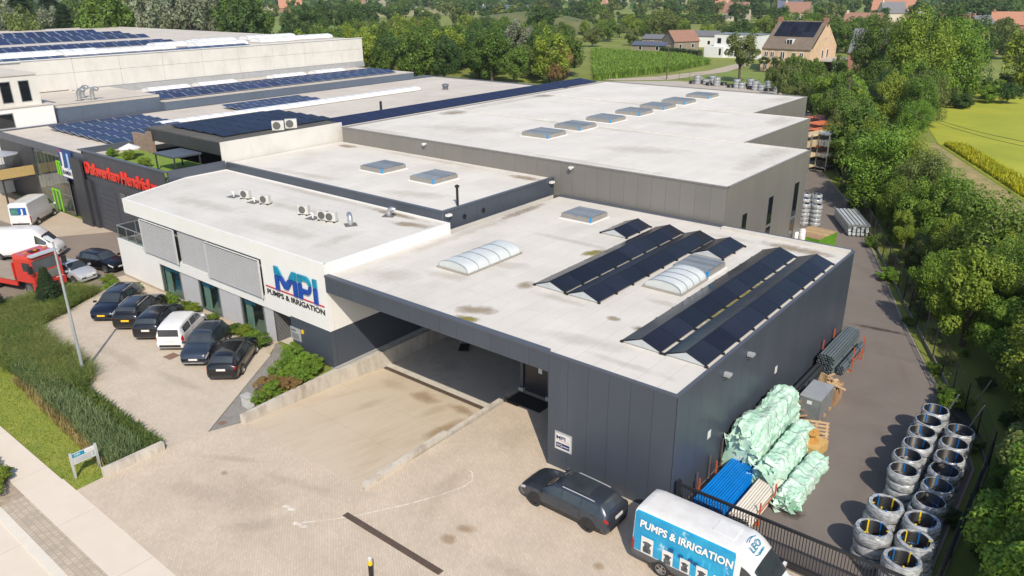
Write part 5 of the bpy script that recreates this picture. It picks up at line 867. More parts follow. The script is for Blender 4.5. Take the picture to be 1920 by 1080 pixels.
def tarp(label, x0, x1, y0, y1, h, seed, ragged=.35):
    o = thing('wrapped_stack', label, 'wrapped pipes', ((x0 + x1) / 2, (y0 + y1) / 2, 0)); L = y1 - y0; w_ = (x1 - x0) / 2; nu, nv = int(L * 15), 42; g = []
    for i in range(nu + 1):
        u = i / nu; e = max(0, 1 - u / .22) * ragged * 2 + max(0, 1 - (1 - u) / .1) * ragged; sh = 1 - .16 * max(0, 1 - u / .12) - .14 * max(0, 1 - (1 - u) / .08)
        for j in range(nv + 1):
            a = pi * j / nv; ca, sa = cos(a), sin(a); hv = 1 + .16 * noise.noise(Vector((u * L * .55, seed * 3.3, 0))); x = -w_ * sh * (abs(ca) ** .6) * (1 if ca > 0 else -1) + .16 * noise.noise(Vector((u * L * .5, seed * 5.1, 2))) * sa; z = h * sh * hv * (sa ** .58); p = Vector((x, u * L, z)) * 1.6 + Vector((seed * 7.1, 0, 0))
            cr = noise.noise(p * 2.1) * .09 + (.5 - abs(noise.noise(p * 3.7 + Vector((3, 1, 2))))) * .17 * (.3 + e * 2.2) - .04 + (.5 - abs(noise.noise(p * 7.5))) * .07 - .02 + noise.noise(Vector((x * 3.4 + seed, u * L * .35, z * 3.4))) * .13
            nrm = Vector((-ca, 0, sa)).normalized(); yy = -L / 2 + u * L + noise.noise(p * 2.7 + Vector((9, 4, 1))) * .16 * (e + .15); zz = max(.02, z + nrm.z * cr); g.append((x + nrm.x * cr * 1.1, yy, zz))
    k = nv + 1; m = MB(); m.add(g, [(i * k + j, (i + 1) * k + j, (i + 1) * k + j + 1, i * k + j + 1) for i in range(nu) for j in range(nv)]); m.add([g[j] for j in range(k)], [tuple(range(k))]).add([g[nu * k + j] for j in range(k)], [tuple(range(k))[::-1]])
    m.build('film_cover', TARP, o, smooth=True, angle=18)
    for i in range(3):      # bands over the bundle
        u = .3 + .2 * i; idx = int(u * nu); MB().tube([(p[0] * 1.015, p[1], p[2] + .02) for p in g[idx * k:(idx + 1) * k:2]], .016, 4).build('band', M('grey_band', (.32, .34, .33), .6), o)
    for i in range(60):     # loose crumpled flaps at the near end
        t = random.Random(seed * 100 + i); a = t.uniform(.1, .9) * pi; c = Vector((-w_ * .95 * cos(a), -L / 2 + t.uniform(-.2, .5), h * sin(a) ** .6 * t.uniform(.25, .98))); s = t.uniform(.15, .42)
        q = [c + Vector((t.uniform(-s, s), t.uniform(-s, s * .4), t.uniform(-s, s))) for _ in range(4)]
        if min(v.z for v in q) < .02: continue
        MB().add(q, [(0, 1, 2), (0, 2, 3)]).build('flap', TARP, o)
    return o
tarp('tallest mint green film wrapped pipe stack against the warehouse wall', .12, 1.75, 4.9, 10.7, 2.35, 1); tarp('middle mint green film wrapped pipe stack', 1.85, 3.05, 4.3, 9.6, 1.35, 2); tarp('lowest mint green film wrapped stack with torn end flap on the lane', 3.15, 4.15, 3.6, 7.9, .75, 3)
# crates, drum, junk timber
WOOD = M('raw_timber', (.42, .29, .16), .85, var=.22, scale=5, obj=.2); WOODG = M('weathered_timber', (.26, .19, .13), .9, var=.25, scale=5, obj=.25); PLY = M('ochre_plywood', (.55, .36, .13), .7, var=.12, scale=3)
bx = thing('steel_crate', 'galvanised steel crate on a pallet by the warehouse wall', 'crate', (1.87, 12.55, 0))
MB().box(-.52, -1.02, .15, .52, 1.02, 1.33).build('case', M('crate_zinc', (.36, .385, .40), .4, .6, var=.12, scale=2), bx); MB().box(-.55, -1.05, 1.33, .55, 1.05, 1.4).build('lid', M('crate_lid', (.48, .5, .51), .45, .5), bx)
for y in (-1, -.34, .34, .98): MB().box(.52, y - .03, .15, .56, y + .03, 1.32).build('rib', METAL, bx)
for y in (-.85, 0, .85): MB().box(-.55, y - .08, .0, .6, y + .08, .14).build('pallet_block', WOOD, bx)
MB().box(-.15, -1.035, 1.0, .1, -1.025, 1.2).build('paper_label', WPAINT, bx)
wc = thing('wood_crate', 'open wooden crate full of scrap boards behind the steel crate', 'crate', (1.9, 14.5, 0))
MB().box(-.6, -.6, .1, -.55, .6, .95).box(.55, -.6, .1, .6, .6, .95).box(-.55, -.6, .1, .55, -.55, .95).box(-.55, .55, .1, .55, .6, .95).box(-.6, -.6, 0, .6, .6, .1).build('case', M('crate_board', (.36, .22, .12), .85, var=.15), wc)
for i in range(16):
    t = random.Random(50 + i); put('board', MB().box(-.5 * t.uniform(.6, 1.5), -.07, -.015, .5 * t.uniform(.6, 1.3), .07, .015).mesh('board', WOOD), wc, (t.uniform(-.4, .4), t.uniform(-.4, .4), .85 + t.uniform(0, .35)), (t.uniform(-.6, .6), t.uniform(-.5, .5), t.uniform(0, 3)))
for i in range(4): put('upright_board', MB().box(-.06, -.02, 0, .06, .02, 1.1).mesh('upright_board', WOOD), wc, (-.5 + .1 * i, -.5 + .07 * i, .6), (.1 * i - .1, .15, 0))
jk = thing('timber_heap', 'heap of old planks and pallets between the wrapped stacks and the steel crate', 'timber', (1.05, 11.35, 0))
for i in range(22):
    t = random.Random(80 + i); put('plank', MB().box(-.06, -.7, -.02, .06, .7, .02).mesh('plank', WOODG if i % 3 else WOOD), jk, (t.uniform(-.45, .45), t.uniform(-.35, .35), .06 + .04 * i), (t.uniform(-.15, .15), t.uniform(-.2, .2), t.uniform(-.9, .5)))
put('long_beam', MB().box(-.07, -1.3, -.05, .07, 1.3, .05).mesh('long_beam', WOODG), jk, (.35, .2, 1.02), (.08, 0, -.45))
bd = thing('board_stack', 'stack of ochre boards with a cable drum on top', 'boards', (3.0, 8.75, 0), -.12)
for k in range(6): MB().box(-.55, -.62, .1 + k * .09, .55, .62, .18 + k * .09).build('board', PLY, bd)
for x in (-.4, .3): MB().box(x, -.6, 0, x + .12, .6, .1).build('bearer', WOOD, bd)
dm = thing('cable_drum', 'small wooden cable drum standing on the ochre boards', 'cable drum', (2.95, 8.8, .64)); MB().lathe([(0, 0), (.36, 0), (.36, .05), (.17, .06), (.17, .42), (.36, .43), (.36, .48), (.08, .48), (.06, .3), (0, .3)], 20).build('spool', M('drum_wood', (.50, .27, .07), .7, var=.15, scale=4), dm, smooth=True, angle=30)
pl = thing('pallet', 'wooden pallet leaning behind the cable drum', 'pallet', (2.75, 10.1, .45)); pl.rotation_euler = (radians(52), 0, .35)
for i in range(6): put('slat', MB().box(-.6, -.05, -.012, .6, .05, .012).mesh('slat', WOOD), pl, (0, -.45 + .18 * i, .06))
for x in (-.5, 0, .5): put('stringer', MB().box(-.05, -.5, -.05, .05, .5, .045).mesh('stringer', WOOD), pl, (x, 0, 0))
# goods farther down the lane
st = thing('steel_profile_stack', 'stack of galvanised steel profiles at the lane edge', 'steel', (-7.1, 48.4, 0), radians(29))
for i in range(5):
    for k in range(3): put('profile', MB().box(-.12, -3.0, -.12, .12, 3.0, .12).mesh('profile', M('zinc_profile', (.62, .66, .70), .4, .4, obj=.15)), st, (-.72 + .36 * i, rc.uniform(-.15, .15), .25 + .3 * k))
MB().box(-.95, -3.1, .95, -.85, 3.1, 1.1).box(.85, -3.1, .95, .95, 3.1, 1.1).box(-.85, -3.1, .95, .85, -3.0, 1.1).build('frame', METAL, st)
for y in (-2, 2): MB().box(-1, y - .08, 0, 1, y + .08, .12).build('bearer', WOOD, st)
gb = thing('green_board_stack', 'stack of bright green edged boards beside the hall', 'boards', (-7.6, 39.8, 0), radians(-8))
for k in range(10): MB().box(-1.2, -1.6, .1 + k * .135, 1.2, 1.6, .215 + k * .135).build('board', M('green_edge', (.12, .30, .02), .5, obj=.1), gb)
for k in range(12): MB().box(-1.2, -1.6 + k * .27, 1.46, 1.2, -1.4 + k * .27, 1.5).build('top_lath', WOOD, gb)
for i in range(9): o = thing('foam_roll', 'white foam roll, %s of the heap beside the green boards' % ORD[i], 'foam roll', (-9.2 + .55 * (i % 3) - .2 * (i // 3), 38.1 + .62 * (i // 3), .0 if i < 9 else .5), 0, 'white foam rolls'); MB().lathe([(0, 0), (.24, .02), (.27, .2), (.27, 1.5), (.22, 1.75), (0, 1.8)], 12).build('roll', WPAINT, o, smooth=True)
def rack(label, x, y, rz, w_, d_, h, lv, pm, gm, name='storage_rack'):
    o = thing(name, label, 'rack', (x, y, 0), rz)
    for sx in (-w_ / 2, w_ / 2):
        for sy in (-d_ / 2, d_ / 2): MB().box(sx - .06, sy - .06, 0, sx + .06, sy + .06, h).build('post', pm, o)
    for k in range(lv):
        z = .3 + (h - .6) * k / (lv - 1)
        for sy in (-d_ / 2, d_ / 2): MB().box(-w_ / 2, sy - .05, z - .06, w_ / 2, sy + .05, z + .06).build('beam', pm, o)
        for i in range(int(w_ / .22)): put('stored_length', MB().box(-.09, -d_ * .6, 0, .09, d_ * .6, .1 + .28 * ((i * 3 + k) % 3)).mesh('stored_length', gm), o, (-w_ / 2 + .16 + .22 * i, rc.uniform(-.2, .2), z + .07))
    return o
rack('tall rack of pale timber lengths at the end of the lane', -18.7, 71.5, radians(-14), 1.9, 4.5, 4.4, 4, METAL, M('pale_lath', (.52, .42, .26), .8, obj=.15)); rack('silver steel rack beside the timber rack at the lane end', -16.9, 72.6, radians(-14), 1.4, 4.0, 4.6, 4, METAL, METAL)
for i in range(3): rack('blue racking with orange pipes behind the timber rack, %s bay' % ORD[i], -19.4 - 1.9 * i, 77.5 + 5 * i, radians(-20), 3.4, 2.8, 3.9, 4, M('blue_rack', (.01, .10, .42), .5), M('orange_pipe_plastic', (.58, .16, .05), .5, obj=.1))
lp = thing('leaning_pipes', 'bundle of thin black pipes lying at the fence behind the coils', 'pipes', (7.9, 17.0, 0), radians(26))
for i in range(26): put('pipe', MB().tube([(0, -2.6, 0), (0, 2.6, 0)], .045, 6).mesh('pipe', BLKP), lp, (-.45 + .1 * (i % 9) + rc.uniform(-.03, .03), rc.uniform(-.3, .3), .06 + .1 * (i // 9)), (0, 0, rc.uniform(-.03, .03)))
for i, (x, y) in enumerate(((7.3, 15.6), (8.5, 15.2), (8.3, 18.3))):
    o = thing('leaning_pole', 'pale metal pole leaning at the pipe coils, %s of three' % ORD[i], 'pole', (x, y, 0)); o.rotation_euler = (.15, .28, 0); MB().tube([(0, 0, 0), (0, 0, 2.1)], .035, 6).build('pole', METAL, o)
# ------------------------------------------------------------------ gate, fences, bollard, lamp post, signs
GATEM = M('gate_black', (.03, .03, .032), .45, .3)
gt = thing('sliding_gate', 'black bar sliding gate across the lane behind the blue van', 'gate', (.35, .2, 0))
MB().box(0, -.05, 1.72, 9.0, .05, 1.82).build('top_rail', GATEM, gt); MB().box(0, -.07, .1, 9.0, .07, .3).build('bottom_rail', GATEM, gt); MB().box(-.14, -.1, 0, .0, .1, 1.95).build('gate_post', GATEM, gt); MB().box(9.0, -.08, 0, 9.14, .08, 1.95).build('gate_post', GATEM, gt)
bar = MB().box(-.014, -.014, .3, .014, .014, 1.72).mesh('bar', GATEM)
for i in range(74): put('bar', bar, gt, (.12 + .12 * i, 0, 0))
FL = [(9.9, .3), (9.95, 6.6), (9.95, 12.5), (9.0, 15.2), (8.1, 17.0), (6.2, 21.3), (2.4, 29.9), (-.2, 35.9), (-8.1, 54.3), (-11.3, 61.5), (-16.2, 72.6)]
def fence(label, line, h, name='mesh_fence', pm=GATEM, step=2.5, wires=(10, 3), kick=True):
    o = thing(name, label, 'fence', (line[0][0], line[0][1], 0)); ox, oy = line[0]
    for i in range(len(line) - 1):
        a, c = Vector(line[i]), Vector(line[i + 1]); L = (c - a).length; n = max(1, round(L / step)); ang = atan2(c.y - a.y, c.x - a.x); s = L / n
        pm_ = MB().box(-.035, -.035, 0, .035, .035, h + .08).mesh('post', pm); w_ = MB()
        for k in range(wires[0]): w_.box(s * (k + .5) / wires[0] - .006, -.006, .12, s * (k + .5) / wires[0] + .006, .006, h)
        for k in range(wires[1]): z = .15 + (h - .18) * k / (wires[1] - 1); w_.box(.02, -.012, z - .012, s - .02, .012, z + .012)
        wm = w_.mesh('wire_panel', pm); km = MB().box(.04, -.025, 0, s - .04, .025, .25).mesh('kick_board', M('grey_kickboard', (.26, .25, .23), .8))
        for k in range(n):
            p = a + (c - a) * k / n - Vector((ox, oy)); put('post', pm_, o, (p.x, p.y, -.05), ang); tag(put('wire_panel', wm, o, (p.x, p.y, 0), ang), kind='stuff')
            if kick: put('kick_board', km, o, (p.x, p.y, -.04), ang)
    return o
fence('dark wire mesh fence running along the lane under the trees', FL, 2.0)
fence('thin wire fence round the lawn of the brick house', [(-78, 150), (-54, 147.5), (-46, 152)], 1.6, 'garden_fence', M('rusty_wire', (.12, .1, .09), .7), 3, (4, 3), False)
bo = thing('bollard', 'black and yellow bollard at the front of the yard', 'bollard', (-7.15, -10.35, 0)); MB().tube([(0, 0, 0), (0, 0, .72)], .09, 12).build('post', BLACK, bo); MB().tube([(0, 0, .72), (0, 0, .93)], .092, 12).build('yellow_band', M('bollard_yellow', (.75, .5, .01), .5), bo); MB().lathe([(.092, .93), (.09, 1.05), (.06, 1.1), (0, 1.11)], 12).build('cap', M('bollard_cap', (.5, .5, .48), .4), bo)
lm = thing('lamp_post', 'tall grey street lamp standing in the grasses beside the car park', 'street lamp', (-33.65, -9.6, 0)); HL = 8.2
MB().tube([(0, 0, 0), (0, 0, 2.5), (0, 0, HL)], [.1, .085, .05], 12).build('pole', M('lamp_zinc', (.42, .46, .48), .45, .5), lm, smooth=True, angle=40); MB().box(-.12, -.12, 0, .12, .12, .5).build('base_sleeve', METAL, lm)
MB().add([(.1, -.1, HL), (.1, .1, HL), (-.95, .14, HL + .05), (-.95, -.14, HL + .05), (.1, -.08, HL + .09), (.1, .08, HL + .09), (-.85, .1, HL + .17), (-.85, -.1, HL + .17)], [(0, 1, 2, 3), (7, 6, 5, 4), (0, 4, 5, 1), (2, 6, 7, 3), (1, 5, 6, 2), (0, 3, 7, 4)]).build('lamp_head', M('lamp_head_grey', (.55, .57, .58), .4), lm)
sg = thing('entrance_sign', 'grey two post company sign on the grass verge', 'sign', (-23.05, -14.0, -.05), radians(90)); 
for x in (-.56, .56): MB().box(x - .05, -.05, 0, x + .05, .05, 1.35).build('post', ALU, sg)
MB().box(-.51, -.03, .72, .51, .03, 1.28).build('board', M('sign_grey', (.50, .51, .52), .5), sg); MB().box(-.51, -.035, 1.08, .1, -.031, 1.27).build('panel', TEAL, sg); MB().box(.05, -.038, 1.12, .47, -.032, 1.26).build('panel', WPAINT, sg)
put('lettering', text_mesh('lettering', 'MPI', .14, WPAINT, .004, 'CENTER', 1.2), sg, (-.28, -.037, 1.13), UP_F); LG = M('grey_print', (.3, .3, .33), .6)
for k in range(3): MB().box(-.42, -.036, .80 + k * .09, .3, -.032, .825 + k * .09).build('text_line', LG, sg)
for k in range(5): MB().box(.1 + k * .07, -.042, 1.17, .15 + k * .07, -.039, 1.21).build('text_mark', LG, sg)
for k in range(2): MB().box(.38, -.037, .82 + k * .12, .46, -.033, .9 + k * .12).build('text_mark', LG, sg)
ub = thing('utility_box', 'small grey utility box between the footpath and the shrub bed', 'utility box', (-22.45, -5.75, 0)); MB().box(-.28, -.2, 0, .28, .2, .6).build('case', M('box_grey', (.5, .5, .48), .6), ub); MB().box(-.32, -.24, .6, .32, .24, .68).build('lid', M('box_lid', (.4, .4, .39), .6), ub)
pj = thing('hand_truck', 'dark hand truck standing in the shaded loading dock', 'hand truck', (-19.7, 8.6, -1.22), .6); MB().box(-.3, -.5, .1, .3, .5, .18).build('platform', RUBBER, pj); MB().tube([(-.28, .5, .15), (-.28, .62, 1.0), (.28, .62, 1.0), (.28, .5, .15)], .03, 6).build('handle', METAL, pj)
for sx in (-.25, .25): MB().lathe([(0, -.04), (.12, -.04), (.12, .04), (0, .04)], 12).xf(Matrix.Translation((sx, -.3, .12)) @ Matrix.Rotation(radians(90), 4, 'Y')).build('wheel', RUBBER, pj)
# chalk marks on the yard
CH = M('chalk', (.70, .66, .60), .95, var=.1, scale=4, dirt=((.52, .44, .35), 2.5, .42, .6, .95))
def ribbon(pts, wd, z=.004):
    m = MB(); P = [Vector(p) for p in pts]; vs_ = []
    for i, p in enumerate(P):
        d = (P[min(i + 1, len(P) - 1)] - P[max(i - 1, 0)]).normalized(); w_ = wd * (.6 + .6 * abs(noise.noise(Vector((p.x * 2, p.y * 2, 0))))); vs_ += [(p.x - d.y * w_, p.y + d.x * w_, z), (p.x + d.y * w_, p.y - d.x * w_, z)]
    return m.add(vs_, [(2 * i, 2 * i + 1, 2 * i + 3, 2 * i + 2) for i in range(len(P) - 1)])
crv = [(-12.05, -9.95), (-11.2, -9.0), (-10.5, -8.05), (-9.5, -6.4), (-8.75, -4.9), (-8.35, -3.8), (-8.35, -3.2), (-8.75, -2.75), (-9.1, -2.65)]
fine = []
for i in range(len(crv) - 1):
    for k in range(5): t = k / 5; fine.append((crv[i][0] + (crv[i + 1][0] - crv[i][0]) * t, crv[i][1] + (crv[i + 1][1] - crv[i][1]) * t))
o = tag(ribbon(fine, .045).build('chalk_mark', CH), 'long curved white chalk line on the yard paving', 'chalk mark')
for i, (x, y, lab) in enumerate(((-12.05, -10.1, 'white chalk smear at the start of the curved line'), (-13.4, -9.7, 'faint white smear on the paving left of the curved line'))): tag(ribbon([(x - .25, y - .1), (x, y + .02), (x + .2, y - .02), (x + .4, y + .12)], .12, .005).build('chalk_mark', CH), lab, 'chalk mark')

# ------------------------------------------------------------------ vegetation
def leafmat(name, c, c2=None, isl=.35, obj=.16): return M(name, c, .55, second=c2, var=.2, scale=.5, isl=isl, obj=obj, transl=.4, spec=.3)
LEAF = [leafmat('leaf_green', (0.127, 0.207, 0.033)), leafmat('leaf_dark', (0.075, 0.138, 0.033)), leafmat('leaf_yellow', (0.231, 0.305, 0.038)), leafmat('leaf_olive', (0.17, 0.214, 0.058)), leafmat('leaf_silver', (0.269, 0.3, 0.192)), leafmat('leaf_rust', (0.3, 0.192, 0.077)), leafmat('leaf_bright', (0.182, 0.297, 0.038))]
NEEDLE = leafmat('needle_dark', (.045, .08, .035)); BARK = M('bark', (.10, .075, .055), .9, var=.3, scale=6, bump=.4); BIRCH = M('pale_bark', (.34, .31, .27), .8, var=.2, scale=4)
def leaf_crown(seed, n, lobes, size, rad=(1, 1, 1), flat=.5, drop=0.0):
    """leaf faces spread over many lobes: unit crown about 1 across (radius) and centred at 0"""
    t = random.Random(seed); L = []
    for i in range(lobes):
        while True:
            d = Vector((t.uniform(-1, 1), t.uniform(-1, 1), t.uniform(-1, 1)))
            if .05 < d.length < 1: break
        d = d.normalized() * (t.uniform(.4, .86)); L.append((Vector((d.x * rad[0], d.y * rad[1], d.z * rad[2])), t.uniform(.15, .31)))
    vs_, fs = [], []
    for i in range(n):
        c, r = L[t.randrange(lobes)]; d = Vector((t.gauss(0, 1), t.gauss(0, 1), t.gauss(.25, 1))).normalized(); rr = r * (1 - abs(t.gauss(0, .2))); p = c + d * rr
        if drop: p.z -= drop * t.random() ** 2
        nr = (d * 1.1 + Vector((t.gauss(0, .42), t.gauss(0, .42), t.gauss(flat, .42)))).normalized(); a = nr.orthogonal().normalized(); a = Matrix.Rotation(t.uniform(0, 6.28), 3, nr) @ a; b_ = nr.cross(a); s = size * t.uniform(.6, 1.35)
        k = len(vs_); vs_ += [p - a * s, p + b_ * s * .55, p + a * s, p - b_ * s * .55]; fs.append((k, k + 1, k + 2, k + 3))
    me = bpy.data.meshes.new('crown'); me.from_pydata([tuple(v) for v in vs_], [], fs); me.materials.append(LEAF[0]); return me
def trunk_mesh(seed, mat):
    t = random.Random(seed); m = MB(); m.tube([(0, 0, -.1), (t.uniform(-.02, .02), 0, .3), (t.uniform(-.04, .04), t.uniform(-.04, .04), .6), (t.uniform(-.05, .05), 0, .88)], [.035, .026, .017, .006], 8)
    for k in range(7):
        z = t.uniform(.25, .65); a = t.uniform(0, 6.28); l = t.uniform(.16, .32); m.tube([(0, 0, z), (cos(a) * l * .5, sin(a) * l * .5, z + l * .45), (cos(a) * l, sin(a) * l, z + l * .75)], [.013, .008, .003], 5)
    return m.mesh('trunk', mat, True, 60)
NEAR = [leaf_crown(11 + i, 19000, (60, 44, 90, 34, 70)[i], (.029, .034, .026, .03, .029)[i], ((1, 1, 1), (.7, .8, 1.1), (1.1, .85, .92), (.95, .8, 1.0), (.8, 1, 1.15))[i]) for i in range(5)]; MID = [leaf_crown(31 + i, 6500, 46, .052) for i in range(5)]; FAR = [leaf_crown(51 + i, 1600, 24, .1) for i in range(4)]
TRK = [trunk_mesh(i, BARK) for i in range(3)]; TRKP = trunk_mesh(9, BIRCH)
def conifer_mesh(seed, n=4200):
    t = random.Random(seed); vs_, fs = [], []
    for i in range(n):
        h = t.random() ** .8; ly = int(h * 16) / 16 + t.uniform(0, .045); r = (1 - ly) * .30 * (.5 + .6 * t.random()) + .015; a = t.uniform(0, 6.28); p = Vector((cos(a) * r, sin(a) * r, .06 + ly * .94 - r * .35)); o_ = Vector((cos(a), sin(a), -.45)).normalized(); sd = Vector((-sin(a), cos(a), t.uniform(-.3, .3))); s = t.uniform(.02, .045); k = len(vs_)
        vs_ += [p - sd * s * .5, p + o_ * s * 1.6, p + sd * s * .5, p - o_ * s * .4 + Vector((0, 0, s * .3))]; fs.append((k, k + 1, k + 2, k + 3))
    me = bpy.data.meshes.new('crown'); me.from_pydata([tuple(v) for v in vs_], [], fs); me.materials.append(NEEDLE); return me
CONIF = [conifer_mesh(i) for i in range(2)]
rt = random.Random(21)
def setmat(o, m): o.material_slots[0].link = 'OBJECT'; o.material_slots[0].material = m
def tree(label, x, y, h, wd, meshes, mat, group, name='leafy_tree', z=-.06, trk=None, base=.12, cat='tree'):
    o = thing(name, label, cat, (x, y, z), rt.uniform(0, 6.28), group); put('trunk', trk or TRK[rt.randrange(3)], o, scale=(h * .9, h * .9, h * .8))
    c = put('crown', meshes[rt.randrange(len(meshes))], o, (0, 0, h * (base + (1 - base) / 2)), (0, 0, rt.uniform(0, 6.28)), (wd / 2 * rt.uniform(.9, 1.1), wd / 2 * rt.uniform(.9, 1.1), h * (1 - base) / 2)); setmat(c, mat); return o
def conifer(label, x, y, h, group, wd=1.0):
    o = thing('conifer', label, 'tree', (x, y, -.06), rt.uniform(0, 6.28), group); put('trunk', TRK[0], o, scale=(h * .7, h * .7, h)); put('crown', CONIF[rt.randrange(2)], o, scale=(h * wd, h * wd, h)); return o
def along(line, s):
    for i in range(len(line) - 1):
        a, c = Vector(line[i]), Vector(line[i + 1]); L = (c - a).length
        if s <= L: d = (c - a) / L; return a + d * s, d
        s -= L
    a, c = Vector(line[-2]), Vector(line[-1]); return c, (c - a).normalized()
def inpoly(p, poly):
    r = False; n = len(poly)
    for i in range(n):
        (x0, y0), (x1, y1) = poly[i], poly[(i + 1) % n]
        if (y0 > p[1]) != (y1 > p[1]) and p[0] < (x1 - x0) * (p[1] - y0) / (y1 - y0) + x0: r = not r
    return r
def scatter(poly, n, dmin):
    xs = [p[0] for p in poly]; ys = [p[1] for p in poly]; out = []
    for _ in range(n * 40):
        p = (rt.uniform(min(xs), max(xs)), rt.uniform(min(ys), max(ys)))
        if inpoly(p, poly) and all((p[0] - q[0]) ** 2 + (p[1] - q[1]) ** 2 > dmin * dmin for q in out): out.append(p)
        if len(out) >= n: break
    return out
# the row of trees beyond the lane fence
FLX = FL + [(-24, 90), (-30, 104)]
s = 1.0; k = 0
while s < 118:
    p, d = along(FLX, s); nr = Vector((d.y, -d.x)); far = s > 24
    off = ((1.9, 4.5, 2.9, 5.3) if far else (3.9, 6.6, 3.2, 8.4))[k % 4] + rt.uniform(-.4, .4); q = p + nr * off; h = ((5.6, 6.8, 4.9, 6.0) if far else (6.6, 8.0, 5.4, 8.6))[k % 4] * (rt.choice((.7, .85, 1.0, 1.2, 1.5)) if off < 3.6 and far else rt.uniform(.75, 1.2))
    tree('leafy tree in the dense row between the lane fence and the farm track', q.x, q.y, h, h * (rt.choice((.6, .75, .9, 1.0)) if far else rt.uniform(.85, 1.05)), NEAR if s < 70 else MID, LEAF[(6, 2, 6, 0, 2, 6, 3, 2, 0)[k % 9]], 'trees along the lane fence', 'lane_tree', base=.0); s += 1.6; k += 1
for i, (x, y, h, wd, m) in enumerate(((13.8, 3.0, 7.5, 6, 6), (12.9, 6.0, 5.6, 4.6, 2), (16, 8.0, 8.5, 6.5, 0), (14.2, 10.6, 7.6, 6, 6), (15.2, 13.5, 8.0, 6.5, 2), (12.9, 16.0, 6.8, 6, 6), (13.2, 19.0, 7.0, 6, 0), (11.6, 22.0, 6.6, 5.5, 2), (12.6, 25.5, 6.6, 5, 6), (8.6, 34.5, 7.4, 5.2, 1))): tree('taller leafy tree at the outer side of the lane row, %s from the gate' % ORD[i], x, y, h, wd, NEAR, LEAF[m], 'outer trees of the lane row', 'lane_tree', base=.03)
for i, (x, y, h, wd, m) in enumerate(((-13.2, 71, 6.8, 5.5, 2), (-17.5, 79, 7.6, 6, 3), (-20.5, 86, 8.5, 7, 0), (-23.5, 96, 9, 7.5, 0), (-27, 103, 9, 7.5, 6))): tree('tall leafy tree where the lane row meets the rear yard, %s from the racks' % ORD[i], x, y, h, wd, NEAR, LEAF[m], 'tall trees at the end of the lane row', 'lane_tree', base=.03)
for i, (x, y, h, wd, m) in enumerate(((-13.2, 97.5, 6.5, 5, 6), (-14.8, 104, 8.5, 7, 0), (-19, 105, 9, 7, 2), (-15.2, 111, 9, 7, 3), (-22, 113, 9, 8, 1), (-17, 119, 9.5, 8, 0), (-25, 121, 10, 8, 0), (-20, 127, 10, 8, 6))): tree('full leafy tree at the corner of the flowering field, %s from the track' % ORD[i], x, y, h, wd, NEAR, LEAF[m], 'trees at the field corner', 'lane_tree', base=.0)
for i, (x, y) in enumerate(scatter([(-30, 128), (-12, 128), (-8, 150), (-12, 166), (-34, 160), (-36, 140)], 24, 3.2)): tree('bushy undergrowth at the foot of the huge trees', x, y, rt.uniform(2.5, 5), rt.uniform(4, 6), MID, LEAF[rt.choice((0, 1, 3, 6))], 'undergrowth below the huge trees', 'bush', base=.0, cat='bush')
for i in range(60):      # undergrowth at the foot of the fence
    p, d = along(FLX, 1.2 + i * 1.4); nr = Vector((d.y, -d.x)); q = p + nr * rt.choice((-.35, .8, 1.4, 2.0)); h = rt.uniform(.5, 1.3)
    tree('low leafy bush growing along the lane fence', q.x, q.y, h, h * 1.5, MID, LEAF[rt.choice((1, 0, 6, 3))], 'undergrowth along the lane fence', 'bush', base=.0, cat='bush')
# wood behind the neighbour roofs
WD = [(-146, 92), (-128, 104), (-98, 124), (-103, 140), (-134, 176), (-162, 205), (-200, 215), (-230, 190), (-205, 130)]
for i, (x, y) in enumerate(scatter(WD, 120, 6.0)):
    h = rt.uniform(8.5, 12.5); m = rt.choice((0, 0, 1, 2, 0, 3, 0)); tree('leafy tree in the dense wood behind the neighbour roofs', x, y, h, h * rt.uniform(.75, 1.0), MID, LEAF[m], 'trees of the wood behind the roofs', 'woodland_tree', base=.05)
tree('silvery willow standing out of the wood behind the roofs', -121, 142, 14, 11, MID, LEAF[4], None); tree('russet leaved tree at the edge of the wood beside the maize', -100, 133, 9, 5, MID, LEAF[5], None, base=.1); tree('small reddish bush at the roof edge in front of the wood', -95, 122, 5.5, 4, MID, LEAF[5], None, base=.1)
tree('very dark round tree behind the wood', -188, 240, 15, 16, MID, LEAF[1], None); tree('olive brown tree behind the farm sheds', -142, 258, 14, 13, MID, LEAF[3], None)
# big trees behind the concrete hall
for i, (x, y) in enumerate(scatter([(-186, -20), (-190, 60), (-200, 112), (-240, 135), (-330, 185), (-400, 150), (-420, 60), (-330, -20)], 95, 8.5)):
    h = rt.uniform(17, 24)
    if i % 3 == 0: conifer('tall dark conifer behind the concrete hall', x, y, h * 1.05, 'conifers behind the concrete hall', 1.15)
    else: tree('large broadleaf tree behind the concrete hall', x, y, h, h * rt.uniform(.6, .85), MID, LEAF[rt.choice((1, 3, 0, 1, 4))], 'broadleaf trees behind the concrete hall', 'broadleaf_tree', base=.05)
for i, (x, y, h) in enumerate(((-272, 178, 14), (-255, 175, 17), (-262, 186, 18), (-243, 170, 16), (-248, 188, 17), (-236, 182, 15))): tree('tall dark tree in the clump beside the far meadow, %s from the meadow' % ORD[i], x, y, h, h * .7, MID, LEAF[1], 'dark clump beside the meadow', base=.05)
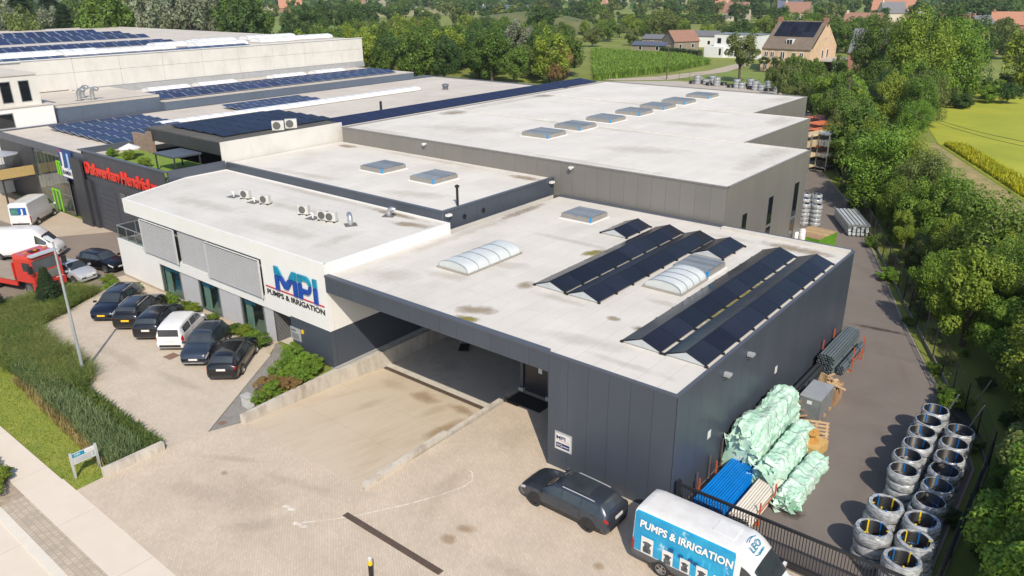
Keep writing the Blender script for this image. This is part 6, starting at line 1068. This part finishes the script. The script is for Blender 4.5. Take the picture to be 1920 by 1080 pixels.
# mid distance, round the farm and the brick house
for i, (x, y) in enumerate(scatter([(-250, 250), (-160, 215), (-130, 240), (-120, 290), (-170, 330), (-260, 330)], 46, 10)):
    h = rt.uniform(6, 10); tree('scattered tree beyond the maize field and sheds', x, y, h, h * rt.uniform(.8, 1.2), MID, LEAF[rt.choice((0, 1, 3, 2, 3))], 'trees beyond the sheds', 'field_tree', base=.05)
for i, (x, y) in enumerate(scatter([(-110, 235), (-50, 215), (-20, 250), (-40, 330), (-120, 330)], 34, 11)):
    h = rt.uniform(7, 12); tree('tree among the gardens behind the brick house', x, y, h, h * rt.uniform(.8, 1.2), MID, LEAF[rt.choice((0, 1, 3, 2))], 'trees behind the brick house', 'garden_tree', base=.05)
for i, (x, y) in enumerate(((-31, 141), (-28, 149), (-25, 158), (-22, 134), (-23, 143), (-19, 151), (-17, 141))): tree('huge leafy tree beside the flowering field, %s counting from the farmhouse side' % ORD[i], x, y, rt.uniform(14.5, 18.5), rt.uniform(12, 14), [NEAR[(0, 2, 4, 0, 2, 0, 4)[i]]], LEAF[(0, 3, 0, 2, 0, 1, 6)[i]], 'tall trees beside the flowering field', base=.03)
for (x, y, h, wd, m, lab) in ((-8, 168, 16, 13, 2, 'pale drooping willow at the far edge of the flowering field'), (-1, 175, 15, 12, 2, 'second pale willow farther along the field edge')):
    o = tree(lab, x, y, h, wd, [leaf_crown(77, 5200, 26, .05, drop=.7)], LEAF[m], None, 'willow', base=.1)
for i, (x, y) in enumerate(scatter([(-46, 128), (-30, 106), (-20, 104), (-22, 128), (-34, 150), (-50, 150)], 22, 4.5)): tree('young leafy tree in the clump behind the rear yard', x, y, rt.uniform(5, 8.5), rt.uniform(4, 6), MID, LEAF[rt.choice((0, 6, 0, 3))], 'clump behind the rear yard', base=.05)
tree('slender tree on the lawn in front of the white house', -63.2, 151.5, 11.8, 9, MID, LEAF[3], None, base=.32)
for i in range(3): tree('clipped round tree before the brick house, %s from the lawn tree' % ORD[i], -67.5 + 3.2 * i, 176.3, 4.2, 3.4, MID, LEAF[1], 'clipped trees before the brick house', base=.42)
for i, (x, y, h) in enumerate(((-49.5, 141.5, 6.3), (-53.8, 146, 4.8), (-45.5, 143, 6.5))): tree('narrow young tree behind the coils of the rear yard, %s one' % ORD[i], x, y, h, 2.6, MID, LEAF[0], 'narrow trees behind the coils', base=.1)
def hedge(label, x0, y0, x1, y1, wd, h, mat, dens=55, name='hedge', leaf=.14):
    L = sqrt((x1 - x0) ** 2 + (y1 - y0) ** 2); vs_, fs = [], []; t = rt
    for i in range(int(L * (wd + 2 * h) * dens / 4)):
        f = t.random(); x = t.uniform(0, L)
        if f < .45: p = Vector((x, t.uniform(-wd / 2, wd / 2), h * t.uniform(.9, 1.04))); nr = Vector((0, 0, 1))
        else: sgn = t.choice((-1, 1)); p = Vector((x, sgn * wd / 2 * t.uniform(.88, 1.04), t.uniform(0, h))); nr = Vector((0, sgn, .2))
        nr = (nr + Vector((t.gauss(0, .5), t.gauss(0, .5), t.gauss(0, .5)))).normalized(); a = nr.orthogonal().normalized(); b_ = nr.cross(a); s_ = leaf * t.uniform(.6, 1.4); k_ = len(vs_); vs_ += [p - a * s_, p + b_ * s_ * .6, p + a * s_, p - b_ * s_ * .6]; fs.append((k_, k_ + 1, k_ + 2, k_ + 3))
    me = bpy.data.meshes.new('foliage'); me.from_pydata([tuple(v) for v in vs_], [], fs); me.materials.append(mat); o = thing(name, label, 'hedge', (x0, y0, -.06), atan2(y1 - y0, x1 - x0)); put('foliage', me, o)
    MB().box(.1, -wd * .38, 0, L - .1, wd * .38, h * .86).build('inner_twigs', M('hedge_core', (.03, .04, .015), .9), o)
hedge('clipped dark hedge behind the maize beside the sheds', -118, 214, -100, 206, 2, 2.2, LEAF[1], 20, leaf=.3); hedge('long clipped hedge far behind the wood', -290, 322, -235, 350, 4, 7, LEAF[1], 8, leaf=.6); hedge('bushy hedge along the far edge of the flowering field', -14, 172, 40, 180, 3, 3, LEAF[3], 14, leaf=.35); hedge('dark trimmed hedge at the field corner', -2, 168, 60, 172, 4, 4, LEAF[1], 12, leaf=.35); hedge('far green hedge in front of the distant houses', -250, 400, -190, 420, 4, 5, LEAF[0], 8, leaf=.6)
# far away trees and hedgerows
for i, (x, y) in enumerate(scatter([(-560, 330), (-330, 300), (-220, 360), (-120, 400), (40, 330), (140, 420), (60, 700), (-300, 760), (-640, 640)], 250, 13)):
    h = rt.uniform(8, 15); tree('distant tree among the fields and village houses', x, y, h, h * rt.uniform(.8, 1.4), FAR, LEAF[rt.choice((0, 1, 3, 1))], 'distant trees among the village', 'distant_tree', base=.03)
FARW = M('far_woodland', (.05, .075, .03), .9, var=.3, scale=.05)
vs_, fs = [], []
for i in range(420):
    t = rt; a = radians(t.uniform(-8, 82)); d = t.uniform(760, 1700); c = Vector((11 - sin(a) * d, -25 + cos(a) * d, 0)); r = t.uniform(7, 20); hh = t.uniform(7, 14)
    for q in range(34):
        dv = Vector((t.gauss(0, 1), t.gauss(0, 1), abs(t.gauss(.3, .8)))).normalized(); p = c + Vector((dv.x * r, dv.y * r, dv.z * hh)); nr = (dv + Vector((t.gauss(0, .5), t.gauss(0, .5), t.gauss(0, .5)))).normalized(); aa = nr.orthogonal().normalized(); bb = nr.cross(aa); s_ = t.uniform(1.6, 3.4); k_ = len(vs_); vs_ += [tuple(p - aa * s_), tuple(p + bb * s_), tuple(p + aa * s_), tuple(p - bb * s_)]; fs.append((k_, k_ + 1, k_ + 2, k_ + 3))
me = bpy.data.meshes.new('far_woodland'); me.from_pydata(vs_, [], fs); me.materials.append(LEAF[1]); tag(put('far_woodland', me), 'hazy band of far woods and hedgerows near the horizon', 'woodland', kind='stuff')
# grassy mound behind the wood
m = MB(); N = 26; g = [(-300 + 110 * i / N, 262 + 80 * j / N) for i in range(N + 1) for j in range(N + 1)]
m.add([(x, y, -.5 + 9.5 * max(0, 1 - ((x + 245) / 48) ** 2 - ((y - 302) / 34) ** 2) ** .8 + noise.noise(Vector((x, y, 0)) * .12) * .6) for x, y in g], [(i * (N + 1) + j, (i + 1) * (N + 1) + j, (i + 1) * (N + 1) + j + 1, i * (N + 1) + j + 1) for i in range(N) for j in range(N)])
tag(m.build('hill', M('mound_scrub', (.075, .10, .03), .95, second=(.14, .14, .05), scale=.12, bump=.8, bscale=.8), smooth=True), kind='structure')
# blades: verge grass, reeds, feathery grasses, maize
def blades(name, label, poly, n, h, wd, mat, lean=.35, z=-.06, cat='grass', tuft=None, seed=1):
    t = random.Random(seed); xs = [p[0] for p in poly]; ys = [p[1] for p in poly]; vs_, fs = [], []; c = 0; cen = [p for p in (scatter(poly, tuft, .3) if tuft else [])]
    while c < n:
        if cen: q = cen[t.randrange(len(cen))]; p = (q[0] + t.gauss(0, .16), q[1] + t.gauss(0, .16))
        else:
            p = (t.uniform(min(xs), max(xs)), t.uniform(min(ys), max(ys)))
            if not inpoly(p, poly): continue
        a = t.uniform(0, 6.28); hh = t.uniform(*h); l = hh * lean * t.uniform(.3, 1.6); w_ = wd * t.uniform(.6, 1.3); dx, dy = cos(a), sin(a); sx, sy = -dy * w_, dx * w_; k_ = len(vs_); x, y = p
        vs_ += [(x - sx, y - sy, z), (x + sx, y + sy, z), (x + dx * l * .4 + sx * .8, y + dy * l * .4 + sy * .8, z + hh * .6), (x + dx * l * .4 - sx * .8, y + dy * l * .4 - sy * .8, z + hh * .6), (x + dx * l, y + dy * l, z + hh * (1 - .25 * lean))]; fs += [(k_, k_ + 1, k_ + 2, k_ + 3), (k_ + 3, k_ + 2, k_ + 4)]; c += 1
    me = bpy.data.meshes.new(name); me.from_pydata(vs_, [], fs); me.materials.append(mat); return tag(put(name, me), label, cat, kind='stuff')
G1 = leafmat('grass_blade', (.23, .29, .03), (.33, .35, .045), .3, 0); G2 = leafmat('reed_blade', (.15, .215, .09), (.22, .28, .12), .35, 0); G3 = leafmat('feather_grass', (.16, .235, .05), (.25, .275, .08), .4, 0); G4 = leafmat('maize_leaf', (.17, .29, .04), (.25, .37, .06), .35, 0); G5 = leafmat('low_shrub', (.09, .14, .03), (.14, .19, .04), .4, 0)
setting('lawn', [(-75, -15.02), (-22.1, -15.02), (-22.1, -13.6), (-26, -12.9), (-38, -12.2), (-52, -11.6), (-75, -12.5)], M('verge_lawn', (.155, .215, .03), .95, second=(.27, .285, .05), scale=.9, bump=.4, bscale=14), -.05)
blades('verge_grass', 'bright mown grass verge between the sidewalk and the reed bed', [(-75, -15.0), (-22.2, -15.0), (-22.1, -13.6), (-26, -12.9), (-38, -12.2), (-52, -11.6), (-75, -12.5)], 26000, (.04, .13), .016, G1, .5, seed=2)
blades('reed_bed', 'blue green reeds beside the low concrete wall', [(-22.4, -13.2), (-22.4, -11.5), (-31, -11.2), (-37, -11.2), (-37, -12.3), (-28, -12.7)], 9000, (.4, .9), .02, G2, .45, cat='reeds', seed=3)
blades('reed_bed', 'straw coloured fringe of dry reeds along the verge', [(-23, -13.5), (-23, -13.0), (-30, -12.6), (-36, -12.3), (-36, -12.7)], 900, (.3, .7), .018, leafmat('dry_reed', (.34, .26, .11), None, .3, 0), .4, cat='reeds', seed=4)
blades('low_hedge', 'dark green ground cover along the car park edge', [(-22.35, -11.6), (-22.4, -10.72), (-31.2, -10.5), (-33, -9.85), (-34, -11.3)], 9000, (.25, .55), .05, G5, .7, cat='ground cover', seed=5)
blades('feather_grass', 'feathery olive ornamental grasses round the corner of the car park', [(-31.5, -10.5), (-33, -9.35), (-42.6, -8.9), (-46.4, -3.0), (-48.2, -4), (-48.8, -8.5), (-52, -11.5), (-38, -12.1), (-33, -11.6)], 42000, (.55, 1.0), .014, G3, 1.0, cat='grasses', tuft=330, seed=6)
blades('maize_crop', 'green maize crop in front of the sheds', [(-141, 207), (-92.5, 135), (-87.5, 165), (-88.5, 189), (-104, 203)], 30000, (1.5, 2.3), .13, G4, .5, cat='maize', seed=7)
blades('field_flowers', 'yellow flowering strip along the edge of the field', [(-9, 97), (3.9, 70.8), (12, 56), (14.5, 57), (6.5, 71.5), (-6.5, 97.5)], 9000, (.5, .9), .07, leafmat('rape_flower', (.50, .46, .015), (.34, .38, .02), .3, 0), .3, cat='flowers', seed=8)
for i, (x, y, s_) in enumerate([(-45.5, -2.3, .9), (-44.2, -1.2, .7), (-47.4, -1.7, .8), (-39.9, -.7, .8), (-38.2, -.7, .6), (-37.0, -.7, .7), (-34.6, -.6, .6), (-31.6, -.7, .7), (-30.6, -.7, .8), (-29.7, -.7, .7), (-28.4, -.9, .9)]): tree('low green shrub in the gravel bed before the office, %s from the far corner' % ORD[i], x, y, s_ * 1.0, s_ * 1.9, MID, LEAF[(6, 0, 2)[i % 3]], 'shrubs in the office bed', 'shrub', .0, base=0, cat='shrub')
for i, (x, y) in enumerate(scatter([(-22.5, -5.1), (-21.9, -5.6), (-22.3, -.7), (-25.7, -.5)], 20, .62)): tree('leafy shrub in the triangular bed beside the ramp wall', x, y, rt.uniform(.8, 1.15), rt.uniform(1.1, 1.5), MID, LEAF[6 if i % 7 else 5], 'shrubs in the triangular bed', 'shrub', .0, base=0, cat='shrub')
for i, (x, y) in enumerate(((-25.6, -17.0), (-27.2, -17.1), (-28.8, -17.0), (-24.7, -17.5))): tree('spreading evergreen shrub in the roadside bed, %s from the yard' % ORD[i], x, y, .75, 1.7, MID, LEAF[2], 'roadside shrubs', 'shrub', .0, base=0, cat='shrub')
for (x, y, h, lab) in ((-46.9, -6.2, 2.9, 'small conical conifer in the grasses in front of the red truck'), (-48.6, -9.3, 2.6, 'dark conifer at the frame edge among the grasses')): conifer(lab, x, y, h, None, 1.2)
for i, (x, y, m_) in enumerate(((-60.2, 7.4, 2), (-55.8, 6.6, 2), (-62.8, 7, 6))): tree('spiky green plant on the roof terrace, %s one' % ORD[i], x, y, 1.0, 1.4, MID, LEAF[m_], 'terrace plants', 'terrace_plant', 6.5, base=0, cat='plant')
# ------------------------------------------------------------------ houses and farm buildings
def house(label, x, y, w_, d_, h, rh, rz, wall, roof, name='house', nwin=3, chim=1, solar=None, group=None, floors=1):
    o = thing(name, label, 'house', (x, y, -.06), rz, group); MB().add([(-w_ / 2, -d_ / 2, 0), (w_ / 2, -d_ / 2, 0), (w_ / 2, d_ / 2, 0), (-w_ / 2, d_ / 2, 0), (-w_ / 2, -d_ / 2, h), (w_ / 2, -d_ / 2, h), (w_ / 2, d_ / 2, h), (-w_ / 2, d_ / 2, h), (-w_ / 2, 0, h + rh), (w_ / 2, 0, h + rh)], [(0, 1, 5, 4), (2, 3, 7, 6), (1, 2, 6, 9, 5), (3, 0, 4, 8, 7)]).build('wall', wall, o)
    rr = []
    for sg in (-1, 1):
        e = .35; y0 = sg * (d_ / 2 + e); z0 = h - rh * e / (d_ / 2); t = .18; r = MB().add([(-w_ / 2 - .2, y0, z0), (w_ / 2 + .2, y0, z0), (w_ / 2 + .2, 0, h + rh), (-w_ / 2 - .2, 0, h + rh), (-w_ / 2 - .2, y0, z0 + t), (w_ / 2 + .2, y0, z0 + t), (w_ / 2 + .2, 0, h + rh + t), (-w_ / 2 - .2, 0, h + rh + t)], [(0, 3, 2, 1), (4, 5, 6, 7), (0, 1, 5, 4), (2, 3, 7, 6), (1, 2, 6, 5), (3, 0, 4, 7)]).build('roof', roof, o); rr.append(r)
    for k in range(chim): sx = (-1, 1)[k % 2]; MB().box(sx * (w_ / 2 - .9) - .45, -.4, h + rh - .8, sx * (w_ / 2 - .9) + .45, .4, h + rh + 1.1).build('chimney', wall, rr[0])
    for f in range(floors):
        for i in range(nwin):
            X = -w_ / 2 + w_ * (i + .5) / nwin; z = 1.0 + f * 2.8; wn = MB().box(X - .55, -d_ / 2 - .05, z, X + .55, -d_ / 2 + .05, z + 1.4).build('window', WPAINT, o); MB().box(X - .45, -d_ / 2 - .07, z + .1, X + .45, -d_ / 2 - .052, z + 1.3).build('pane', GLASSD, wn)
    wn = MB().box(w_ / 2 - .05, -.5, h - 1.2, w_ / 2 + .05, .5, h + .2).build('window', WPAINT, o); MB().box(w_ / 2 + .052, -.4, h - 1.1, w_ / 2 + .07, .4, h + .1).build('pane', GLASSD, wn)
    return o
BRK = brick_over(M('salmon_brick', (.66, .46, .31), .85, var=.12, scale=.8), .9, .3, .03, .8, contrast=.1); BRK2 = M('red_brick', (.30, .15, .11), .85, var=.15, scale=1); SLATE2 = M('brown_tile', (.16, .125, .095), .8, var=.15, scale=1.2); TILEO = M('orange_tile', (.40, .19, .12), .8, var=.12); GREYT = M('grey_tile', (.15, .15, .165), .7, var=.12); BLUET = M('blue_grey_tile', (.085, .10, .15), .6, var=.12); CREAM = M('cream_render', (.56, .50, .40), .85, var=.06); TILEB = M('brown_red_tile', (.26, .14, .10), .8, var=.12)
bk = thing('brick_house', 'salmon brick farmhouse with solar panels on its brown roof', 'house', (-63.0, 188.3, -.06)); W2, D2, EH, RH = 6.5, 9.4, 6.0, 6.2
MB().add([(-W2, -D2, 0), (W2, -D2, 0), (W2, D2, 0), (-W2, D2, 0), (-W2, -D2, EH), (W2, -D2, EH), (W2, D2, EH), (-W2, D2, EH), (-W2, 0, EH + RH), (W2, 0, EH + RH)], [(0, 1, 5, 4), (2, 3, 7, 6), (1, 2, 6, 9, 5), (3, 0, 4, 8, 7)]).build('wall', BRK, bk)
for sg in (-1, 1):
    y0, z0, t = sg * (D2 + .3), EH - .28, .16; rf = MB().add([(-W2 + .02, y0, z0), (W2 - .25, y0, z0), (W2 - .25, 0, EH + RH), (-W2 + .02, 0, EH + RH), (-W2 + .02, y0, z0 + t), (W2 - .25, y0, z0 + t), (W2 - .25, 0, EH + RH + t), (-W2 + .02, 0, EH + RH + t)], [(0, 3, 2, 1), (4, 5, 6, 7), (0, 1, 5, 4), (2, 3, 7, 6), (1, 2, 6, 5), (3, 0, 4, 7)]).build('roof', SLATE2, bk)
    if sg < 0:
        an = atan2(RH, D2); pm = MB().box(-.85, -.0, 0, .85, 2.05, .05).mesh('solar_panel', SOLAR)
        for i in range(6):
            for j in range(3):
                k_ = (.40 + .185 * j); put('solar_panel', pm, rf, (-4.4 + 1.75 * i, -D2 * (1 - k_), EH + RH * k_ + .22), (an, 0, 0))
        dm = MB().box(-.85, -8.0, 6.6, .85, -5.4, 8.2).build('dormer', WPAINT, rf)
        for x in (-.36, .36): MB().box(x - .28, -8.06, 6.8, x + .28, -8.01, 8.05).build('pane', GLASSD, dm)
for sg in (-1, 1): MB().box(sg * (W2 - .55) - .55, -.5, EH + RH - 1.2, sg * (W2 - .55) + .55, .5, EH + RH + 1.0).build('chimney', BRK2, bk)
for (x, z, w_, h_) in [(-5.2, 3.7, .9, 1.4), (-3.6, 3.7, .9, 1.4), (-.9, 3.4, 1.1, 1.8), (2.1, 3.7, .9, 1.4), (4.0, 3.7, .9, 1.4), (-5.2, .8, 1, 1.8), (-2.6, .8, 1, 1.8), (4.2, .7, 1.1, 1.8), (1.8, .8, 1, 1.8)]:
    wn = MB().box(x - w_ / 2, -D2 - .08, z, x + w_ / 2, -D2 + .02, z + h_).build('window', WPAINT, bk)
    for q in (-1, 1): MB().box(x + q * w_ / 4 - w_ / 6, -D2 - .1, z + .12, x + q * w_ / 4 + w_ / 6, -D2 - .082, z + h_ - .12).build('pane', GLASSD, wn)
dd = MB().box(-.55, -D2 - .08, 0, .55, -D2 + .02, 2.3).build('door', M('olive_door', (.12, .12, .07), .6), bk)
for (y, z, w_, h_) in [(-1.6, 3.2, 1.2, 2.2), (2.2, 3.2, 1.2, 2.2), (-.4, 7.6, .7, 1.0)]: wn = MB().box(W2 - .02, y - w_ / 2, z, W2 + .08, y + w_ / 2, z + h_).build('window', WPAINT, bk); MB().box(W2 + .082, y - w_ * .36, z + .12, W2 + .1, y + w_ * .36, z + h_ - .12).build('pane', GLASSD, wn)
vr = thing('garden_room', 'glazed garden room against the side of the brick farmhouse', 'garden room', (-54.3, 190.6, -.06)); MB().box(-2.1, -5, 2.6, 1.6, 8, 2.95).build('roof', M('zinc_roof', (.40, .39, .37), .6), vr)
for i in range(9): MB().box(1.3, -4.9 + 1.55 * i, 0, 1.5, -4.7 + 1.55 * i, 2.6).build('post', WPAINT, vr)
for i in range(8): MB().box(1.38, -4.68 + 1.55 * i, .1, 1.42, -3.37 + 1.55 * i, 2.55).build('pane', GLASSD, vr)
house('grey roofed barn behind the brick farmhouse', -46.5, 203, 14, 12, 4.5, 5.5, radians(8), BRK2, GREYT, 'barn', 3, 0)
wh2 = thing('white_house', 'white cubic modern house beside the maize', 'house', (-91, 214, -.06)); MB().box(-7.5, -2, 0, 7.5, 7, 6.9).build('upper_volume', WPAINT, wh2); MB().box(-10, -3.5, 0, -3.5, 2.5, 3.3).build('lower_volume', WPAINT, wh2); MB().box(-7.6, -2.1, 6.9, 7.6, 7.1, 7.05).build('roof_edge', FRAME, wh2)
for (x, z, w_, h_, y) in [(-5.8, 4.2, 1.3, 1.6, -2), (-2.6, 4.2, 1.5, 1.5, -2), (4.5, 3.4, 1.6, 2.8, -2), (-4.6, .8, .7, 2.0, -3.5), (1.0, .5, 3, 2.2, -2)]: wn = MB().box(x - w_ / 2, y - .06, z, x + w_ / 2, y + .02, z + h_).build('window', FRAME, wh2); MB().box(x - w_ / 2 + .08, y - .08, z + .08, x + w_ / 2 - .08, y - .062, z + h_ - .08).build('pane', GLASSD, wn)
SHW = M('grey_board_wall', (.24, .20, .16), .9, var=.2, scale=1, stretch=(4, 4, .3)); 
house('low timber shed with blue grey roof behind the maize', -123, 216, 12, 5, 2.6, .9, radians(8), SHW, BLUET, 'shed', 2, 0); house('grey boarded barn with red tile roof beside the timber shed', -120, 231, 10, 8, 3.4, 3.2, radians(60), SHW, TILEB, 'barn', 2, 0); house('low barn with grey sheet roof behind the boarded barn', -132, 243, 16, 9, 3.0, 1.2, radians(10), SHW, GREYT, 'barn', 2, 0); house('white gabled barn behind the sheds', -121, 252, 11, 8, 4, 1.5, radians(10), WPAINT, GREYT, 'barn', 2, 0)
FAH = [(-375, 448, 30, 12, 3.5, 5, .6, BRK2, BLUET, 'long blue grey roofed farm building on the far hedge line'), (-412, 470, 14, 10, 3, 4.5, .4, CREAM, BLUET, 'small blue grey roofed house behind the mound'), (-433, 634, 22, 12, 5, 6, .3, CREAM, TILEB, 'cream house with brown roof near the far mast'), (-400, 610, 14, 11, 5, 6, .8, BRK2, TILEO, 'far house with orange roof beside the cream house'), (-299, 654, 24, 13, 5, 8, .2, BRK2, TILEO, 'large orange roofed farmhouse on the skyline'), (-663, 461, 22, 13, 4, 9, .9, BRK2, TILEO, 'orange roofed barn in the brown fields'), (-632, 520, 16, 10, 4, 6, .5, CREAM, TILEB, 'far cream house behind the dark clump'), (-92, 345, 15, 11, 4.5, 5, .2, CREAM, TILEB, 'brown roofed house behind the barn of the farmhouse'), (-59, 356, 13, 10, 4, 5, .4, BRK2, TILEB, 'brown roofed house right of the huge trees'), (-50, 362, 12, 9, 4, 4.5, 1.2, BRK2, GREYT, 'gable fronted house beside the willow'), (-72, 402, 22, 12, 3.5, 5, .2, CREAM, GREYT, 'grey roofed bungalow with roof panels behind the huge trees'), (-44, 400, 16, 11, 4, 5, .2, BRK2, TILEO, 'orange roofed bungalow behind the willow'), (-31, 276, 8, 6, 3, 3, .5, M('ochre_wall', (.52, .34, .16), .8), TILEO, 'small ochre garden house by the field hedge'), (-134, 560, 26, 14, 5, 9, .15, BRK2, TILEO, 'big orange roofed farm on the far right skyline'), (-170, 480, 15, 11, 5, 6, .3, CREAM, TILEB, 'cream gabled house behind the farmhouse trees'), (-205, 470, 15, 11, 5, 6, .1, CREAM, TILEB, 'cream gabled house with brown roof left of the farmhouse'), (-190, 520, 16, 11, 5, 6, .5, BRK2, BLUET, 'dark roofed house behind the farmhouse chimneys'), (-120, 500, 14, 10, 5, 6, .7, CREAM, GREYT, 'grey roofed house left of the huge trees'), (-520, 690, 18, 11, 5, 6, .3, CREAM, TILEO, 'far village house left of the masts'), (-350, 760, 20, 12, 5, 7, .4, BRK2, TILEO, 'far village house right of the masts')]
for (x, y, w_, d_, h, rh, rz, wm, rm, lab) in FAH: house(lab, x, y, w_, d_, h, rh, rz, wm, rm, 'village_house', 4, 1)
o = array('blue panels on the grey bungalow roof behind the huge trees', (-80, 397.0, 5.6), 6, 2, 1.7, 2.0, 40, SOLARB, axis='y')
# masts, poles and wires
for (x, y, h, lab) in ((-330, 470, 26, 'left lattice mast on the far fields'), (-300, 462, 24, 'right lattice mast on the far fields')):
    o = thing('lattice_mast', lab, 'mast', (x, y, 0)); q = .9
    for sx in (-q, q):
        for sy in (-q, q): MB().tube([(sx, sy, 0), (sx * .5, sy * .5, h)], .12, 4).build('leg', METAL, o)
    b = MB()
    for k in range(int(h / 1.6)): z = k * 1.6; f = 1 - .5 * z / h; f2 = 1 - .5 * (z + 1.6) / h; b.tube([(-q * f, -q * f, z), (q * f2, -q * f2, z + 1.6)], .07, 4).tube([(q * f, q * f, z), (q * f2, -q * f2, z + 1.6)], .07, 4)
    tag(b.build('bracing', METAL, o), kind='stuff')
pole = M('creosote_pole', (.10, .075, .055), .9)
for (x, y, h, lab) in ((-80, 147.5, 9, 'wooden pole at the corner of the maize field'), (12.6, 49.5, 9.0, 'wooden telephone pole at the track beside the trees'), (-21.5, 92, 9, 'wooden telephone pole hidden in the far trees'), (-170, 152, 12.5, 'grey pole standing out of the wood')):
    o = thing('utility_pole', lab, 'pole', (x, y, -.06)); MB().tube([(0, 0, 0), (0, 0, h)], [.14, .1], 8).build('pole', pole, o); MB().box(-.5, -.05, h - .5, .5, .05, h - .4).build('cross_arm', pole, o)
for i, (dz, dx) in enumerate(((8.6, -.4), (8.1, .4))):
    a, c = Vector((12.6 + dx, 49.5, dz)), Vector((-21.5 + dx, 92, dz)); o = thing('overhead_wire', '%s overhead wire crossing in front of the flowering field' % ('upper' if i == 0 else 'lower'), 'wire', tuple(a)); MB().tube([(c - a) * (k / 12) + Vector((0, 0, -1.6 * sin(pi * k / 12))) for k in range(13)], .022, 5).build('wire', BLACK, o)

# ------------------------------------------------------------------ light summer haze over the whole place
hm = bpy.data.materials.new('summer_haze'); hm.use_nodes = True; ht = hm.node_tree; ht.nodes.remove(ht.nodes['Principled BSDF']); pv = ht.nodes.new('ShaderNodeVolumePrincipled')
pv.inputs['Color'].default_value = (.86, .92, 1, 1); pv.inputs['Density'].default_value = .00012; pv.inputs['Anisotropy'].default_value = .2; ht.links.new(pv.outputs[0], ht.nodes['Material Output'].inputs['Volume'])
tag(MB().box(-3600, -3600, -1.8, 3600, 3600, 34).build('haze', hm), kind='stuff')
